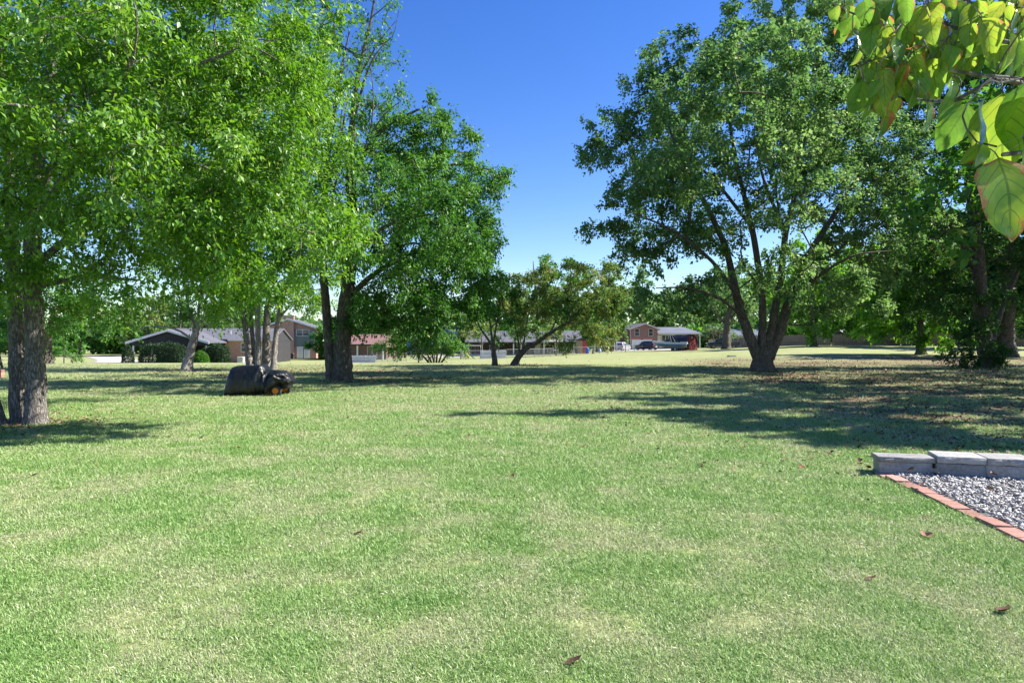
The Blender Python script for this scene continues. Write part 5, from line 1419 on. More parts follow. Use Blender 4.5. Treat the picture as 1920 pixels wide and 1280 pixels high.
# ------------------------------------------------------------------ houses
def brick_wall_mat(name, cols, mortar=(.42, .38, .35), scale=1.0):
    m, nt, out = mat_new(name)
    v = coord(nt, 'Object')
    # brick pattern on the vertical plane: use x+y and z
    sp = nt.nodes.new('ShaderNodeSeparateXYZ'); nt.links.new(v, sp.inputs[0])
    cb = nt.nodes.new('ShaderNodeCombineXYZ')
    nt.links.new(mth(nt, 'ADD', sp.outputs['X'], sp.outputs['Y']), cb.inputs['X']); nt.links.new(sp.outputs['Z'], cb.inputs['Y'])
    b = nt.nodes.new('ShaderNodeTexBrick')
    b.inputs['Scale'].default_value = 1; b.inputs['Brick Width'].default_value = .21 * scale; b.inputs['Row Height'].default_value = .075 * scale; b.inputs['Mortar Size'].default_value = .008
    b.inputs['Color1'].default_value = (*cols[0], 1); b.inputs['Color2'].default_value = (*cols[1], 1); b.inputs['Mortar'].default_value = (*mortar, 1)
    nt.links.new(cb.outputs[0], b.inputs['Vector'])
    n = noise_tex(nt, 4.5, 5, v, .75)
    c = mixc(nt, mth(nt, 'MULTIPLY', mth(nt, 'SUBTRACT', n, .42), 2.2, True), b.outputs['Color'], cols[2])
    pbsdf(nt, out, c, .85, 0, bump(nt, b.outputs['Fac'], .4, .01), .2)
    return m
def shingle_mat(name, lo, hi):
    m, nt, out = mat_new(name)
    v = coord(nt, 'Object')
    n = noise_tex(nt, 3.5, 5, v, .75); n2 = noise_tex(nt, .5, 3, v)
    w = nt.nodes.new('ShaderNodeTexWave'); w.wave_type = 'BANDS'; w.bands_direction = 'Z'; w.inputs['Scale'].default_value = 2.6; w.inputs['Distortion'].default_value = .4
    nt.links.new(v, w.inputs['Vector'])
    c = ramp(nt, mth(nt, 'ADD', mth(nt, 'MULTIPLY', n, .6), mth(nt, 'MULTIPLY', n2, .4)), [(.3, lo), (.7, hi)])
    c = mixc(nt, mth(nt, 'MULTIPLY', w.outputs['Fac'], .25), c, tuple(x * .6 for x in lo))
    pbsdf(nt, out, c, .95, 0, bump(nt, w.outputs['Fac'], .5, .02), .15)
    return m
M['brick_a'] = brick_wall_mat('brick_salmon', ((.44, .20, .15), (.55, .29, .22), (.34, .17, .13)))
M['brick_b'] = brick_wall_mat('brick_rust', ((.20, .07, .055), (.29, .115, .085), (.11, .065, .065)))
M['brick_c'] = brick_wall_mat('brick_brown', ((.16, .085, .065), (.23, .12, .09), (.1, .07, .06)))
M['roof_grey'] = shingle_mat('shingle_grey', (.10, .10, .115), (.165, .165, .19))
M['roof_slate'] = shingle_mat('shingle_slate', (.12, .135, .165), (.19, .205, .245))
M['roof_red'] = shingle_mat('shingle_red', (.19, .10, .095), (.28, .165, .155))
M['roof_dark'] = shingle_mat('shingle_dark', (.05, .05, .055), (.09, .09, .095))
M['white'] = plain('white_trim', (.74, .73, .70), .5, .08, 3)
M['cream'] = plain('cream_paint', (.55, .50, .42), .7, .1, 2)
M['tan'] = plain('tan_board', (.42, .32, .20), .8, .15, 3)
M['charcoal'] = plain('charcoal_siding', (.035, .034, .036), .75, .25, 2)
M['green_siding'] = plain('green_siding', (.19, .215, .195), .75, .12, 2)
M['blue_siding'] = plain('blue_siding', (.055, .13, .22), .7, .15, 2)
M['brown_siding'] = plain('brown_siding', (.085, .058, .05), .8, .25, 2)
M['barn_red'] = plain('barn_red', (.17, .03, .03), .7, .25, 2)
M['red_paint'] = plain('red_paint', (.48, .07, .09), .6, .15, 2)
M['fence_wood'] = plain('fence_wood', (.17, .14, .12), .9, .35, 2.5)
M['fence_tan'] = plain('fence_tan', (.40, .30, .20), .9, .25, 2.5)
M['fence_pale'] = plain('fence_pale', (.50, .50, .53), .8, .12, 2)
M['galv'] = plain('galvanised', (.24, .245, .25), .8, .15, 8, metal=0)
M['grill'] = plain('grill_cover', (.03, .03, .034), .7, .3, 5)
M['blue_plastic'] = plain('blue_plastic', (.01, .09, .50), .35, .1, 4)
M['teal_plastic'] = plain('teal_plastic', (.02, .33, .36), .4, .1, 4)
M['yellow_plastic'] = plain('yellow_plastic', (.62, .55, .04), .4, .1, 4)
def glass_mat():
    m, nt, out = mat_new('window_glass')
    n = noise_tex(nt, 1.2, 2, coord(nt))
    pbsdf(nt, out, ramp(nt, n, [(.3, (.02, .028, .03)), (.7, (.07, .085, .09))]), .06, 0, None, .8)
    return m
M['glass'] = glass_mat()

def gable_roof(x0, x1, y0, y1, ze, zr, ridge='x', t=.18):
    mb = MB()
    if ridge == 'x':
        ym = (y0 + y1) / 2
        mb.prism([(y0, ze - t), (ym, zr - t), (ym, zr), (y0, ze)], 'x', x0, x1)
        mb.prism([(ym, zr - t), (y1, ze - t), (y1, ze), (ym, zr)], 'x', x0, x1)
    else:
        xm = (x0 + x1) / 2
        mb.prism([(x0, ze - t), (xm, zr - t), (xm, zr), (x0, ze)], 'y', y0, y1)
        mb.prism([(xm, zr - t), (x1, ze - t), (x1, ze), (xm, zr)], 'y', y0, y1)
    return mb

def window(parent, x, y, z, w, h, mull=1, cross=1, mat='white'):
    "frame standing proud of a front wall at y, panes behind it; sill under"
    t = .07
    f = MB()
    f.box(x - w / 2 - t, x + w / 2 + t, y - .06, y + .02, z + h / 2, z + h / 2 + t)
    f.box(x - w / 2 - t, x - w / 2, y - .06, y + .02, z - h / 2, z + h / 2); f.box(x + w / 2, x + w / 2 + t, y - .06, y + .02, z - h / 2, z + h / 2)
    for k in range(mull):
        mx = x - w / 2 + w * (k + 1) / (mull + 1)
        f.box(mx - .035, mx + .035, y - .05, y + .015, z - h / 2, z + h / 2)
    for k in range(cross):
        mz = z - h / 2 + h * (k + 1) / (cross + 1)
        f.box(x - w / 2, x + w / 2, y - .045, y + .012, mz - .025, mz + .025)
    o = f.build('window', M[mat], parent)
    B('pane', M['glass'], o, x - w / 2, x + w / 2, y - .025, y - .005, z - h / 2, z + h / 2)
    B('sill', M[mat], o, x - w / 2 - .12, x + w / 2 + .12, y - .11, y + .01, z - h / 2 - t, z - h / 2 - .002)
    return o

def battens(parent, x0, x1, y, z0, z1, n, mat, name='batten'):
    for k in range(n):
        x = x0 + (x1 - x0) * (k + .5) / n
        B(name, mat, parent, x - .03, x + .03, y - .035, y - .003, z0, z1)

def post(parent, x, y, z0, z1, r=.07, mat='white', name='post'):
    return B(name, M[mat], parent, x - r, x + r, y - r, y + r, z0, z1)

def ranch_left():
    d = 93.0; s = d / F
    g = G(318, d)
    root = thing('carport_house', 'low brick house with a dark gabled carport behind a clipped hedge', 'house', tuple(g), RAD(4))
    def lx(px): return (px - 318) * s
    # carport: gable end towards us
    x0, x1 = lx(242), lx(392)
    zr, ze = 4.55, 2.85
    gable_roof(x0, x1, -.5, 10.0, ze, zr, 'y').build('carport_roof', M['roof_grey'], root)
    f = MB(); xm = (x0 + x1) / 2
    f.prism([(x0 - .05, ze - .3), (xm, zr - .3), (xm, zr + .02), (x0 - .05, ze + .02)], 'y', -.62, -.52)
    f.prism([(xm, zr - .3), (x1 + .05, ze - .3), (x1 + .05, ze + .02), (xm, zr + .02)], 'y', -.62, -.52)
    f.build('bargeboard', M['white'], root)
    MB().prism([(x0 + .5, ze - .25), (x1 - .5, ze - .25), (xm, zr - .25)], 'y', 0, .15).build('gable_wall', M['charcoal'], root)
    battens(root, x0 + 1.6, x1 - 1.6, 0, ze - .25, ze + .3, 12, M['charcoal'])
    B('beam', M['charcoal'], root, x0 + .45, x1 - .45, .02, .2, ze - .5, ze - .253)
    for px in (252, 384): post(root, lx(px), .1, -.1, ze - .505, .09)
    post(root, x0 + .6, 6, -.1, 2.5, .09); 
    B('back_wall', M['charcoal'], root, x0 + .4, x1 - .4, 7.5, 7.7, -.2, 2.9)
    B('side_wall', M['charcoal'], root, lx(318), lx(318) + .2, .3, 7.4, -.2, 2.7)
    # main block: ridge across the view
    a0, a1 = lx(250), lx(484)
    ey0, ey1 = 7.2, 17.5
    gable_roof(a0, a1, ey0 - .5, ey1 + .5, 3.25, 4.95, 'x').build('roof', M['roof_grey'], root)
    w0, w1 = lx(386), lx(479)
    z = MB().box(w0, w1, ey0, ey1, -.3, 3.0); z.build('wall', M['brick_a'], root)
    B('end_wall', M['charcoal'], root, w1 + .003, w1 + .1, ey0 + .05, ey1, -.3, 3.0)  # dark skin over the sunlit brick end, its colour standing in for shadow
    MB().prism([(ey0 - .1, 3.0), (ey1 + .1, 3.0), ((ey0 + ey1) / 2, 4.7)], 'x', w1 - .1, w1 + .12).build('gable_wall', M['charcoal'], root)  # same dark colour, so the gable end also looks shadowed
    B('fascia', M['white'], root, x1 + .1, a1, ey0 - .66, ey0 - .52, 3.02, 3.24)
    B('soffit', M['white'], root, x1 + .1, a1, ey0 - .5, ey0 - .01, 3.0, 3.05)
    window(root, lx(420) + .6, ey0, 2.05, 1.5, 1.2)
    B('door', M['white'], root, lx(456), lx(456) + .95, ey0 - .05, ey0 + .02, .05, 2.15)
    B('crawl_vent', M['charcoal'], root, lx(432), lx(432) + .45, ey0 - .03, ey0 + .02, .1, .32)
    for px in (441, 446): B('meter_box', M['grey_metal'], root, lx(px), lx(px) + .3, ey0 - .16, ey0 - .002, 1.35, 1.75, .03)
    MB().tube([(lx(388), 9.2, 3.6), (lx(388), 9.2, 4.55)], .05).build('vent_pipe', M['white'], root)
    MB().tube([(lx(380), 12, 4.6), (lx(380), 12, 6.3)], .03).build('mast', M['galv'], root)
    B('roof_vent', M['black_paint'], root, lx(420), lx(420) + .5, 10.3, 10.8, 4.3, 4.62, .05)
    # garden around
    a = G(452, 98)
    ac = thing('air_conditioner', 'pale air conditioner unit standing by the brick wing wall', 'air conditioner', tuple(a), RAD(4))
    B('casing', M['white'], ac, -.42, .42, -.4, .4, .05, .85, .04); B('plinth', M['concrete'], ac, -.5, .5, -.5, .5, -.05, .05)
    MB().cyl((0, 0, .87), 'z', .33, .04, 20).build('fan_guard', M['grey_metal'], ac)
    for k in range(5): B('louvre', M['grey_metal'], ac, -.36, .36, -.425, -.402, .16 + k * .13, .2 + k * .13)
ranch_left()

def hedge(px0, px1, py_top, d, dep, lm, label, seed, name='hedge', n=9000, dome=False, lsz=.13):
    rng = np.random.default_rng(seed)
    c = G((px0 + px1) / 2, d)
    hw = (px1 - px0) / 2 / F * d; h = (H - (py_top - CY) / F * d) - c.z
    root = thing(name, label, 'hedge' if not dome else 'bush', tuple(c))
    u = unit(rng.normal(size=(n, 3))); u[:, 2] = np.abs(u[:, 2]) * 1.0
    if dome: q = u * np.array([hw, dep, h])
    else:
        k = np.max(np.abs(u * np.array([1, 1, 1])), axis=1, keepdims=True)
        b = u / k * .55 + u * .45
        q = b * np.array([hw, dep, h])
    q = q * (.82 + .26 * fbm(u[:, 0] * 4 + seed, u[:, 2] * 4 + u[:, 1] * 3, seed, 3))[:, None] * rng.uniform(.72, 1.0, n)[:, None] ** .6
    D = unit(u + rng.normal(size=(n, 3)) * .8); N = unit(u + rng.normal(size=(n, 3)) * .6 + np.array([0, 0, .4])); N = unit(N - D * (N * D).sum(1, keepdims=True))
    V, Fc = leaf_mesh(q, D, N, lsz * rng.uniform(.6, 1.3, n), np.full((n, 1), .36), np.full((n, 1), .06))
    o = np_mesh('foliage', V, Fc, M[lm], root, attrs={'rnd': ('FACE', np.repeat(rng.beta(2, 2.4, n), 2))}); o['kind'] = 'stuff'
    sm = MB()
    for k in range(7):
        x = rng.uniform(-.8, .8) * hw; y = rng.uniform(-.5, .5) * dep
        sm.tube([(x, y, -.05), (x + rng.uniform(-.1, .1), y, h * .4), (x + rng.uniform(-.3, .3), y, h * .8)], [.04, .03, .01], 5)
    sm.build('stems', M['bark_dark'], root)['kind'] = 'stuff'
hedge(262, 352, 640, 89.5, 1.4, 'leaf_hedge', 'wide dark clipped hedge in front of the carport', 51, n=14000)
hedge(383, 430, 643, 92, 1.4, 'leaf_hedge', 'smaller dark hedge against the brick wing', 52, n=9000)
hedge(361, 392, 657, 88, 1.0, 'leaf_lime', 'rounded bright green shrub between the two dark hedges', 53, 'round_shrub', 6000, True)
hedge(230, 250, 645, 90, 1.0, 'leaf_hedge', 'dull green bush at the left corner post of the carport', 54, 'corner_bush', 3500, True)

def rnd(k): return .18 * (k % 4) + .09 * (k // 4)
def two_storey():
    d = 124.0; s = d / F
    g = G(548, d)
    root = thing('brick_house', 'two-storey brick house with a chimney and grey-green siding', 'house', tuple(g), RAD(6))
    def lx(px): return (px - 548) * s
    def lz(py): return (668 - py) * s
    x0, x1 = lx(486), lx(596); xm = lx(541)
    ze, zr = lz(611), lz(593)
    MB().prism([(x0 + .4, -.3), (x1 - .4, -.3), (x1 - .4, ze - .1), (xm, zr - .25), (x0 + .4, ze - .1)], 'y', 0, 9).build('wall', M['brick_a'], root)
    gable_roof(x0 - .3, x1 + .3, -.6, 9.6, ze, zr + .1, 'y').build('roof', M['roof_grey'], root)
    f = MB()
    f.prism([(x0 - .35, ze - .28), (xm, zr - .18), (xm, zr + .12), (x0 - .35, ze + .02)], 'y', -.74, -.62)
    f.prism([(xm, zr - .18), (x1 + .35, ze - .28), (x1 + .35, ze + .02), (xm, zr + .12)], 'y', -.74, -.62)
    f.build('bargeboard', M['white'], root)
    c0, c1 = lx(531), lx(552)
    B('chimney', M['brick_a'], root, c0, c1, -.55, -.01, -.3, lz(588), .02)
    B('chimney_cap', M['concrete'], root, c0 - .08, c1 + .08, -.63, .07, lz(588) + .002, lz(588) + .15)
    sx0, sx1 = lx(552.5), lx(588)
    sd_ = B('siding', M['green_siding'], root, sx0, sx1, -.12, -.004, lz(644.5), lz(613))
    battens(sd_, sx0, sx1, -.12, lz(644.4), lz(627), 14, M['green_siding'])
    s2 = B('siding', M['charcoal'], root, x0 + .45, c0 - .02, -.12, -.004, lz(644.5), lz(613))
    battens(s2, x0 + .5, c0 - .1, -.12, lz(644.4), lz(614), 14, M['charcoal'])
    window(root, lx(567.5), -.12, (lz(612.5) + lz(625)) / 2, 2.15, 1.05, 1, 1)
    dr = MB().box(lx(556.5), lx(559), -.1, .0, .05, lz(646)).box(lx(577.5), lx(580), -.1, 0, .05, lz(646)).box(lx(556.5), lx(580), -.1, 0, lz(646) + .002, lz(645)).build('door_frame', M['white'], root)
    for a, b in ((559.2, 567.4), (569.6, 577.3)):
        o = MB().box(lx(a), lx(b), -.07, -.01, .05, lz(646.2)).build('door', M['white'], root)
        B('pane', plain('curtained_glass', (.62, .62, .60), .25, .06, 2), o, lx(a) + .13, lx(b) - .13, -.082, -.072, .35, lz(648))
    B('mullion', M['green_siding'], root, lx(567.45), lx(569.55), -.06, -.01, .05, lz(646))
    MB().tube([(x1 - .3, -.1, ze - .2), (x1 - .3, -.1, 1.6), (x1 + .2, -.25, 1.0)], .05).build('downspout', M['white'], root)
    tie = B('garden_timber', M['brown_siding'], root, lx(520), lx(606), -2.4, -2.15, -.1, .18)
    # grill
    q = G(545, 121)
    gr = thing('covered_grill', 'black covered grill on the patio beside the white double doors', 'grill', tuple(q), RAD(6))
    MB().prism([(-.62, .55), (.62, .55), (.62, .8), (.42, 1.08), (-.42, 1.08), (-.62, .8)], 'y', -.3, .3).build('cover', M['grill'], gr, bevel=.06)
    B('cart', M['black_paint'], gr, -.5, .5, -.25, .25, .12, .548, .02)
    for sx in (-.42, .42): wheel(gr, (sx, 0, .1), .1, .08, M['grey_metal'])
    q = G(535, 121.5)
    dm = thing('dark_mound', 'low dark wood pile beside the covered grill', 'wood pile', tuple(q))
    for k in range(9): MB().tube([(-.5 + rnd(k), -.3, .09 + .16 * (k // 4)), (-.5 + rnd(k), .4, .09 + .16 * (k // 4))], .085, 7).build('log', M['bark_dark'], dm)
two_storey()
hedge(597, 632, 636, 121, 1.6, 'leaf_mid', 'leafy green bush against the right end of the two-storey brick house', 55, 'corner_bush', 7000, True, .2)

def red_roof():
    d = 117.0; s = d / F
    g = G(690, d)
    root = thing('porch_house', 'low house with a pinkish red roof and a white porch post', 'house', tuple(g), RAD(-3))
    def lx(px): return (px - 690) * s
    x0, x1 = lx(652), lx(730)
    gable_roof(x0, x1, -2.6, 9, 2.7, 4.4, 'x').build('roof', M['roof_red'], root)
    B('wall', M['brick_c'], root, x0 + .5, x1 - .5, 0, 8, -.3, 2.95)
    B('fascia', M['charcoal'], root, x0, x1, -2.72, -2.61, 2.48, 2.68)
    for px in (661, 677, 724): post(root, lx(px), -2.3, -.1, 2.5, .11)
    window(root, lx(698), 0, 1.35, 1.55, 1.9, 1, 0)
    B('porch_slab', M['concrete'], root, x0 + .3, x1 - .3, -2.6, -.01, -.2, .06)
    for px, lb, q in ((686, 'white plastic chair on the grass before the red roofed porch', 0), ):
        c = G(px, 108)
        ch = thing('garden_chair', lb, 'chair', tuple(c), .5)
        B('seat', M['white'], ch, -.25, .25, -.25, .25, .38, .43, .02); B('backrest', M['white'], ch, -.25, .25, .22, .27, .44, .9, .02)
        for sx in (-1, 1):
            for sy in (-1, 1): B('leg', M['white'], ch, sx * .22 - .025, sx * .22 + .025, sy * .2 - .025, sy * .2 + .025, 0, .378)
    c = G(696, 112)
    gr = thing('covered_grill', 'grey covered grill standing under the red roofed porch', 'grill', tuple(c))
    MB().prism([(-.5, .1), (.5, .1), (.5, .8), (.32, 1.1), (-.32, 1.1), (-.5, .8)], 'y', -.3, .3).build('cover', M['grill'], gr, bevel=.05)
    B('shelf', M['grey_metal'], gr, -.8, -.502, -.25, .25, .78, .84)
red_roof()

def blue_gable():
    d = 150.0; s = d / F
    g = G(815, d)
    root = thing('blue_house', 'house with a dark blue gable end and white bargeboard behind the bush', 'house', tuple(g), RAD(5))
    def lx(px): return (px - 815) * s
    zb = g.z
    def lz(py): return H - (py - CY) * s - zb
    x0, x1, xm = lx(762), lx(851), lx(808)
    MB().prism([(x0, -.4), (x1, -.4), (x1, lz(624)), (xm, lz(604)), (x0, lz(622))], 'y', 0, 9).build('wall', M['blue_siding'], root)
    gable_roof(x0 - .3, x1 + .1, -.5, 9.5, lz(621), lz(601), 'y').build('roof', M['roof_grey'], root)
    f = MB()
    f.prism([(x0 - .3, lz(624)), (xm - .2, lz(604)), (xm - .2, lz(601)), (x0 - .3, lz(621))], 'y', -.64, -.52)
    f.prism([(xm - .2, lz(604)), (x1 + .15, lz(624)), (x1 + .15, lz(621)), (xm - .2, lz(601))], 'y', -.64, -.52)
    f.build('bargeboard', M['white'], root)
    battens(root, lx(820), x1, 0, lz(640), lz(626), 10, M['blue_siding'])
    window(root, lx(836), 0, lz(645), 1.2, 1.3)
    MB().prism([(lx(852), lz(634)), (lx(866), lz(634)), (lx(864), lz(613)), (lx(852), lz(612))], 'y', 1.5, 7).build('side_roof', M['roof_grey'], root)
    B('side_wall', M['fence_pale'], root, lx(851.5), lx(860), .5, 1.48, lz(634), lz(621))
    B('side_wall', M['charcoal'], root, lx(852), lx(866), .6, 6, -.4, lz(634.5))
blue_gable()

def dark_ranch():
    d = 118.0; s = d / F
    g = G(995, d)
    root = thing('dark_house', 'long low dark brown house with a porch on white posts', 'house', tuple(g), RAD(-2))
    zb = g.z
    def lx(px): return (px - 995) * s
    def lz(py): return H - (py - CY) * s - zb
    x0, x1 = lx(872), lx(1092)
    gable_roof(x0, x1, -.5, 13, lz(641), lz(619), 'x').build('roof', M['roof_grey'], root)
    B('wall', M['brown_siding'], root, x0 + .6, x1 - .6, 3, 12, -.4, lz(640))
    battens(root, x0 + .8, x1 - .8, 3, -.2, lz(642), 30, M['brown_siding'])
    B('fascia', M['charcoal'], root, x0, x1, -.62, -.51, lz(643.5), lz(641.2))
    for px in (904, 963, 1020, 1076): post(root, lx(px), -.2, -.1, lz(643), .1)
    B('porch_slab', M['concrete'], root, x0 + .4, x1 - .4, -.5, 2.95, -.25, .05)
    for px in (925, 985, 1050): window(root, lx(px), 3, 1.5, 1.6, 1.2)
    B('door', M['white'], root, lx(1003), lx(1003) + .95, 2.93, 2.995, .06, 2.1)
    # end shed: tan panel and red corner
    c = G(1092, 114)
    r2 = thing('garden_shed', 'small shed with a tan board front and a pinkish red side', 'shed', tuple(c), RAD(4))
    q = 114 / F
    B('front_wall', M['tan'], r2, (1083 - 1092) * q, 0, 0, 2.2, -.1, 2.15)
    B('side_wall', M['red_paint'], r2, .004, (1102 - 1092) * q, .15, 2.2, -.1, 2.15)
    MB().prism([(-1.0, 2.15), (1.05, 2.15), (1.05, 2.25), (0, 2.62), (-1.0, 2.25)], 'y', -.2, 2.4).build('roof', M['roof_dark'], r2)
    battens(r2, (1083 - 1092) * q, -.05, 0, -.1, 2.1, 5, M['tan'])
    c = G(1101, 112)
    dr = thing('plastic_barrel', 'bright blue plastic barrel in front of the red shed side', 'barrel', tuple(c))
    def ring(zs, rs): return MB().tube([(0, 0, z) for z in zs], rs, 18)
    ring([0, .06, .3, .33, .36, .6, .63, .66, .86, .92], [.27, .29, .31, .325, .31, .31, .325, .31, .29, .26]).build('body', M['blue_plastic'], dr, smooth=True)
    ring([.921, .95], [.2, .19]).build('lid', M['white'], dr)
    # white canopy carport
    c = G(1137, 122)
    cp = thing('canopy_shelter', 'white topped metal canopy shelter left of the brick gable house', 'shelter', tuple(c), RAD(-3))
    q = 122 / F
    xa, xb = (1116 - 1137) * q, (1157 - 1137) * q
    MB().prism([(xa, 2.15), (xb, 2.15), (xb - .1, 2.32), (xb - .5, 2.42), (xa + .5, 2.42), (xa + .1, 2.32)], 'y', 0, 4).build('canopy', M['white'], cp)
    for x in (xa + .06, xb - .06):
        for y in (.1, 3.9): MB().tube([(x, y, -.1), (x, y, 2.15)], .045, 8).build('post', M['white'], cp)
    B('back_panel', M['brown_siding'], cp, xa + .3, xb - .3, 3.6, 3.7, -.1, 2.0)
    B('crate_panel', M['tan'], cp, -.4, .9, 2.6, 3.2, .9, 1.9)
    B('bench', M['grey_metal'], cp, xa + .5, -.5, 1.6, 2.2, 0, .8)
    c = G(1125, 112); p = thing('water_jug', 'pale blue jug on the ground under the chain link fence', 'jug', tuple(c))
    ring([0, .05, .5, .62, .66, .72], [.17, .19, .19, .1, .07, .07]).build('body', plain('pale_blue', (.45, .55, .68), .5, .1), p, smooth=True); ring([.721, .77], [.08, .08]).build('cap', M['white'], p)
    c = G(1138, 112); p = thing('plastic_sack', 'white sack lying on the ground under the chain link fence', 'sack', tuple(c))
    MB().tube([(-.3, 0, .1), (-.15, 0, .17), (.1, 0, .2), (.3, 0, .12), (.38, 0, .1)], [.05, .15, .19, .12, .03], 10).build('sack_body', M['white'], p, smooth=True)
    MB().tube([(.36, 0, .1), (.46, .02, .14)], [.03, .06], 8).build('tied_neck', M['white'], p, smooth=True)
dark_ranch()

def patio_set():
    c = G(1041, 112)
    u = thing('patio_umbrella', 'pale open patio umbrella over a table by the dark house', 'umbrella', tuple(c))
    MB().tube([(0, 0, 0), (0, 0, 2.75)], .03).build('pole', M['white'], u)
    n = 8; V = [(0, 0, 2.75)]
    for k in range(n):
        a = 2 * math.pi * k / n; V.append((1.45 * math.cos(a), 1.45 * math.sin(a), 2.12))
    for k in range(n):
        a = 2 * math.pi * (k + .5) / n; V.append((1.28 * math.cos(a), 1.28 * math.sin(a), 2.22))
    F_ = []
    for k in range(n):
        F_ += [(0, 1 + k, 9 + k), (0, 9 + k, 1 + (k + 1) % n)]
    o = MB().add(V, F_).build('canopy', M['cream'], u); sm = o.modifiers.new('s', 'SOLIDIFY'); sm.thickness = .02
    for k in range(n):
        a = 2 * math.pi * k / n
        MB().tube([(0, 0, 2.6), (1.4 * math.cos(a), 1.4 * math.sin(a), 2.08)], .012, 5).build('rib', M['grey_metal'], u)
    MB().cyl((0, 0, .06), 'z', .32, .12, 16).build('base', M['concrete'], u)
    c = G(1041, 112.3)
    t = thing('patio_table', 'round pale table under the patio umbrella', 'table', tuple(c))
    MB().tube([(0, 0, .70), (0, 0, .74)], .62, 20).build('tabletop', M['white'], t)
    for k in range(4):
        a = .78 + k * 1.571; MB().tube([(.45 * math.cos(a), .45 * math.sin(a), 0), (.4 * math.cos(a), .4 * math.sin(a), .7)], .025, 6).build('leg', M['white'], t)
    for k, (px, dd, r, lb) in enumerate(((1029, 112, 1.2, 'pale metal chair at the left of the patio table'), (1052, 112, -1.3, 'pale metal chair at the right of the patio table'))):
        c = G(px, dd); ch = thing('patio_chair', lb, 'chair', tuple(c), r, 'chairs round the patio table')
        B('seat', M['grey_metal'], ch, -.24, .24, -.24, .24, .42, .46, .02); B('backrest', M['grey_metal'], ch, -.24, .24, .2, .24, .47, .95, .02)
        for sx in (-1, 1):
            for sy in (-1, 1): MB().tube([(sx * .21, sy * .21, 0), (sx * .21, sy * .19, .42)], .018, 6).build('leg', M['grey_metal'], ch)
    c = G(1067, 111)
    b = thing('garden_bench', 'white slatted garden bench facing the lawn by the dark house', 'bench', tuple(c))
    for k in range(3): B('slat', M['white'], b, -.6, .6, -.24 + k * .16, -.12 + k * .16, .43, .46)
    for k in range(3): B('slat', M['white'], b, -.6, .6, .26, .29, .52 + k * .14, .62 + k * .14)
    for sx in (-.57, .57):
        B('leg', M['white'], b, sx - .03, sx + .03, -.24, -.18, 0, .428); B('leg', M['white'], b, sx - .03, sx + .03, .21, .258, 0, .95)
        B('armrest', M['white'], b, sx - .035, sx + .035, -.26, .256, .66, .70)
patio_set()

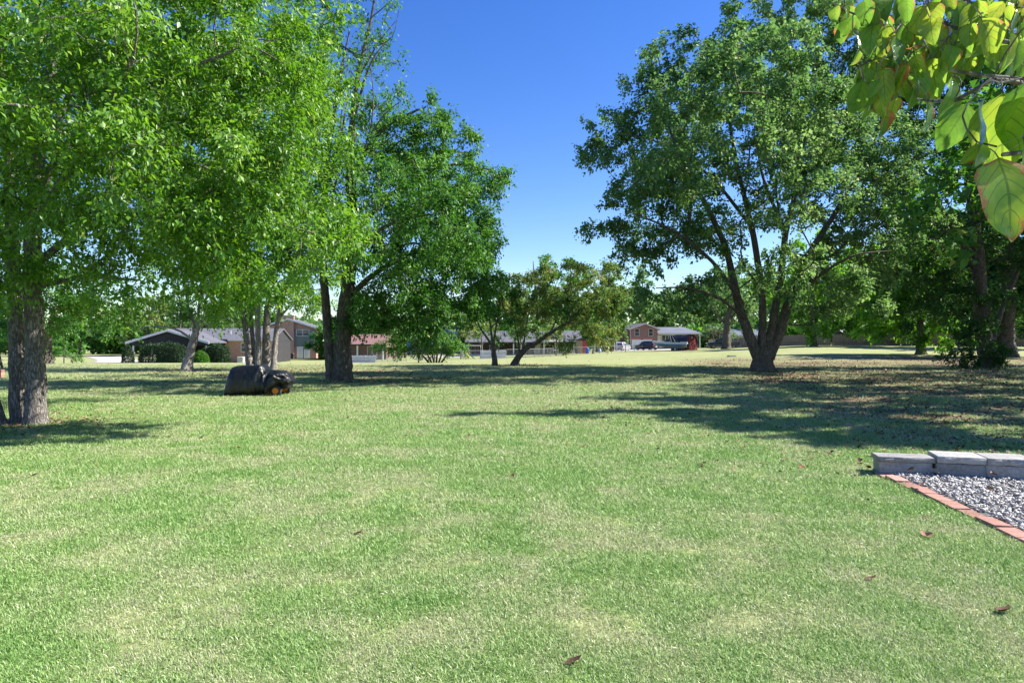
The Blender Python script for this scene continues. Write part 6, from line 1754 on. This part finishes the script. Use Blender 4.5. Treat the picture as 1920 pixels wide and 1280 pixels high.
def brick_gable_right():
    d = 141.0; s = d / F
    g = G(1207, d); zb = g.z
    root = thing('brick_gable_house', 'red brick house with a two-window gable over a white garage door', 'house', tuple(g), RAD(5))
    def lx(px): return (px - 1207) * s
    def lz(py): return H - (py - CY) * s - zb
    x0, x1, xm = lx(1180.5), lx(1233.5), lx(1208.5)
    ze, zr = lz(616.5), lz(606.8)
    MB().prism([(x0, -.3), (x1, -.3), (x1, ze), (xm, zr), (x0, ze)], 'y', 0, 10).build('wall', M['brick_b'], root)
    gable_roof(x0 - .35, x1 + .35, -.55, 10.5, ze - .05, zr + .15, 'y', .2).build('roof', M['roof_grey'], root)
    f = MB()
    f.prism([(x0 - .4, ze - .28), (xm, zr - .1), (xm, zr + .17), (x0 - .4, ze)], 'y', -.68, -.57)
    f.prism([(xm, zr - .1), (x1 + .4, ze - .28), (x1 + .4, ze), (xm, zr + .17)], 'y', -.68, -.57)
    f.build('bargeboard', M['cream'], root)
    window(root, lx(1194), 0, lz(623), .85, 1.35, 0, 1, 'cream'); window(root, lx(1220.5), 0, lz(623), .85, 1.35, 0, 1, 'cream')
    gx0, gx1 = lx(1184), lx(1222.5)
    gd = B('garage_door', M['white'], root, gx0, gx1, -.05, .02, -.1, lz(636.5))
    for k in range(4):
        for q in range(4):
            w = (gx1 - gx0) / 4
            B('panel', M['white'], gd, gx0 + w * q + .08, gx0 + w * (q + 1) - .08, -.075, -.052, .02 + k * .5, .42 + k * .5)
    B('lintel', plain('door_lintel', (.45, .16, .11), .8, .15), root, gx0 - .2, gx1 + .2, -.03, .02, lz(636.4), lz(633))
    B('wall_lamp', M['black_paint'], root, lx(1203) - .1, lx(1203) + .1, -.2, -.032, lz(637), lz(635))
    MB().tube([(x0 + .1, -.1, ze - .2), (x0 + .1, -.1, 0)], .06).build('downspout', M['cream'], root)
    # left wing end
    B('wing_wall', M['brick_b'], root, lx(1168), x0 - .01, 3, 9, -.3, lz(617))
    B('wing_eave', M['cream'], root, lx(1167), x0 + .1, 1.9, 9, lz(617) + .002, lz(616))
    # low wing to the right
    wx1 = lx(1322)
    wy = 1.5
    a, b, c_, e_ = x1 + .36, wx1, wy - .6, 10.5
    zE, zR = lz(624), lz(612)
    MB().add([(a, c_, zE), (b, c_, zE), (b, e_, zE), (a, e_, zE), (a, (c_ + e_) / 2, zR), (b - 2.2, (c_ + e_) / 2, zR), (a, c_, zE - .2), (b, c_, zE - .2), (b, e_, zE - .2), (a, e_, zE - .2)],
             [(0, 1, 5, 4), (1, 2, 5), (2, 3, 4, 5), (3, 0, 4), (0, 6, 7, 1), (1, 7, 8, 2), (2, 8, 9, 3), (3, 9, 6, 0), (9, 8, 7, 6)]).build('roof', M['roof_slate'], root)
    B('gutter', M['white'], root, a, b, c_ - .14, c_ - .005, zE - .22, zE - .04)
    B('wall', M['cream'], root, x1 + .01, lx(1290), wy + .6, 10, -.3, zE - .21)
    B('wall', M['brick_b'], root, lx(1290) + .01, wx1 - .5, wy + .3, 10, -.3, zE - .21)
    B('door', M['white'], root, lx(1239), lx(1245), wy + .53, wy + .59, lz(650), lz(628))
    st = MB().box(lx(1236), lx(1248), wy - .6, wy + .52, lz(652), lz(650) - .01).build('porch_step', M['white'], root)
    window(root, lx(1258), wy + .6, lz(634), 2.2, 1.2, 2, 0); window(root, lx(1306), wy + .3, lz(634), 1.2, 1.2)
    post(root, lx(1318.5), c_ + .1, -.2, zE - .21, .1)
brick_gable_right()

def red_barn_shed():
    d = 114.0; s = d / F
    g = G(1297, d)
    root = thing('barn_shed', 'dark red barn shaped shed with a rounded roof behind the boat', 'shed', tuple(g), RAD(30))
    w = 1.28; zt = 2.62
    prof = [(-w, 0)] + [(-w, 1.15)] + [(w * math.cos(math.pi - t), 1.15 + (zt - 1.15) * math.sin(t)) for t in (0.35, .75, 1.15, 1.57, 2.0, 2.4, 2.8)] + [(w, 1.15), (w, 0)]
    prof = [(x, z) for x, z in prof][::-1]
    MB().prism([(x, z - .1) for x, z in prof], 'y', 0, 3.6).build('body', M['barn_red'], root)
    rf = MB(); arc = [(x * 1.06, z + .0) for x, z in prof[1:-1]]
    for a, b in zip(arc[:-1], arc[1:]):
        rf.prism([(a[0], a[1]), (b[0], b[1]), (b[0] * .97, b[1] - .06), (a[0] * .97, a[1] - .06)], 'y', -.12, 3.75)
    rf.build('roof', M['roof_dark'], root)
    for sx in (-1, 1):
        dr = B('door', M['barn_red'], root, min(sx * .02, sx * .75), max(sx * .02, sx * .75), -.06, -.003, .05, 1.9)
        MB().prism([(sx * .1, .12), (sx * .1 + sx * .1, .12), (sx * .7, 1.75), (sx * .7 - sx * .1, 1.75)][::sx], 'y', -.085, -.062).build('brace', M['red_paint'], dr)
    B('window', M['cream'], root, -.12, .12, -.05, -.003, 1.98, 2.2)
red_barn_shed()

# ------------------------------------------------------------------ vehicles
def car_loft(stations, ny=1):
    "stations (x, half width, z bottom, z belt, half roof width, z roof): closed loft, two meshes: body and glass"
    V = []; Fc = []
    ring = []
    for (x, w, zb, zl, wr, zr) in stations:
        ring.append([(x, -w * .93, zb), (x, -w, zb + (zl - zb) * .35), (x, -w * .985, zl), (x, -wr, zr), (x, 0, zr + .02 * (zr > zl + .05)), (x, wr, zr), (x, w * .985, zl), (x, w, zb + (zl - zb) * .35), (x, w * .93, zb)])
    n = len(ring[0])
    for r in ring: V += r
    for i in range(len(ring) - 1):
        for k in range(n):
            a = i * n + k; b = i * n + (k + 1) % n
            Fc.append((a, b, b + n, a + n))
    Fc.append(tuple(range(n - 1, -1, -1))); Fc.append(tuple((len(ring) - 1) * n + k for k in range(n)))
    return MB().add(V, Fc)

def paint(name, col, rough=.25):
    m, nt, out = mat_new(name)
    n = noise_tex(nt, 3, 4, coord(nt))
    pbsdf(nt, out, ramp(nt, n, [(.3, tuple(c * .85 for c in col)), (.7, col)]), rough, .2, None, .5, .6)
    return m
M['car_navy'] = paint('navy_paint', (.012, .014, .024)); M['car_silver'] = paint('silver_paint', (.5, .5, .51)); M['truck_blue'] = paint('truck_blue', (.015, .028, .085))
M['lamp_red'] = plain('lamp_red', (.5, .02, .02), .2, .1); M['lamp_clear'] = plain('lamp_clear', (.7, .7, .68), .2, .1)

def wagon(name, label, px, d, yaw, body, L=4.75, Wd=.92, hgt=1.7):
    c = G(px, d)
    root = thing(name, label, 'car', tuple(c), yaw)
    h = hgt
    # x: -L/2 rear ... +L/2 front
    k = L / 4.75
    st = [(-2.37, .80, .40, .62, .78, .70), (-2.33, .88, .33, .95, .74, 1.0), (-2.2, Wd, .28, 1.02, .66, h - .16), (-1.95, Wd, .26, 1.03, .66, h - .04), (-1.0, Wd, .24, 1.02, .68, h), (0.0, Wd, .24, 1.0, .68, h - .02), (.45, Wd, .24, .99, .66, h - .09),
          (1.1, Wd, .24, .98, .80, 1.03), (1.7, Wd - .02, .25, .90, .78, .96), (2.15, Wd - .06, .28, .80, .70, .86), (2.36, .74, .36, .62, .6, .70)]
    st = [(a * k, *r) for a, *r in st]
    car_loft(st).build('body', M[body], root, bevel=.03, smooth=False)
    # side glass, proud of the body by a few mm, following the pillars
    for sgn in (-1, 1):
        for (xa, xb, ya, yb) in ((-2.0, -1.2, 0, 0), (-1.12, -.2, 0, 0), (-.12, .72, 0, .42)):
            zl, zt = 1.05, h - .16
            wl, wt = Wd * .985 + .004, .705
            P = [(xa * k, sgn * wl, zl), (xb * k, sgn * wl, zl), ((xb - yb) * k, sgn * wt, zt), (xa * k + .1 * (xa < -1.5), sgn * wt, zt)]
            Q = [(p[0], p[1] + sgn * .012, p[2] + .004) for p in P]
            MB().add(P + Q, [(0, 1, 2, 3), (4, 5, 6, 7), (0, 1, 5, 4), (1, 2, 6, 5), (2, 3, 7, 6), (3, 0, 4, 7)]).build('side_window', M['glass'], root)
    P = [(-2.335 * k, -.68, 1.06), (-2.335 * k, .68, 1.06), (-2.235 * k, .58, h - .24), (-2.235 * k, -.58, h - .24)]
    MB().add(P + [(p[0] - .03, p[1], p[2]) for p in P], [(0, 1, 2, 3), (4, 5, 6, 7), (0, 1, 5, 4), (1, 2, 6, 5), (2, 3, 7, 6), (3, 0, 4, 7)]).build('rear_window', M['glass'], root)
    P = [(1.07 * k, -.76, 1.06), (1.07 * k, .76, 1.06), (.52 * k, .62, h - .11), (.52 * k, -.62, h - .11)]
    MB().add(P + [(p[0] + .03, p[1], p[2] + .02) for p in P], [(0, 1, 2, 3), (4, 5, 6, 7), (0, 1, 5, 4), (1, 2, 6, 5), (2, 3, 7, 6), (3, 0, 4, 7)]).build('windscreen', M['glass'], root)
    for sgn in (-1, 1):
        B('tail_lamp', M['lamp_red'], root, -2.4 * k, -2.3 * k, min(sgn * .62, sgn * .86), max(sgn * .62, sgn * .86), .82, 1.0, .01)
        B('headlight', M['lamp_clear'], root, 2.2 * k, 2.33 * k, min(sgn * .5, sgn * .78), max(sgn * .5, sgn * .78), .62, .76, .01)
        B('mirror', M[body], root, .62, .8, min(sgn * .95, sgn * 1.12), max(sgn * .95, sgn * 1.12), 1.0, 1.15, .03)
        for x in (-1.45, 1.42): wheel(root, (x * k, sgn * (Wd - .12), .34), .34, .23, M['grey_metal'])
    B('number_plate', M['white'], root, -2.405 * k, -2.38 * k, -.25, .25, .62, .74)
    B('bumper', M[body], root, -2.44 * k, -2.3 * k, -.82, .82, .38, .56, .04)
    B('roof_rail', M['grey_metal'], root, -1.9, .2, -.64, -.60, h + .005, h + .045); B('roof_rail', M['grey_metal'], root, -1.9, .2, .60, .64, h + .005, h + .045)
    return root
wagon('parked_car', 'dark navy estate car parked before the white garage door', 1212, 129, RAD(128), 'car_navy', 4.8, .92, 1.7)
wagon('parked_car', 'silver car parked at the left of the brick gable house', 1168, 131, RAD(60), 'car_silver', 4.5, .88, 1.62)

def pickup():
    c = G(1355, 123)
    root = thing('pickup_truck', 'dark blue pickup truck parked in the shade behind a tree trunk', 'truck', tuple(c), RAD(174))
    # front is +x
    car_loft([(-.35, .93, .42, 1.15, .80, 1.17), (-.3, .94, .42, 1.16, .74, 1.78), (.3, .94, .42, 1.16, .74, 1.85), (.95, .94, .42, 1.15, .72, 1.80), (1.5, .94, .42, 1.13, .84, 1.17), (2.1, .94, .42, 1.08, .84, 1.12), (2.6, .92, .45, 1.0, .8, 1.05), (2.72, .86, .5, .8, .7, .9)]).build('cab', M['truck_blue'], root, bevel=.03)
    b = MB(); b.box(-2.75, -.37, -.94, -.86, .5, 1.16); b.box(-2.75, -.37, .86, .94, .5, 1.16); b.box(-2.75, -2.67, -.858, .858, .5, 1.14); b.box(-2.668, -.37, -.858, .858, .5, .62)
    b.build('bed', M['truck_blue'], root)
    for sgn in (-1, 1):
        for xa, xb, s_ in ((-.22, .38, 0), (.46, 1.28, .36)):
            P = [(xa, sgn * .934, 1.19), (xb, sgn * .934, 1.19), (xb - s_, sgn * .765, 1.72), (xa + .03, sgn * .765, 1.72)]
            MB().add(P + [(p[0], p[1] + sgn * .014, p[2]) for p in P], [(0, 1, 2, 3), (4, 5, 6, 7), (0, 1, 5, 4), (1, 2, 6, 5), (2, 3, 7, 6), (3, 0, 4, 7)]).build('side_window', M['glass'], root)
        for x in (-1.75, 1.75): wheel(root, (x, sgn * .8, .39), .39, .26, M['grey_metal'])
        B('tail_lamp', M['lamp_red'], root, -2.78, -2.752, min(sgn * .74, sgn * .9), max(sgn * .74, sgn * .9), .75, 1.05)
        B('mirror', M['black_paint'], root, 1.05, 1.2, min(sgn * .97, sgn * 1.16), max(sgn * .97, sgn * 1.16), 1.14, 1.34, .02)
        B('headlight', M['lamp_clear'], root, 2.6, 2.7, min(sgn * .5, sgn * .8), max(sgn * .5, sgn * .8), .78, .92, .01)
    P = [(1.46, -.8, 1.2), (1.46, .8, 1.2), (1.0, .68, 1.76), (1.0, -.68, 1.76)]
    MB().add(P + [(p[0] + .03, p[1], p[2] + .02) for p in P], [(0, 1, 2, 3), (4, 5, 6, 7), (0, 1, 5, 4), (1, 2, 6, 5), (2, 3, 7, 6), (3, 0, 4, 7)]).build('windscreen', M['glass'], root)
    B('bumper', M['grey_metal'], root, -2.9, -2.79, -.9, .9, .45, .62, .03)
    B('bumper', M['grey_metal'], root, 2.7, 2.82, -.88, .88, .42, .6, .03)
pickup()

def boat():
    c = G(1257, 113)
    yaw = RAD(158)
    tr = thing('boat_trailer', 'two-wheeled trailer carrying the white speedboat', 'trailer', tuple(c), yaw)
    B('frame_rail', M['galv'], tr, -2.3, 1.6, -.75, -.67, .38, .46); B('frame_rail', M['galv'], tr, -2.3, 1.6, .67, .75, .38, .46)
    for x in (-2.2, -.8, .8): B('cross_member', M['galv'], tr, x, x + .08, -.668, .668, .36, .44)
    MB().tube([(1.6, -.7, .42), (3.3, 0, .45)], .045).tube([(1.6, .7, .42), (3.3, 0, .45)], .045).build('drawbar', M['galv'], tr)
    MB().tube([(3.1, 0, 0), (3.1, 0, .6)], .04).build('jockey_stand', M['black_paint'], tr)
    for s in (-1, 1):
        wheel(tr, (-.9, s * .95, .31), .31, .2, M['white'])
        B('mudguard', M['white'], tr, -1.28, -.52, s * .95 - .13, s * .95 + .13, .64, .68, .02)
        B('bunk', M['fence_tan'], tr, -2.2, 1.4, s * .5 - .05, s * .5 + .05, .46, .54)
    bt = thing('speedboat', 'white and blue speedboat with a tow arch on its trailer', 'boat', (c.x, c.y, c.z + .3), yaw)
    # hull stations x: (x, half beam at deck, z keel, z chine, half chine, z deck)
    st = [(-2.7, 1.05, .28, .52, .95, 1.05), (-1.5, 1.12, .26, .5, 1.0, 1.08), (0, 1.14, .26, .5, .98, 1.12), (1.2, 1.05, .3, .55, .8, 1.18), (2.1, .75, .45, .68, .5, 1.24), (2.7, .36, .72, .9, .2, 1.28), (3.0, .05, 1.05, 1.15, .03, 1.30)]
    def shell(rows):
        V = []; Fc = []
        n = len(rows[0])
        for r in rows: V += r
        for i in range(len(rows) - 1):
            for k in range(n - 1):
                a = i * n + k; Fc.append((a, a + 1, a + n + 1, a + n))
        return V, Fc
    rows = [[(x, -wc, zc), (x, 0, zk), (x, wc, zc)] for x, wd, zk, zc, wc, zd in st]
    v, f = shell(rows); MB().add(v, f + [(0, 1, 2)]).build('keel', M['white'], bt)
    for s in (-1, 1):
        m1 = lambda t: [[(x, s * (wc + (wd - wc) * a), zc + (zd - zc) * a) for a in t] for x, wd, zk, zc, wc, zd in st]
        v, f = shell(m1((0, .42))); MB().add(v, f).build('hull_side', plain('hull_blue', (.10, .16, .24), .25, .1, coat=.5), bt)
        v, f = shell(m1((.42, .62))); MB().add(v, f).build('stripe', plain('hull_pale', (.45, .52, .58), .25, .1, coat=.5), bt)
        v, f = shell(m1((.62, 1))); MB().add(v, f).build('gunwale', M['white'], bt)
    rows = [[(x, -wd, zd), (x, -wd * .7, zd + .05), (x, wd * .7, zd + .05), (x, wd, zd)] for x, wd, zk, zc, wc, zd in st if x >= 0]
    v, f = shell(rows); MB().add(v, f).build('foredeck', M['white'], bt)
    MB().add([(-2.7, -1.05, 1.05), (-2.7, 1.05, 1.05), (-2.7, .95, .52), (-2.7, 0, .28), (-2.7, -.95, .52)], [(0, 1, 2, 3, 4)]).build('transom', M['white'], bt)
    B('cockpit_floor', M['cream'], bt, -2.65, .4, -.95, .95, .58, .62)
    B('rear_seat', M['white'], bt, -2.6, -1.7, -.95, .95, .62, 1.12, .06)
    B('sun_pad', M['white'], bt, -2.66, -1.72, -1.0, 1.0, 1.122, 1.2, .05)
    MB().add([(.5, -1.0, 1.16), (1.0, -.6, 1.18), (1.0, .6, 1.18), (.5, 1.0, 1.16), (.1, -.95, 1.58), (.5, -.5, 1.62), (.5, .5, 1.62), (.1, .95, 1.58)], [(0, 1, 5, 4), (1, 2, 6, 5), (2, 3, 7, 6)]).build('windscreen', M['glass'], bt)
    MB().tube([(-.35, -1.08, 1.08), (-.15, -1.02, 2.0), (-.2, -.8, 2.28), (-.2, .8, 2.28), (-.15, 1.02, 2.0), (-.35, 1.08, 1.08)], .05, 8).tube([(-1.0, -1.08, 1.08), (-.5, -1.0, 2.0)], .04, 8).tube([(-1.0, 1.08, 1.08), (-.5, 1.0, 2.0)], .04, 8).build('tow_arch', M['white'], bt, smooth=True)
    MB().prism([(-.95, 1.12), (.15, 1.5), (.1, 2.12), (-.35, 2.2), (-.95, 1.9)], 'y', -.78, .78).build('canvas_hood', M['grill'], bt, bevel=.05)
    B('outdrive', M['black_paint'], bt, -2.98, -2.71, -.2, .2, .2, .8, .05)
boat()

# ------------------------------------------------------------------ fences, yard things
def chain_link(pts, label, hgt=1.15, step=2.6):
    P = [G(px, d) for px, d in pts]
    root = thing('chain_link_fence', label, 'fence', tuple(P[0]))
    b = P[0]
    posts = []
    for A, C in zip(P[:-1], P[1:]):
        n = max(1, int((C - A).length / step))
        for k in range(n): posts.append(A.lerp(C, k / n))
    posts.append(P[-1])
    posts = [Vector((p.x, p.y, g1(p.x, p.y))) for p in posts]
    me = None
    for p in posts:
        if me is None:
            o = MB().tube([(0, 0, -.1), (0, 0, hgt + .04)], .03, 6).build('post', M['galv'], root); me = o.data
        else:
            o = bpy.data.objects.new('post', me); link(o, root)
        o.location = p - b
    rl = MB()
    wm = MB()
    for A, C in zip(posts[:-1], posts[1:]):
        A = A - b; C = C - b
        rl.tube([A + Vector((0, 0, hgt)), C + Vector((0, 0, hgt))], .022, 5)
        L = (C - A).length; n = int(L / .17)
        for k in range(-6, n):
            for s in (0, 1):
                a0 = k / n; a1 = (k + hgt / .17) / n
                lo, hi = max(a0, 0), min(a1, 1)
                if hi <= lo: continue
                z0 = hgt * (lo - a0) / (a1 - a0); z1 = hgt * (hi - a0) / (a1 - a0)
                if s: z0, z1 = hgt - z0, hgt - z1
                wm.tube([A.lerp(C, lo) + Vector((0, 0, z0)), A.lerp(C, hi) + Vector((0, 0, z1))], .004, 3, False)
    rl.build('top_rail', M['galv'], root)
    wm.build('wire_mesh', M['galv'], root)['kind'] = 'stuff'
chain_link([(706, 96), (762, 84), (820, 90), (906, 95)], 'grey chain link fence on thin posts behind the spreading bush')
chain_link([(950, 84), (985, 86), (1060, 100), (1190, 110)], 'low chain link fence running from the pale panel fence to the cars')

def board_fence(name, pts, label, hgt, bw, mat, gap=.012, lean=.0, rails=True, seed=1, thick=.025):
    rng = random.Random(seed)
    P = [G(px, d) for px, d in pts]
    b = P[0]
    root = thing(name, label, 'fence', tuple(b))
    run = MB(); rr = MB(); pieces = []
    for A, C in zip(P[:-1], P[1:]):
        dv = (C - A); dv.z = 0; L = dv.length; dv.normalize(); nv = Vector((-dv.y, dv.x, 0))
        n = int(L / bw)
        for k in range(n):
            pieces.append((A + dv * (bw * (k + .5)), dv, nv))
        if rails:
            for z in (.35, hgt - .35):
                a = Vector((A.x, A.y, g1(A.x, A.y) + z)) - b + nv * .06; c = Vector((C.x, C.y, g1(C.x, C.y) + z)) - b + nv * .06
                rr.tube([a, c], .045, 4)
    me = {}
    for i, (p, dv, nv) in enumerate(pieces):
        k = i % 5
        if k not in me:
            h = hgt + rng.uniform(-.04, .04)
            m = MB().prism([(-bw / 2 + gap, -.05), (bw / 2 - gap, -.05), (bw / 2 - gap, h - .04), (bw / 2 - gap * 3, h), (-bw / 2 + gap * 3, h), (-bw / 2 + gap, h - .04)], 'y', -thick / 2, thick / 2)
            o = m.build('board', mat, root); me[k] = o.data
        else:
            o = bpy.data.objects.new('board', me[k]); link(o, root)
        o.location = Vector((p.x, p.y, g1(p.x, p.y) + rng.uniform(-.03, .02))) - b
        o.rotation_euler = (0, RAD(rng.uniform(-.6, .6)), math.atan2(dv.y, dv.x))
    if rails: rr.build('rails', mat, root)
    return root
board_fence('board_fence', [(1372, 128), (1445, 122), (1560, 114), (1690, 108)], 'weathered grey board fence running behind the right hand trees', 1.85, .30, M['fence_wood'], seed=2)
board_fence('board_fence', [(1690, 106), (1960, 96)], 'dark board fence in deep shade behind the far right trees', 1.85, .34, M['fence_wood'], seed=3)
board_fence('board_fence', [(1328, 137), (1368, 133)], 'light tan board fence left of the pickup truck', 1.75, .22, M['fence_tan'], seed=4)
board_fence('picket_fence', [(900, 92), (949, 90)], 'pale grey panel fence with thin pickets behind the small dark tree', 1.15, .13, M['fence_pale'], gap=.02, seed=5)
board_fence('panel_fence', [(652, 102), (706, 99)], 'low grey blue panel fence before the red roofed porch', 1.05, .18, M['fence_pale'], seed=6)

def shed_roof_right():
    c = G(1612, 122)
    r = thing('grey_shed', 'low outbuilding with a pale metal roof behind the board fence', 'shed', tuple(c), RAD(-3))
    B('wall', M['fence_wood'], r, -2.6, 2.6, 0, 4, -.2, 2.0)
    MB().prism([(-.4, 2.0), (2, 2.75), (4.4, 2.0), (4.4, 2.1), (2, 2.87), (-.4, 2.1)], 'x', -2.9, 2.9).build('roof', M['galv'], r)
    B('door', M['tan'], r, -.5, .5, -.05, -.004, 0, 1.9)
    c = G(1410, 142)
    r = thing('white_outbuilding', 'pale outbuilding with a white eave behind the fence by the big trunk', 'shed', tuple(c), RAD(4))
    B('wall', M['fence_pale'], r, -4.5, 5, 0, 5, -.2, 2.3)
    MB().prism([(-.5, 2.3), (2.5, 3.5), (5.5, 2.3), (5.5, 2.42), (2.5, 3.64), (-.5, 2.42)], 'x', -4.9, 5.4).build('roof', M['roof_slate'], r)
    B('fascia', M['white'], r, -4.9, 5.4, -.62, -.51, 2.25, 2.43)
    window(r, 1.0, 0, 1.5, 1.0, .9)
shed_roof_right()

def playset():
    c = G(884, 99)
    r = thing('swing_set', 'white swing set frame with a yellow slide in the fenced yard', 'playset', tuple(c), RAD(-8))
    T = M['white']
    for x in (-.95, 1.35):
        for s in (-1, 1): MB().tube([(x + s * .0 + (.25 if x > 0 else -.25), s * .75, 0), (x, 0, 1.9)], .045, 8).build('leg', T, r)
    MB().tube([(-1.0, 0, 1.9), (1.4, 0, 1.9)], .045, 8).build('top_bar', T, r)
    for x in (.2, .8):
        sw = MB().tube([(x - .18, 0, 1.88), (x - .18, .02, .5)], .012, 5).tube([(x + .18, 0, 1.88), (x + .18, .02, .5)], .012, 5).build('chains', M['galv'], r)
        B('swing_seat', M['blue_plastic'], sw, x - .2, x + .2, -.08, .1, .46, .495)
    MB().prism([(-1.0, 1.15), (-.9, 1.15), (.1, .12), (.35, .08), (.35, .02), (.05, .05)][::-1], 'y', -.95, -.6).build('slide', M['yellow_plastic'], r)
    MB().tube([(-1.0, -.6, 0), (-1.0, -.6, 1.2)], .03).tube([(-1.0, -.95, 0), (-1.0, -.95, 1.2)], .03).build('ladder', T, r)
    c = G(871, 100)
    p = thing('play_tower', 'small play tower with a blue canopy beside the swing set', 'playset', tuple(c), RAD(10))
    for sx in (-.55, .55):
        for sy in (-.5, .5): B('post', M['fence_tan'], p, sx - .05, sx + .05, sy - .05, sy + .05, -.05, 1.95)
    B('deck', M['fence_tan'], p, -.62, .62, -.57, .57, .75, .83)
    MB().prism([(-.7, 1.6), (-.6, 1.56), (0, 2.0), (.6, 1.56), (.7, 1.6), (0, 2.12)][::-1], 'y', -.6, .6).build('canopy', M['blue_plastic'], p)
    MB().prism([(.62, .8), (.75, .85), (1.35, .15), (1.6, .1), (1.6, .02), (1.25, .05)][::-1], 'y', -.25, .25).build('slide', M['teal_plastic'], p)
    for k in range(4): B('rung', M['fence_tan'], p, -.5, .5, -.60, -.55, .12 + k * .16, .17 + k * .16)
playset()

def picnic_table():
    c = G(800, 60)
    t = thing('picnic_table', 'dark wooden picnic table half hidden under the spreading bush', 'table', tuple(c), RAD(6))
    w = M['brown_siding']
    for k in range(5): B('plank', w, t, -.95, .95, -.36 + k * .15, -.225 + k * .15, .70, .74)
    for s in (-1, 1):
        for k in range(2): B('bench_plank', w, t, -.95, .95, s * .66 - .13 + k * .135, s * .66 + k * .135, .42, .46)
        MB().tube([(s * .7, -.62, 0), (s * .7, -.15, .7)], .04, 4).build('leg', w, t); MB().tube([(s * .7, .62, 0), (s * .7, .15, .7)], .04, 4).build('leg', w, t)
        B('brace', w, t, s * .7 - .03, s * .7 + .03, -.78, .78, .34, .418)
picnic_table()

def small_things():
    c = G(1372, 66)
    b = thing('drain_box', 'small dark concrete drain box set in the lawn left of the big tree', 'drain', tuple(c), RAD(5))
    B('kerb', M['concrete'], b, -.38, .38, -.3, .3, -.05, .10, .02)
    B('cover', M['charcoal'], b, -.33, .33, -.25, .25, .102, .14, .02)
    c = W(-4, 715, 30); x, y = c.x, c.y
    b = thing('brick_pier', 'short red brick pier at the left edge of the lawn', 'pier', (x, y, g1(x, y)))
    for k in range(5):
        for q in range(2):
            o = B('brick', M['brick_red'], b, -.22 + q * .222, -.002 + q * .222, -.11, .11, k * .075, k * .075 + .068, .004)
    c = G(1173, 112)
    b = thing('fence_gatepost', 'thicker grey gate post in the chain link fence before the silver car', 'post', tuple(c))
    MB().tube([(0, 0, -.1), (0, 0, 1.35)], .06, 8).build('post', M['galv'], b); MB().tube([(0, 0, 1.351), (0, 0, 1.42)], [.07, .02], 8).build('cap', M['galv'], b)
    # straws lying on the grass
    for k, (px, py, a) in enumerate(((414, 924, .05), (365, 1112, .03), (983, 1073, .0), (1838, 1082, -.6))):
        y = H * F / (py - CY); x = (px - CX) / F * y
        z = g1(x, y) + .045
        o = MB().tube([(-.05, 0, 0), (0, .004, .006), (.06, 0, .002)], .0018, 4).build('straw', plain('straw', (.62, .58, .42), .7, .1), None)
        o.location = (x, y, z); o.rotation_euler = (0, 0, a)
        tag(o, ['pale straw on the left lawn, farther one', 'pale straw on the left lawn, nearer one', 'pale straw on the middle of the lawn', 'pale straw at the right edge of the lawn'][k], 'straw', 'dry straws on the lawn')
small_things()
